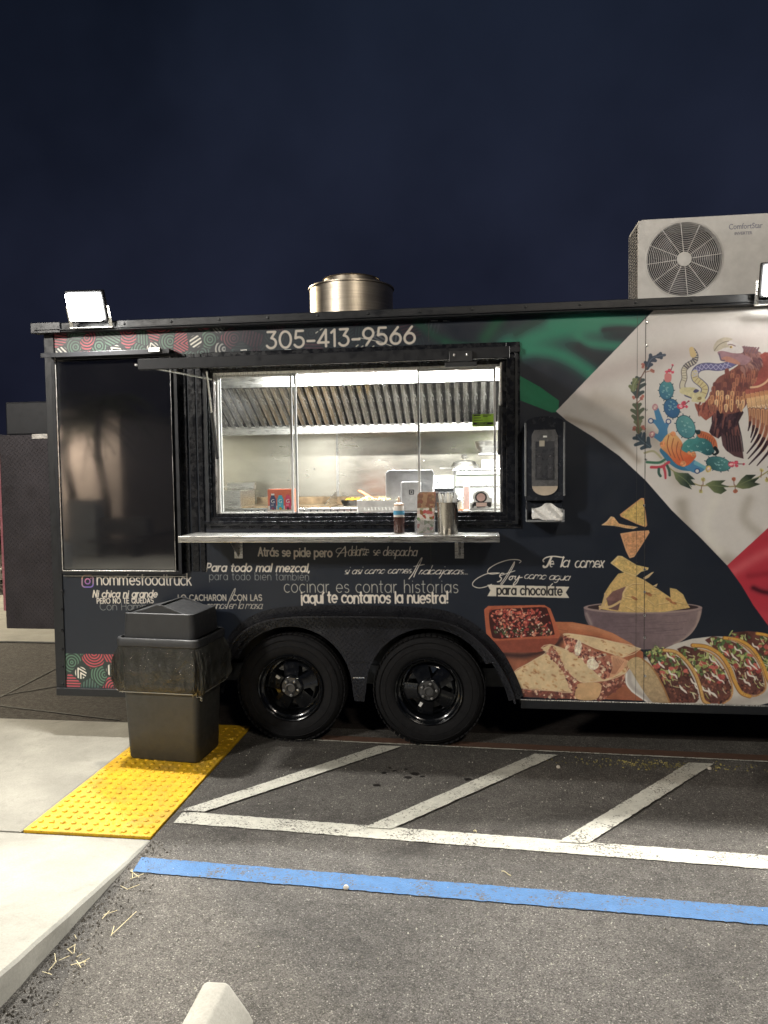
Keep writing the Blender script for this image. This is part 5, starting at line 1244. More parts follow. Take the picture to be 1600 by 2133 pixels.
def flood(x, z, y, aim, label, watts, spread, spot=False):
    r_ = thing('flood_light', (x, 0, z), label, 'flood light', 'flood lights on the trailer roof rail')
    d = Vector(aim).normalized(); c = Vector((x, y, z)); sd = d.cross(Vector((0,0,1))).normalized(); up = sd.cross(d)
    def P(a, b, c_): return c + sd*a + up*b + d*c_
    def bx(name, a0, a1, b0, b1, c0, c1, mat, bev=.003):
        vs = [P(a, b, k) for k in (c0, c1) for a, b in ((a0,b0), (a1,b0), (a1,b1), (a0,b1))]
        return MB().add(vs, [(0,1,2,3), (7,6,5,4), (0,4,5,1), (1,5,6,2), (2,6,7,3), (3,7,4,0)]).build(name, mat, r_, bevel=bev)
    h = bx('housing', -.115, .115, -.09, .09, -.045, 0, m_dark, .008)
    bx('lens', -.10, .10, -.080, .080, .0005, .040, m_led, .012)
    MB().bar(P(-.122,-.0,-.02), P(-.122,-.13,-.02), .02, .004).bar(P(.122,-.0,-.02), P(.122,-.13,-.02), .02, .004).bar(P(-.13,-.13,-.02), P(.13,-.13,-.02), .02, .004).build('bracket', m_alu, r_)
    for k in range(5): bx('fin', -.09+k*.042, -.084+k*.042, -.075, .075, -.07, -.0455, m_dark, 0)
    if not spot: light_disc('lamp', P(0, 0, .044), d, .18, watts, (1.0,.965,.90), r_, spread); return r_
    l = bpy.data.lights.new('lamp', 'SPOT'); l.energy = watts; l.color = (1.0,.965,.90); l.spot_size = R(spread); l.spot_blend = .12; l.shadow_soft_size = .05
    o = bpy.data.objects.new('lamp', l); C.objects.link(o); o.location = P(0, 0, .06); o.rotation_euler = d.to_track_quat('-Z', 'Y').to_euler(); o.parent = r_; o.matrix_parent_inverse = WM[r_].inverted()
    return r_
flood(-2.33, 2.675, -.15, (.08, -1, -.42), 'blazing flood light on the roof rail at the left end of the trailer', 205, 180)
flood(1.60, 2.655, -.15, (-.12, -1, -.30), 'blazing flood light on the roof rail below the air conditioner', 900, 122, True)

# kitchen ceiling lights (inside, lit)
for x in (-1.35, -.45, .45):
    r_ = thing('kitchen_light', (x, .55, KZ1-.03), ['lit tube light on the kitchen ceiling over the left sliding pane', 'lit tube light on the kitchen ceiling over the middle of the window', 'lit tube light on the kitchen ceiling over the right sliding pane'][int((x+1.35)/.9+.5)], 'ceiling light', 'kitchen ceiling lights')
    Bx('fitting', x-.36, x+.36, .50, .60, KZ1-.03, KZ1-.0005, m_white, r_); Bx('diffuser', x-.34, x+.34, .51, .59, KZ1-.042, KZ1-.0305, emis('tube_diffuser', (1,.98,.94), 9) if x < -1 else bpy.data.materials['tube_diffuser'], r_)
    light_disc('tube', (x, .55, KZ1-.046), (0, .12, -1), .66, 68, (1.0,.995,.975), r_, 180, 'RECTANGLE', .06)

# roof exhaust duct
ex, ey, er = W(732,640,1.0)[0], 1.0, .300
ez = W(732,578,.7)[2]
ec = W(732,600,1.0)[0]
eh = thing('exhaust_duct', (ec, ey, ZT), 'round spun steel exhaust duct standing on the trailer roof', 'exhaust vent')
top = 1.655+(2.989-1.655)
MB().lathe([(er,2.6-top+.0), (er,-.012), (er+.010,-.008), (er+.010,0), (er-.004,.004), (er-.01,-.01), (er-.012,2.6-top)], (ec, ey, top), n=72).build('duct_drum', m_duct, eh, smooth=30)
MB().lathe([(er-.013,-.012), (.205,.012), (.200,.055), (.208,.062), (.196,.066), (.188,.05), (.188,-.02), (0,-.02)], (ec, ey, top), n=72).build('duct_collar', m_duct, eh, smooth=30)
MB().tube([(ec-er-.006, ey-.10, 2.6), (ec-er-.012, ey-.10, 2.80)], .016, 8).build('hinge', m_aluv, eh, smooth=40)
b = MB()
for a in (-1.18, -.2, .5, -2.1, -2.75): b.lathe([(.008,0), (.005,-.004), (0,-.005)], (ec+er*math.cos(a), ey+er*math.sin(a)-.002, 2.76 if a < -1 else 2.72), 'Y', n=8)
b.build('duct_bolt', m_dark, eh, smooth=50)

# air conditioner condenser
acx0, acx1, acz0 = .915, 1.640, 2.628
acz1 = 3.098
ac_ = thing('air_conditioner', ((acx0+acx1)/2, .30, ZT), 'pale outdoor air conditioner unit with a round fan grille on the trailer roof', 'air conditioner')
fc = (W(1425,540,.15)[0], W(1425,540,.15)[2]); fr_ = .208
circ = [(fc[0]+fr_*math.cos(2*PI*k/48), fc[1]+fr_*math.sin(2*PI*k/48)) for k in range(48)]
MB().prism([(acx0,acz0), (acx1,acz0), (acx1,acz1-.02), (acx1-.02,acz1), (acx0+.02,acz1), (acx0,acz1-.02)], [circ], .15, .156).build('front_cover', m_cab, ac_, bevel=.0015)
MB().box(acx0+.003, acx1-.003, .1565, .43, acz1-.012, acz1-.002).box(acx1-.012, acx1-.003, .1565, .43, acz0, acz1-.0125).box(acx0, acx1, .1565, .43, acz0, acz0+.012).build('casing', m_cab, ac_, bevel=.002)
MB().box(acx0+.02, acx1-.0125, .40, .41, acz0+.0125, acz1-.0125).box(acx0+.56, acx0+.565, .16, .40, acz0+.0125, acz1-.0125).build('inner_shroud', m_void, ac_)
MB().lathe([(fr_+.012, .0), (fr_, -.004), (fr_-.001, .03)], (fc[0], .1495, fc[1]), 'Y', n=64).build('fan_ring', m_cab, ac_, smooth=40)
b = MB()
for k in range(17):
    rr = .040+k*(fr_-.045)/16.0; n = 48; pts = [(fc[0]+rr*math.cos(2*PI*i/n), .147, fc[1]+rr*math.sin(2*PI*i/n)) for i in range(n)]
    vs = []; fs = []; wr = .0019
    for i, (x, y, z) in enumerate(pts):
        dx_, dz_ = math.cos(2*PI*i/n), math.sin(2*PI*i/n)
        vs += [(x+dx_*wr, y, z+dz_*wr), (x, y-wr, z), (x-dx_*wr, y, z-dz_*wr), (x, y+wr, z)]
    for i in range(n):
        j = (i+1) % n
        for q_ in range(4): fs.append((i*4+q_, i*4+(q_+1) % 4, j*4+(q_+1) % 4, j*4+q_))
    b.add(vs, fs)
for k in range(12):
    a = 2*PI*k/12+.1; b.bar((fc[0]+.03*math.cos(a), .1445, fc[1]+.03*math.sin(a)), (fc[0]+fr_*math.cos(a), .1445, fc[1]+fr_*math.sin(a)), .004, .003, up=(0,1,0))
gr_ = b.build('fan_grille', m_grille, ac_, smooth=50)
MB().lathe([(.041,.006), (.041,-.002), (.036,-.005), (0,-.005)], (fc[0], .143, fc[1]), 'Y', n=28).build('grille_cap', m_cab, gr_, smooth=40)
b = MB()
for k in range(3):
    a = 2*PI*k/3+.4; v = []
    for rr, w0_, w1_ in ((.04, -.25, .35), (.11, -.35, .38), (.185, -.42, .30)): v += [(fc[0]+rr*math.cos(a+w0_), .20, fc[1]+rr*math.sin(a+w0_)), (fc[0]+rr*math.cos(a+w1_), .25, fc[1]+rr*math.sin(a+w1_))]
    b.add(v, [(0,1,3,2), (2,3,5,4)])
b.lathe([(.045,.03), (.045,-.01), (0,-.015)], (fc[0], .20, fc[1]), 'Y', n=20); b.build('fan_blade', M('fan_plastic', (.10,.10,.11), .5), ac_, smooth=50)
b = MB()
for k in range(22): z = acz0+.03+k*.0195; b.box(acx0-.002, acx0+.02, .17, .40, z, z+.004)
for y in (.158, .22, .28, .34, .40): b.box(acx0-.004, acx0+.002, y, y+.008, acz0, acz1-.02)
b.build('side_coil', M('coil_fins', (.28,.27,.27), .5, metal=.5), ac_)
b = MB(); 
for x in (acx0+.12, acx1-.14): b.box(x-.02, x+.02, .16, .42, ZT+.001, acz0-.0005)
b.build('rubber_foot', m_dark, ac_)
def txt(body, x, z, y, size, mat, parent, name='lettering', sx=1.0, ext=.0008, off=0, shear=0, width=None, tilt=0):
    c = bpy.data.curves.new(name, 'FONT'); c.body = body; c.size = size; c.extrude = ext; c.offset = off*size; c.shear = shear; c.resolution_u = 3
    o = bpy.data.objects.new(name, c); C.objects.link(o); dg = bpy.context.evaluated_depsgraph_get(); dg.update()
    me = bpy.data.meshes.new_from_object(o.evaluated_get(dg)); bpy.data.objects.remove(o); bpy.data.curves.remove(c)
    if width:
        xs = [v.co.x for v in me.vertices]; sx = width/(max(xs)-min(xs)); x -= min(xs)*sx
    for v in me.vertices: v.co = (v.co.x*sx, -v.co.z, v.co.y)
    me.materials.clear(); me.materials.append(mat); me.name = name
    o = bpy.data.objects.new(name, me); C.objects.link(o); o.location = (x, y, z); o.rotation_euler.y = -tilt
    WM[o] = Matrix.Translation((x, y, z)); o.parent = parent; o.matrix_parent_inverse = WM[parent].inverted(); return o
m_gtxt = M('grey_print', (.22,.22,.28), .5)
p = W(1518, 478, .149); txt('ComfortStar', p.x, p.z, .149, .044, m_gtxt, ac_, sx=.80); p = W(1530, 488, .149); txt('INVERTER', p.x, p.z-.004, .149, .024, m_gtxt, ac_, sx=.9)

# napkin dispenser on the wall
nx0, nx1, nz0, nz1 = W(1094,1080,-.08)[0], W(1173,1080,-.08)[0], W(1130,1086,-.10)[2], W(1130,868,-.10)[2]
nd = thing('napkin_dispenser', ((nx0+nx1)/2, 0, nz0), 'dark smoked napkin dispenser on the wall right of the window, a napkin hanging from it', 'napkin dispenser')
m_smoke = M('smoked_plastic', (.022,.025,.032), .22, coat=.3, bump=.03)
m_rimg = M('grey_clear_edge', (.20,.21,.22), .22, coat=.5)
cx_ = (nx0+nx1)/2; hw_ = (nx1-nx0)/2
topc = [(cx_+hw_*.99*math.cos(R(t))*1.0, nz1-.035+.035*math.sin(R(t))) for t in range(0, 181, 15)]
MB().prism([(nx0+.002, nz0+.12), (nx1-.002, nz0+.12)]+topc, [], -.135, -.006).build('dispenser_cover', m_smoke, nd, smooth=30, bevel=.006)
MB().tube([(nx0, -.138, nz0+.145), (nx0, -.138, nz1-.035)], .006, 8).tube([(nx1, -.138, nz0+.145), (nx1, -.138, nz1-.035)], .006, 8).build('side_edge', m_rimg, nd, smooth=50)
MB().box(nx0+.002, nx1-.002, -.10, -.006, nz0, nz0+.119).build('lower_back', m_smoke, nd, bevel=.008)
MB().box(nx0, nx1, -.165, -.1005, nz0, nz0+.012).box(nx0, nx0+.006, -.165, -.1005, nz0+.012, nz0+.07).box(nx1-.006, nx1, -.165, -.1005, nz0+.012, nz0+.07).build('tray', m_rimg, nd, bevel=.005)
ww = hw_*.68
win = [(cx_-ww, nz1-.11)]+[(cx_+ww*math.cos(R(t)), nz0+.20+.055*math.sin(R(t))) for t in range(180, 361, 15)]+[(cx_+ww, nz1-.11), (cx_+ww*.8, nz1-.075), (cx_-ww*.8, nz1-.075)]
MB().prism(win, [], -.141, -.1365).build('view_window', M('smoky_window', (.105,.105,.108), .28, coat=.2), nd, bevel=.002)
low = [(cx_+ww*.97*math.cos(R(t)), nz0+.20+.052*math.sin(R(t))) for t in range(180, 361, 15)]
MB().prism(low, [], -.1445, -.1412).build('napkin_stack', M('napkin_stack_paper', (.50,.42,.33), .8), nd)
MB().prism([(cx_-ww*.72, nz0+.235), (cx_+ww*.72, nz0+.235), (cx_+ww*.72, nz1-.14), (cx_-ww*.72, nz1-.14)], [], -.1435, -.1412).build('inner_plate', M('inner_plate_plastic', (.042,.044,.050), .3), nd)
for sx_ in (-.42, .42):
    MB().box(cx_+ww*sx_-.013, cx_+ww*sx_+.013, -.1465, -.144, nz0+.245, nz0+.385).build('guide_rail', M('guide_rail_plastic', (.055,.056,.062), .3) if sx_ < 0 else bpy.data.materials['guide_rail_plastic'], nd)
    for z in (.300, .365): MB().lathe([(.0065,0), (.005,-.003), (0,-.004)], (cx_+ww*sx_, -.1467, nz0+z), 'Y', n=12).build('button', M('dim_button', (.07,.07,.08), .4), nd, smooth=50)
MB().box(cx_-ww*.42, cx_-ww*.02, -.1470, -.1437, nz1-.168, nz1-.135).build('label_plate', M('beige_label', (.36,.33,.27), .5), nd)
MB().box(cx_-.010, cx_+.012, -.1440, -.1412, nz1-.118, nz1-.108).build('small_logo', m_white, nd)
# crumpled napkin
q = random.Random(6); b = MB(); nxn, nyn = 12, 7; vs = []
x0_, x1_ = W(1108,1060,-.14)[0], W(1174,1060,-.14)[0]; z0_, z1_ = W(1140,1082,-.14)[2], W(1140,1055,-.14)[2]
for i in range(nxn+1):
    for j in range(nyn+1):
        s_, t_ = i/nxn, j/nyn; x = x0_+(x1_-x0_)*s_+q.uniform(-.003,.003); z = z0_+(z1_-z0_)*(t_*(.8+.3*math.sin(s_*3.1)))+.010*math.sin(s_*9+t_*3)*(.3+t_*.7)-.012*s_*(1-t_)
        vs.append((x, -.165+.055*t_+.016*math.sin(s_*13+t_*7)+q.uniform(-.004,.004), z+.004))
b.add(vs, [(i*(nyn+1)+j, (i+1)*(nyn+1)+j, (i+1)*(nyn+1)+j+1, i*(nyn+1)+j+1) for i in range(nxn) for j in range(nyn)])
o = b.build('napkin', m_paper, smooth=25); sm_ = o.modifiers.new('thick', 'SOLIDIFY'); sm_.thickness = .0012
tag(o, 'crumpled white paper napkin in the tray of the wall dispenser', 'napkin')

# shelf items
by = -.10; p0, p1 = W(821,1106,by), W(842,1106,by); r_ = (p1.x-p0.x)/2*1.05; cx_ = (p0.x+p1.x)/2
sb = thing('sauce_bottle', (cx_, by, SZ), 'squeeze bottle of brown sauce with a blue band standing on the serving shelf', 'sauce bottle')
m_sq = M('cloudy_squeeze_plastic', (.50,.46,.42), .35)
MB().lathe([(0,0), (r_*.92,.0), (r_,.006), (r_,.095), (0,.095)], (cx_, by, SZ+.0003), n=28).build('sauce', M('brown_sauce', (.050,.022,.018), .3), sb, smooth=40)
MB().lathe([(r_,.0953), (r_,.148), (r_*.9,.158), (0,.158)], (cx_, by, SZ), n=28).build('bottle_body', m_sq, sb, smooth=40)
MB().lathe([(r_+.0008,.108), (r_+.0008,.132)], (cx_, by, SZ), n=28).build('blue_band', M('blue_label', (.06,.22,.34), .4), sb, smooth=40)
MB().lathe([(r_*.86,.1582), (r_*.9,.170), (r_*.5,.176), (r_*.28,.180), (r_*.16,.210), (0,.212)], (cx_, by, SZ), n=24).build('nozzle_cap', M('tan_cap', (.52,.38,.28), .45), sb, smooth=40)
# flyer holder with folded menus
fy = -.14; fx0, fx1 = W(865,1108,fy)[0], W(906,1108,fy)[0]
fh = thing('flyer_holder', ((fx0+fx1)/2, fy, SZ), 'clear acrylic holder of folded colour flyers standing on the shelf', 'flyer holder')
t = NT('clear_acrylic'); tb = t.n('ShaderNodeBsdfTransparent'); gl = t.n('ShaderNodeBsdfGlossy'); gl.inputs['Roughness'].default_value = .08; df = t.n('ShaderNodeBsdfDiffuse'); df.inputs[0].default_value = (.6,.6,.62,1)
a1_ = t.n('ShaderNodeMixShader'); a1_.inputs[0].default_value = .12; a2_ = t.n('ShaderNodeMixShader'); a2_.inputs[0].default_value = .16
t.l(tb.outputs[0], a1_.inputs[1]); t.l(gl.outputs[0], a1_.inputs[2]); t.l(a1_.outputs[0], a2_.inputs[1]); t.l(df.outputs[0], a2_.inputs[2]); t.l(a2_.outputs[0], t.out.inputs[0]); m_acl = t.m
MB().box(fx0, fx1, fy-.035, fy-.032, SZ+.001, SZ+.085).box(fx0, fx1, fy+.025, fy+.028, SZ+.001, SZ+.10).box(fx0, fx0+.003, fy-.032, fy+.025, SZ+.001, SZ+.09).box(fx1-.003, fx1, fy-.032, fy+.025, SZ+.001, SZ+.09).box(fx0+.003, fx1-.003, fy-.032, fy+.025, SZ+.001, SZ+.004).build('holder_case', m_acl, fh)
t = NT('flyer_print'); v = t.co((1,1,1)); vz = t.vor(t.wco(), 55, out='Color'); sep = t.n('ShaderNodeSeparateColor'); t.l(vz, sep.inputs[0]); sx2 = t.n('ShaderNodeSeparateXYZ'); t.l(t.wco(), sx2.inputs[0])
lowc = t.ramp(sep.outputs[0], [(0, (.62,.58,.50)), (.45, (.66,.62,.55)), (.6, (.40,.05,.05)), (.75, (.08,.18,.04)), (.9, (.5,.45,.38))]); hic = t.ramp(sep.outputs[1], [(0, (.24,.08,.06)), (.5, (.20,.13,.08)), (.9, (.36,.22,.13))])
t.set(Base_Color=t.mix(t.ramp(t.math('MULTIPLY', t.math('SUBTRACT', sx2.outputs['Z'], SZ), 4.0), [(.58, 0.0), (.60, 1.0)]), lowc, hic), Roughness=.35); m_fly = t.m
for k in range(4):
    y = fy-.024+k*.011; dz = k*.004; lean = .022+.004*k
    MB().add([(fx0+.012+k*.002, y, SZ+.005), (fx1-.004-k*.001, y, SZ+.005), (fx1-.001+k*.002, y+lean, SZ+.225+dz), (fx0+.015+k*.003, y+lean, SZ+.225+dz),
              (fx0+.012+k*.002, y+.003, SZ+.005), (fx1-.004-k*.001, y+.003, SZ+.005), (fx1-.001+k*.002, y+lean+.003, SZ+.225+dz), (fx0+.015+k*.003, y+lean+.003, SZ+.225+dz)],
             [(0,1,2,3), (7,6,5,4), (0,4,5,1), (1,5,6,2), (2,6,7,3), (3,7,4,0)]).build('flyer', m_fly, fh)
# straw tin
ty = -.15; tp0, tp1 = W(911,1111,ty), W(955,1111,ty); tr_ = (tp1.x-tp0.x)/2; tx_ = (tp0.x+tp1.x)/2; th = W(933,1046,ty)[2]-SZ
tn = thing('straw_tin', (tx_, ty, SZ), 'round stainless tin packed with paper-wrapped straws at the right end of the shelf', 'straw holder')
MB().lathe([(0,.002), (tr_*.93,.0), (tr_*.95,.004), (tr_,th-.002), (tr_*1.01,th), (tr_*.97,th), (tr_*.93,.01), (0,.01)], (tx_, ty, SZ+.0003), n=40).build('tin', M('polished_tin', (.50,.47,.42), .20, metal=1, stretch=(20,20,1), scale=4), tn, smooth=35)
q = random.Random(3); s0 = None
for k in range(44):
    a = q.uniform(0, 2*PI); rr = tr_*.80*math.sqrt(q.random()); x, y = tx_+rr*math.cos(a), ty+rr*math.sin(a)
    MB().tube([(x*.6+tx_*.4, y*.6+ty*.4, SZ+.012), (x+(x-tx_)*.22, y+(y-ty)*.22, SZ+th+q.uniform(.022,.056))], .0034, 6).build('straw', m_white if k % 4 else m_cream, tn, smooth=50)

# waste bin with liner and swing lid
bc = Vector((-1.812, -.232, 0)); ba = R(-5.0)
bn = thing('waste_bin', (bc.x, bc.y, .012), 'tall charcoal swing-lid waste bin with a hanging clear liner, standing on the yellow mat', 'waste bin')
def rr_ring(hx, hy, r_, z, n=5, ox=0, oy=0):
    P = []
    for sx_, sy_, a in ((1,-1,-90), (1,1,0), (-1,1,90), (-1,-1,180)):
        for k in range(n+1):
            t = R(a+90*k/n); x = sx_*(hx-r_)+r_*math.cos(t)+ox; y = sy_*(hy-r_)+r_*math.sin(t)+oy
            P.append((bc.x+x*math.cos(ba)-y*math.sin(ba), bc.y+x*math.sin(ba)+y*math.cos(ba), z))
    return P
def loft(rings, cap0=True, cap1=True, b=None):
    b = b or MB(); n = len(rings[0]); vs = [p for r_ in rings for p in r_]; fs = []
    for i in range(len(rings)-1):
        for k in range(n): fs.append((i*n+k, i*n+(k+1) % n, (i+1)*n+(k+1) % n, (i+1)*n+k))
    if cap0: fs.append(tuple(reversed(range(n))))
    if cap1: fs.append(tuple(range((len(rings)-1)*n, len(rings)*n)))
    return b.add(vs, fs)
RH = .735
loft([rr_ring(.212,.140,.03,.0160), rr_ring(.220,.150,.035,.03), rr_ring(.226,.157,.035,.2), rr_ring(.246,.176,.04,RH)]).build('bin_body', m_bin, bn, smooth=40)
loft([rr_ring(.254,.184,.045,RH-.05), rr_ring(.262,.192,.045,RH-.045), rr_ring(.262,.192,.045,RH-.008), rr_ring(.258,.188,.045,RH)]).build('rim_collar', m_lid, bn, smooth=30, bevel=.003)
LH = .872
ld = loft([rr_ring(.226,.168,.035,RH+.0005), rr_ring(.216,.160,.032,LH), rr_ring(.208,.152,.030,LH+.004), rr_ring(.204,.148,.028,LH-.012)], True, True).build('lid', m_lid, bn, smooth=30)
# gable ends and swing flaps
def bl(x, y, z): return (bc.x+x*math.cos(ba)-y*math.sin(ba), bc.y+x*math.sin(ba)+y*math.cos(ba), z)
for sy_ in (-1, 1):
    yo = sy_*.144; yi = sy_*.136
    A = [bl(-.18,yo,LH-.008), bl(.18,yo,LH-.008), bl(.015,yo,LH+.050), bl(-.015,yo,LH+.050)]; B = [bl(-.18,yi,LH-.008), bl(.18,yi,LH-.008), bl(.015,yi,LH+.050), bl(-.015,yi,LH+.050)]
    MB().add(A+B, [f[::-sy_] for f in ((0,1,2,3)[::-1], (4,5,6,7), (0,1,5,4), (1,2,6,5), (2,3,7,6), (3,0,4,7))]).build('lid_end', m_lid, ld, bevel=.002)
for sx_, dz in ((-1, .002), (1, -.006)):
    T = [bl(sx_*.200,-.137,LH-.006+dz), bl(sx_*.200,.137,LH-.006+dz), bl(sx_*.006,.135,LH+.046+dz), bl(sx_*.006,-.135,LH+.046+dz)]; U = [(x, y, z-.006) for x, y, z in T]
    MB().add(T+U, [f[::sx_] for f in ((0,1,2,3), (7,6,5,4), (0,4,5,1), (1,5,6,2), (2,6,7,3), (3,7,4,0))]).build('swing_flap', m_lid, ld, bevel=.002)
# liner skirt
t = NT('thin_plastic_liner'); v = t.wco(); tb = t.n('ShaderNodeBsdfTransparent'); tb.inputs[0].default_value = (.62,.60,.56,1); mxs = t.n('ShaderNodeMixShader')
t.set(Base_Color=(.06,.060,.054), Roughness=.10); t.b.inputs['Specular IOR Level'].default_value = .7
t.bump(t.noise(t.wco((1, 1, .35)), 13, 5, .6, 1.8), 1.0, .035); t.l(t.ramp(t.noise(v, 8, 3), [(.3, .42), (.7, .74)]), mxs.inputs[0]); t.l(tb.outputs[0], mxs.inputs[1]); t.l(t.b.outputs[0], mxs.inputs[2]); t.l(mxs.outputs[0], t.out.inputs[0])
q = random.Random(14); rings = []; ph = [q.uniform(0, 6.28) for _ in range(8)]; base = rr_ring(.252,.182,.045,0,n=34); n = len(base)
for j in range(22):
    s_ = j/21; rg = []
    for k, (x, y, z) in enumerate(base):
        a = 2*PI*k/n; tw = s_*.55*math.sin(a*3+ph[5])
        fold = (abs(math.sin(a*5+ph[0]+tw*3))-.5)*.9+(abs(math.sin(a*11+ph[1]-s_*2.4+tw*4))-.5)*.7+math.sin(a*23+ph[2]+s_*5)*.22
        d = Vector((x-bc.x, y-bc.y, 0)).normalized(); off = .004+fold*.022*min(1, s_*3)+.028*math.sin(s_*2.5)+.006*math.sin(s_*9+a*4+ph[6])*s_+.0055*(abs(math.sin(a*19+s_*8+ph[7]))-.5)*min(1, s_*4)+.0045*(abs(math.sin(a*14-s_*13+ph[3]))-.5)*min(1, s_*4)
        if s_ > .9: off -= .022*(s_-.9)*10
        zz = RH-.046-s_*(.262+.022*math.sin(a*2+ph[3])+.014*math.sin(a*5+ph[4])+.010*math.sin(a*13+ph[7]))
        rg.append((x+d.x*off+q.uniform(-.0012,.0012), min(y+d.y*off+q.uniform(-.0012,.0012), -.012), zz))
    rings.append(rg)
loft(rings, False, False).build('liner', t.m, bn, smooth=35, label='wrinkled translucent liner folded over the rim')
MB().tube([Vector(p)+Vector((0, 0, -.002)) for p in rings[-1]]+[Vector(rings[-1][0])+Vector((0, 0, -.002))], .0024, 5).build('liner_hem', M('pale_plastic_hem', (.30,.29,.25), .2), bn, smooth=60)

# ------------------------------------------------------------------ kitchen things
# hood: sloping baffle filters, front apron, gutter
HB = W(700,886,1.80); HT = W(700,800,1.30); hd = thing('extractor_hood', (-.75, 1.5, HB.z), 'stainless extractor hood with sloping ribbed filters across the kitchen', 'extractor hood')
zb, zt = HB.z, HT.z
pit = .068; x = -2.45; b0 = None; i = 0
m_baf = M('baffle_steel', (.70,.69,.66), .20, metal=.92, stretch=(20,1,1), scale=3, var=.2, bump=.05)
bw = MB(); 
def baffle(x):
    pr = [(0,0), (.012,-.030), (.044,-.030), (.056,0)]; vs = []
    for (y, z) in ((1.80, zb), (1.30, zt)):
        for (dx_, dn) in pr: vs.append((x+dx_, y+dn*.75, z+dn*.65))
    return MB().add(vs, [(k, k+1, k+5, k+4) for k in range(3)])
while x < .95:
    if b0 is None: b0 = baffle(x).build('baffle', m_baf, hd); bx_ = x
    else: inst(b0, (x-bx_, 0, 0), hd)
    x += pit
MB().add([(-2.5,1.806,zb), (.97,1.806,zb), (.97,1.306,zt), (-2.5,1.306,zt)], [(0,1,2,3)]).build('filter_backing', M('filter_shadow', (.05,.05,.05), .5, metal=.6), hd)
zg0, zg1 = W(700,903,1.78)[2], W(700,887,1.78)[2]
MB().box(-2.5, .97, 1.770, 1.85, zg0, zg1).box(-2.5, .97, 1.762, 1.7695, zg1-.012, zg1+.006).build('gutter', m_steel, hd, bevel=.003)
MB().box(-2.5, .97, 1.8505, 2.24, zg1-.02, zg1-.01).build('hood_rear_panel', m_steel, hd)
za = W(700,803,1.2)[2]
MB().box(-2.5, .97, 1.17, 1.20, za, 2.495).build('front_apron', m_steel, hd, bevel=.003); MB().box(-2.5, .97, 1.1645, 1.1695, za, za+.02).box(-2.5, .97, 1.2005, 1.30, zt+.0, zt+.005).build('apron_lip', m_aluv, hd)
p0, p1 = W(714,800,1.168), W(799,783,1.168); MB().box(p0.x, p1.x, 1.160, 1.1644, max(p0.z, za+.021), p1.z).build('warning_label', M('pink_label', (.62,.36,.32), .5), hd); MB().box(p0.x+.06, p1.x-.05, 1.1575, 1.1598, max(p0.z, za+.021)+.005, p1.z-.006).build('label_centre', m_white, hd)
for u in (714, 800): p = W(u,800,1.155); MB().bar((p.x-.012,1.155,p.z-.02), (p.x+.012,1.155,p.z+.02), .005, .004, up=(0,1,0)).bar((p.x+.012,1.155,p.z-.02), (p.x-.012,1.155,p.z+.02), .005, .004, up=(0,1,0)).build('clip', m_dark, hd)

def Z(u, v, y): return W(u, v, y)[2]
def X(u, y, v=1000): return W(u, v, y)[0]
# cooking line at the back
cz = Z(700,1058,1.55)
ck = thing('cooking_range', (-1.2, 1.9, KZ0), 'stainless cooking range with a browned griddle along the back wall', 'cooking range')
MB().box(-2.5, -.15, 1.55, 2.2, KZ0+.001, cz).build('range_body', m_steel, ck, bevel=.004)
MB().box(-2.5, -.15, 1.50, 1.5495, cz-.05, cz+.004).build('front_ledge', m_steel, ck, bevel=.004)
m_grd = M('browned_griddle', (.30,.22,.13), .45, metal=.5, var=.5, scale=6)
gx = (X(500,1.7), X(612,1.7), X(690,1.7), X(815,1.7))
MB().box(gx[0], -.2, 2.16, 2.18, cz, Z(600,1035,2.17)).build('splash_guard', m_grd, ck); MB().box(gx[0], gx[2], 1.65, 2.159, cz+.0005, cz+.012).build('griddle_plate', m_grd, ck)
for u in (500, 688, 815):
    x = X(u, 1.9); MB().add([(x,1.62,cz+.0125), (x,2.155,cz+.0125), (x,2.155,cz+.13), (x,1.75,cz+.05), (x+.006,1.62,cz+.0125), (x+.006,2.155,cz+.0125), (x+.006,2.155,cz+.13), (x+.006,1.75,cz+.05)], [(0,3,2,1), (4,5,6,7), (0,4,7,3), (3,7,6,2), (1,2,6,5), (0,1,5,4)]).build('side_guard', m_steel, ck)
b = MB()
for k in range(24): x = gx[0]+.1+k*.055; b.box(x, x+.010, 1.4965, 1.4995, cz-.030, cz-.012)
b.build('ledge_slot', m_dark, ck)
# fryer at left
fx0_, fx1_ = X(452,1.7), X(508,1.7)
fy_ = thing('fryer', ((fx0_+fx1_)/2, 1.7, cz), 'pale metal fryer with wire basket handles at the left end of the range', 'fryer')
MB().box(fx0_, fx1_, 1.6, 2.0, cz+.001, Z(480,1022,1.6)).build('fryer_body', m_alu, fy_, bevel=.004); MB().box(fx0_, fx1_+.01, 1.95, 2.0, Z(480,1021,1.6), Z(480,1006,1.95)).build('fryer_back', m_steel, fy_, bevel=.003)
zf = Z(480,1019,1.5)
for k in range(2): MB().tube([(fx0_+.03+k*.08,1.75,zf+.01), (fx0_+.05+k*.09,1.45,zf+.015+k*.01)], .006, 6).build('basket_handle', m_aluv, fy_, smooth=50)
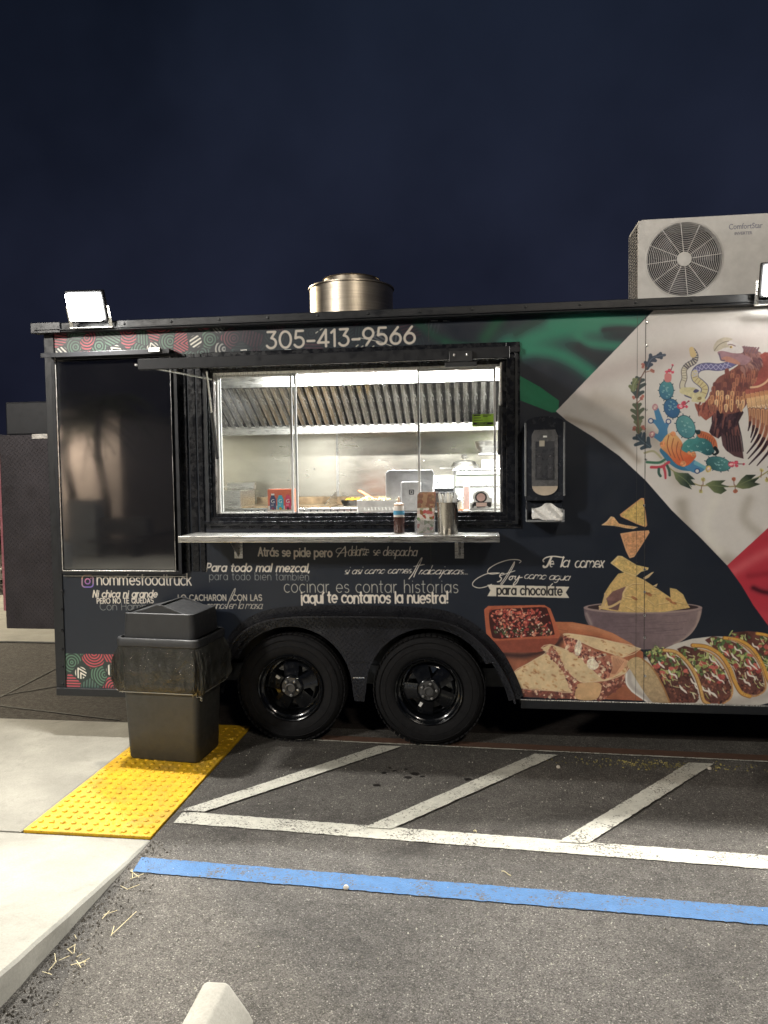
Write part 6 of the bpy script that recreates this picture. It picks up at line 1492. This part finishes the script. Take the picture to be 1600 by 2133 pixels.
# pan with food, tongs
px_, pz_ = X(730,1.55), cz+.005
pn = thing('frying_pan', (px_, 1.66, cz), 'dark frying pan holding yellow peppers on the range', 'frying pan')
rp_ = (X(755,1.6)-X(704,1.6))/2
MB().lathe([(0,.004), (rp_*.78,.004), (rp_,.050), (rp_*1.03,.050), (rp_*.8,0), (0,0)], (px_, 1.66, cz+.0125), n=36).build('pan_bowl', M('black_pan_steel', (.05,.045,.04), .35, metal=.6), pn, smooth=35)
q = random.Random(2); b = MB()
for k in range(26):
    a = q.uniform(0, 6.28); r_ = rp_*.6*math.sqrt(q.random()); b.bar((px_+r_*math.cos(a), 1.66+r_*math.sin(a), cz+.050), (px_+r_*math.cos(a)+q.uniform(-.03,.03), 1.66+r_*math.sin(a)+q.uniform(-.03,.03), cz+.060+q.random()*.02), .010, .006)
b.build('pepper_strips', M('yellow_peppers', (.70,.42,.04), .45, var=.3), pn, kind='stuff')
# white tray with yellow food, spatula
tx0, tx1 = X(753,.55), X(838,.55); tz = Z(790,1062,.55)
SC = GZ0-.02   # inner counter height under the window
ctr = MB().box(KX0+.03, .98, .075, .62, SC-.03, SC).build('inner_counter', m_steel); tag(ctr, 'steel counter just inside the serving window', 'counter')
Bx_ = Bx
Bx('counter_leg', -2.5, -2.46, .1, .58, KZ0, SC-.0305, m_steel, ctr); Bx('counter_leg', .90, .94, .1, .58, KZ0, SC-.0305, m_steel, ctr)
ty0, ty1 = .34, .60
tw = thing('slotted_tray', ((tx0+tx1)/2, .47, SC), 'white slotted plastic tray of sliced food on the inner counter', 'tray')
tzt = Z(790,1042,.34)
b = MB()
ncell = 12; sl = (tx1-tx0)/ncell
holes = [[(tx0+sl*(k+.35), SC+.02), (tx0+sl*(k+.6), SC+.02), (tx0+sl*(k+.35), SC+.042), (tx0+sl*(k+.1), SC+.042)] for k in range(2, ncell)]
b.prism([(tx0+.012,SC+.001), (tx1-.012,SC+.001), (tx1,tzt), (tx0,tzt)], holes, ty0, ty0+.004).box(tx0, tx0+.004, ty0+.0045, ty1, SC+.001, tzt).box(tx1-.004, tx1, ty0+.0045, ty1, SC+.001, tzt).box(tx0, tx1, ty1, ty1+.004, SC+.001, tzt).box(tx0+.004, tx1-.004, ty0+.0045, ty1-.0005, SC+.001, SC+.006)
b.build('tray_body', m_white, tw); b = MB(); q = random.Random(9)
for k in range(60):
    x, y = q.uniform(tx0+.02, tx1-.02), q.uniform(ty0+.02, ty1-.02); b.bar((x, y, tzt-.012), (x+q.uniform(-.03,.03), y+q.uniform(-.03,.03), tzt+q.uniform(-.004,.014)), .018, .008)
b.build('sliced_food', M('pale_yellow_slices', (.72,.62,.36), .6, var=.3), tw, kind='stuff')
A, B = W(748,1022,.50), W(775,1038,.42); o = MB().bar(A, B, .030, .006).bar(B, W(798,1043,.38), .034, .003).build('spatula', M('orange_brown_plastic', (.45,.16,.07), .45)); tag(o, 'orange-brown spatula leaning over the white tray', 'spatula')
# tablet stand register
m_tab = M('silver_plastic', (.50,.50,.51), .35)
rx0, rx1 = X(800,.42), X(906,.42); rz0, rz1 = SC+.03, Z(850,979,.42)
pr = thing('tablet_register', ((rx0+rx1)/2, .36, SC), 'silver tablet cash register turned with its back and small square mark to the window', 'cash register')
b = MB().prism([(p_[0], p_[1]) for p_ in [(rx0+.012, rz0+.03), (rx1-.02, rz0+.03), (rx1-.004, rz1-.02), (rx1-.016, rz1), (rx0+.032, rz1), (rx0+.014, rz1-.02)]], [], .40, .412).build('tablet', m_tab, pr, bevel=.004)
sx0, sx1, sz1 = X(835,.34), X(873,.34), Z(850,1003,.34)
b = MB().prism([(sx0, SC+.012), (sx1+.01, SC+.012), (sx1+.01, sz1-.008), (sx1+.002, sz1), (sx0+.008, sz1), (sx0, sz1-.008)], [], .335, .395).build('stand', M('pale_grey_plastic', (.58,.58,.58), .3), pr, bevel=.005)
MB().box(sx0-.05, sx1+.03, .28, .45, SC+.0005, SC+.0115).build('stand_base', m_dark, pr, bevel=.003)
mx_, mz_ = X(857,.334), Z(857,1025,.334)
inner_frame(mx_-.0155, mx_+.0155, mz_-.0155, mz_+.0155, .005, .3325, .3345).build('square_mark', m_dark, pr); MB().box(mx_-.005, mx_+.005, .3325, .3345, mz_-.005, mz_+.005).build('square_mark', m_dark, pr)
# receipt printer, paper box
ax0, ax1 = X(903,.62), X(950,.62)
pt = thing('receipt_printer', ((ax0+ax1)/2, .50, SC), 'black receipt printer beside the tablet register', 'receipt printer')
MB().box(ax0, ax1, .42, .60, SC+.001, Z(925,1024,.5)).build('printer_body', m_dark, pt, bevel=.006); MB().box(ax0+.015, ax1-.01, .45, .58, Z(925,1024,.5)+.0005, Z(925,1017,.5)).build('printer_cover', M('charcoal_cover', (.06,.065,.07), .3), pt, bevel=.004)
bx0, bx1 = X(902,1.0), X(944,1.0)
MB().box(bx0, bx1, 1.0, 1.22, SC-.0, Z(920,990,1.0)).build('box', m_white)
o = bpy.data.objects['box']; o.name = 'carton'; tag(o, 'white carton with grey print behind the receipt printer', 'carton')
MB().box(bx0+.02, bx1-.09, .9955, .9995, Z(920,1009,1.0), Z(920,1007,1.0)).box(bx0+.02, bx1-.09, .9955, .9995, Z(920,1004,1.0), Z(920,1002,1.0)).box(bx0+.02, bx1-.09, .9955, .9995, Z(920,999,1.0), Z(920,997,1.0)).build('printed_bar', M('grey_bar', (.35,.36,.38), .5), o)
# rack/oven table
tb0, tb1 = X(895,1.3), .985
tbl = MB().box(tb0-.05, tb1, .95, 1.75, SC-.03, SC-.001).build('work_table', m_steel); tag(tbl, 'steel work table carrying the countertop oven', 'table')
MB().box(tb0, tb0+.04, 1.0, 1.04, KZ0, SC-.0305).build('table_leg', m_steel, tbl); MB().box(tb1-.06, tb1-.02, 1.0, 1.04, KZ0, SC-.0305).build('table_leg', m_steel, tbl)
ox0, ox1, oz0, oz1 = X(943,1.35), X(1052,1.35), SC, Z(990,976,1.35)
ov = thing('countertop_oven', ((ox0+ox1)/2, 1.5, SC), 'steel countertop oven with a wide greenish glass door', 'oven')
MB().box(ox0, ox1, 1.36, 1.70, oz0, oz1).build('oven_body', m_alu, ov, bevel=.004)
inner_frame(ox0+.006, ox1-.006, Z(990,1014,1.35), oz1-.006, .014, 1.345, 1.3595).build('door_frame', m_aluv, ov, bevel=.002)
MB().box(ox0+.02, ox1-.02, 1.350, 1.3595, Z(990,1014,1.35)+.014, oz1-.050).build('door_glass', M('greenish_glass', (.24,.27,.22), .08, coat=.5), ov); MB().box(ox0+.03, ox1-.03, 1.338, 1.3445, oz1-.045, oz1-.022).build('door_handle', m_white, ov, bevel=.003)
MB().box(ox0+.02, ox1-.02, 1.352, 1.3595, oz0+.02, Z(990,1014,1.35)-.004).build('lower_panel', M('greyed_panel', (.34,.36,.33), .3), ov)
# lid dome with knob, bowl on top
lx = X(968,1.5); ldm = thing('domed_lid', (lx, 1.5, oz1), 'shiny domed steel lid with a round knob on top of the oven', 'lid')
lr = (X(1003,1.5)-X(940,1.5))/2
MB().lathe([(lr,.0), (lr,.006), (lr*.85,.030), (lr*.72,.055), (lr*.3,.066), (0,.068)], (lx, 1.5, oz1+.001), n=36).build('dome', m_steel, ldm, smooth=40)
MB().lathe([(.010,.066), (.010,.078), (.026,.090), (.028,.102), (.016,.114), (0,.116)], (lx, 1.5, oz1), n=20).build('knob', m_aluv, ldm, smooth=40)
MB().tube([(lx-lr*.7,1.44,oz1+.002), (lx-lr*1.6,1.40,oz1+.006)], .007, 6).build('lid_handle', m_aluv, ldm, smooth=50)
sx_0, szs = X(998,1.6), Z(1010,945,1.6)
sf = MB().box(sx_0, .985, 1.45, 1.75, szs-.012, szs).build('wall_shelf', m_white); tag(sf, 'small white shelf fixed above the oven on the right', 'shelf')
bwx = X(1016,1.6); o = MB().lathe([(0,.003), (.045,.003), (.085,.045), (.098,.095), (.102,.097), (.089,.043), (.048,0), (0,0)], (bwx, 1.58, szs+.001), n=32).build('steel_bowl', m_steel, smooth=40); tag(o, 'round stainless bowl sitting on the small shelf above the oven', 'bowl')
o = MB().box(X(1003,1.5), X(1040,1.5), 1.48, 1.60, oz1+.001, szs-.05).build('plastic_tub', m_white, bevel=.008); tag(o, 'white plastic tub on the oven beside the domed lid', 'tub')
# small jars and board on the counter right
x = X(958,.45); o = MB().lathe([(0,0), (.020,0), (.020,.055), (0,.055)], (x, .45, SC+.012), n=20).build('salt_shaker', m_cream, smooth=40); tag(o, 'pale shaker with a metal top standing on the wooden board', 'shaker')
MB().lathe([(.0205,.0555), (.0205,.072), (.012,.080), (0,.080)], (x, .45, SC+.012), n=20).build('shaker_top', m_aluv, o, smooth=40)
o = MB().box(X(950,.40), X(975,.40), .38, .58, SC+.0005, SC+.0115).build('cutting_board', m_wood, bevel=.003); tag(o, 'small wooden board on the counter right of the straws', 'cutting board')
x = X(961,.30); o = MB().lathe([(0,0), (.014,.004), (.018,.014), (.012,.026), (0,.028)], (x, .30, SC+.0005), n=16).build('tomato', M('roast_tomato', (.42,.12,.04), .4), smooth=50); tag(o, 'small roasted tomato lying in front of the wooden board', 'tomato')
o = MB().box(X(966,.66), X(978,.66), .60, .70, SC-.001, Z(970,1012,.62)).build('pink_packet', M('pink_packet', (.70,.50,.46), .5), bevel=.004); tag(o, 'pale pink packet standing behind the shaker', 'packet')
# drinks carton
gy = .095; cx0, cx1 = X(557,gy), X(611,gy); cz0, cz1 = GZ0+.0, Z(580,1019,gy)
dc = thing('drinks_carton', ((cx0+cx1)/2, gy+.03, SC), 'orange-red carton printed with three drink bottles, inside the left sliding pane', 'drinks carton')
MB().box(cx0, cx1, gy, gy+.06, SC+.0003, cz1).build('carton_box', M('orange_red_card', (.60,.13,.06), .5, var=.05), dc, bevel=.001)
MB().box(cx0+.0015, cx1-.0015, gy-.0012, gy-.0002, cz0, cz0+.045).build('pale_band', M('pale_card', (.68,.60,.52), .5), dc)
for k, c_ in enumerate(((.03,.04,.12), (.05,.36,.50), (.60,.05,.12))):
    bxm = cx0+(cx1-cx0)*(.20+.29*k); bw_ = .0195; z = cz0+.022
    b = MB().prism([(bxm-bw_,z), (bxm+bw_,z), (bxm+bw_,z+.064), (bxm+.012,z+.080), (bxm+.010,z+.088), (bxm-.010,z+.088), (bxm-.012,z+.080), (bxm-bw_,z+.064)], [], gy-.0030, gy-.0014)
    b.build('bottle_print', M('bottle_ink', c_, .4), dc); MB().box(bxm-.010, bxm+.010, gy-.0030, gy-.0014, z+.0885, z+.098).build('cap_print', M('cap_ink', (.55,.10,.05), .4) if k != 0 else m_white, dc)
    txt('G', bxm-.0125, z+.040, gy-.0036, .034, m_white, dc, off=.001)
    txt('FIT', bxm-.010, z+.022, gy-.0036, .012, m_white, dc)
    MB().lathe([(.009,-.0008), (0,-.0009)], (bxm, gy-.0030, z+.006), 'Y', n=10).build('fruit_print', M('fruit_ink', ((.20,.02,.06), (.60,.34,.03), (.14,.03,.04))[k], .4), dc)
# stickers on the glass
a, b_ = W(984,889,.018), W(1029,862,.018)
gs = MB().box(a.x, b_.x, .0205, .0213, a.z, b_.z).build('green_notice', M('lime_sticker', (.36,.62,.06), .5, var=.03)); tag(gs, 'lime green notice sticker on the right sliding pane', 'sticker')
def lab(u0_, v0_, u1_, v1_, mat, par, nm='printed_bar', y=.0198):
    p_, q_ = W(u0_, v0_, .018), W(u1_, v1_, .018); MB().box(p_.x, q_.x, y, .0203, q_.z, p_.z).build(nm, mat, par)
lab(986,880,1027,884,m_dark,gs); lab(987,864,1001,866,m_dark,gs); lab(988,870,1002,871,m_dark,gs); lab(1006,864,1023,865,m_dark,gs); lab(1006,867,1016,868,m_dark,gs); lab(988,875,1006,875.6,m_dark,gs); lab(990,886.4,1023,887,m_dark,gs)
p = W(993,884,.018); txt('WPB00001488', p.x, p.z+.0015, .0193, .0105, gs.active_material, gs, sx=.95)
# round truck decal
dcx, dcz = X(1002,.018,1045), Z(1002,1042,.018)
K = 1/353.0
def dp(P, mat, y0_, nm, par): return MB().prism([(dcx+x*K, dcz-z*K) for x, z in P][::-1], [], y0_, y0_+.0006).build(nm, mat, par)
rnd_out = [(17*math.cos(R(t)), -6-14*math.sin(R(t))) for t in range(0, 181, 15)][::-1]
sil = [(-24,18), (-14,21), (16,19), (22,14), (24,0), (17,-4)]
decal = dp(rnd_out+[(23,-3), (23,12), (18,17), (-16,19), (-22,16), (-21,8), (-14,2)], m_white, .0206, 'round_decal', None)
tag(decal, 'round black and white food truck decal in the lower corner of the right pane', 'sticker')
dp([(12.5*math.cos(R(t)), -6-11.5*math.sin(R(t))) for t in range(0, 360, 20)][::-1], m_dark, .0199, 'decal_disc', decal)
dp([(9*math.cos(R(t)), -6-8.5*math.sin(R(t))) for t in range(0, 360, 20)][::-1], M('pink_ink', (.62,.42,.38), .5), .0192, 'decal_centre', decal)
dp([(-14,4), (21,4), (21,14), (-18,16), (-18,9)], m_dark, .0199, 'decal_truck', decal)
dp([(-10,5), (12,5), (12,13), (-10,13)], M('pink_ink_pale', (.70,.52,.46), .5), .0192, 'decal_panel', decal)
for xx in (-12, 12): dp([(xx+3.4*math.cos(R(t)), 15-3.4*math.sin(R(t))) for t in range(0, 360, 30)][::-1], m_white, .0192, 'decal_wheel', decal)

# ------------------------------------------------------------------ the street behind the viewer and around
def street_lamp(x, y, h, arm, label, watts, aim, col=(1.0,.80,.55), size=.5, spread=150):
    r_ = thing('street_lamp', (x, y, 0), label, 'street lamp', 'street lamps around the parking lot')
    MB().lathe([(.20,0), (.20,.5), (.09,.52), (.075,.6), (.05,h), (0,h)], (x, y, 0), n=16).build('pole', m_grey, r_, smooth=40)
    ax, ay = arm; d = Vector((ax, ay, 0)).normalized()
    MB().tube([(x, y, h-.1), (x+ax*.5, y+ay*.5, h+.05), (x+ax, y+ay, h+.06)], .035, 8).build('arm', m_grey, r_, smooth=40)
    c = Vector((x+ax, y+ay, h))
    MB().box(c.x-.32, c.x+.32, c.y-.18, c.y+.18, c.z-.02, c.z+.10).build('lamp_head', m_grey, r_, bevel=.02); MB().box(c.x-.27, c.x+.27, c.y-.14, c.y+.14, c.z-.03, c.z-.0205).build('lamp_lens', emis('street_lens', col, 14) if 'street_lens' not in bpy.data.materials else bpy.data.materials['street_lens'], r_)
    light_disc('light', (c.x, c.y, c.z-.04), aim, size, watts, col, r_, spread)
street_lamp(3.6, -9.2, 6.6, (-.9, .9), 'grey street lamp on the near side of the parking lot, right of the viewer', 230, (-.35, .75, -.62), (1.0,.90,.76), .9, 160)
street_lamp(-7.2, -7.6, 5.2, (.9, .7), 'grey street lamp across the road near the palms', 560, (.35, .5, -.75), (1.0,.95,.87), .9, 160)
street_lamp(-15.0, 10.5, 6.8, (.9, -.7), 'grey street lamp behind the trailer beyond the far pavement', 2000, (.95, -.65, -.75), (1.0,.86,.62), .5, 120)
# lit building, palm and bench across the road: what the glossy panel mirrors
bd_ = thing('warm_building', (-13.5, -14.6, 0), 'beige building with a lit wall across the road behind the viewer', 'building')
MB().box(-18, -9.4, -18, -14.2, 0, 3.2).build('wall', M('beige_render', (.46,.38,.31), .8, bump=.3), bd_); MB().box(-18.2, -9.3, -18.2, -14.05, 3.201, 3.4).build('parapet', M('dark_parapet', (.12,.10,.09), .7), bd_)
MB().box(-13.6, -12.7, -14.2, -14.13, .01, 2.1).build('door', m_dark, bd_)
light_disc('wall_light', (-10.9, -12.6, 3.0), (-.1, -.9, -.6), .9, 260, (1.0,.88,.76), bd_, 160)
MB().box(-10.75, -10.45, -14.19, -13.25, 3.02, 3.10).build('light_bracket', m_grey, bd_)
def palm(x, y, h, seed, label):
    q = random.Random(seed); r_ = thing('palm_tree', (x, y, 0), label, 'palm tree', 'palm trees across the road')
    pts = [(x+.10*math.sin(i*.7), y, h*i/9) for i in range(10)]; MB().tube(pts, [.12-.04*i/9+.010*(i % 2) for i in range(10)], 10).build('trunk', M('palm_bark', (.09,.075,.06), .9, bump=.5) if 'palm_bark' not in bpy.data.materials else bpy.data.materials['palm_bark'], r_, smooth=60)
    b = MB()
    for k in range(20):
        a = 2*PI*k/20+q.uniform(-.15,.15); el = q.uniform(-.1, 1.1); L = q.uniform(1.3, 1.9); prev = None
        for i in range(9):
            s_ = i/8; p_ = Vector((x+math.cos(a)*L*s_*math.cos(el*.6), y+math.sin(a)*L*s_*math.cos(el*.6), h+L*s_*math.sin(el)-1.25*s_*s_*L*.8))
            if prev is not None:
                d = (p_-prev).normalized(); sd = d.cross(Vector((0,0,1))).normalized(); b.bar(prev, p_, .02, .014)
                for g_ in range(3):
                    bp = prev.lerp(p_, g_/3); ll = .42*math.sin(PI*min(1, .15+s_*.85))+.06
                    for sg in (-1, 1): tip = bp+sd*sg*ll+d*ll*.45+Vector((0,0,-ll*.45)); b.add([bp-d*.012, bp+d*.012, tip], [(0,1,2)])
            prev = p_
    b.build('crown', M('palm_green', (.05,.075,.03), .6) if 'palm_green' not in bpy.data.materials else bpy.data.materials['palm_green'], r_)
palm(-8.75, -12.0, 3.3, 1, 'palm with a shaggy crown in front of the beige building'); palm(-9.9, -12.6, 3.0, 2, 'shorter palm beside the beige building wall')
bn_ = thing('street_bench', (-7.0, -9.2, 0), 'dark bench on the verge across the road', 'bench')
MB().box(-7.5, -6.4, -9.5, -9.05, .40, .45).build('seat', m_dark, bn_); MB().box(-7.5, -6.4, -9.56, -9.505, .5, .85).build('backrest', m_dark, bn_)
o = MB().box(-8.35, -7.75, -10.2, -9.8, 0, 1.2).build('utility_cabinet', m_grey, bevel=.01); tag(o, 'grey utility cabinet standing near the palms across the road', 'cabinet')
for x in (-7.3, -6.6): MB().box(x-.03, x+.03, -9.45, -9.1, 0, .3995).build('leg', m_dark, bn_)
# dark hedge beyond the far pavement
hg = MB(); q = random.Random(5)
for k in range(5200):
    x, y, z = q.uniform(-13, -4.2), q.gauss(6.3, .28), q.uniform(.02, 1.5)*q.uniform(.8, 1.05); s_ = q.uniform(.03, .06); a = Vector((q.uniform(-1,1), q.uniform(-1,1), q.uniform(-1,1))).normalized()*s_; b_ = a.cross(Vector((q.random(), q.random(), q.random()))).normalized()*s_*.6
    c = Vector((x, y, z)); hg.add([c-a, c+b_, c+a, c-b_], [(0,1,2,3)])
o = hg.build('hedge', M('hedge_leaf', (.03,.05,.02), .6, var=.4), kind='stuff'); o['label'] = 'dark leafy hedge beyond the far pavement'; o['category'] = 'hedge'
print('objects', len(bpy.data.objects))
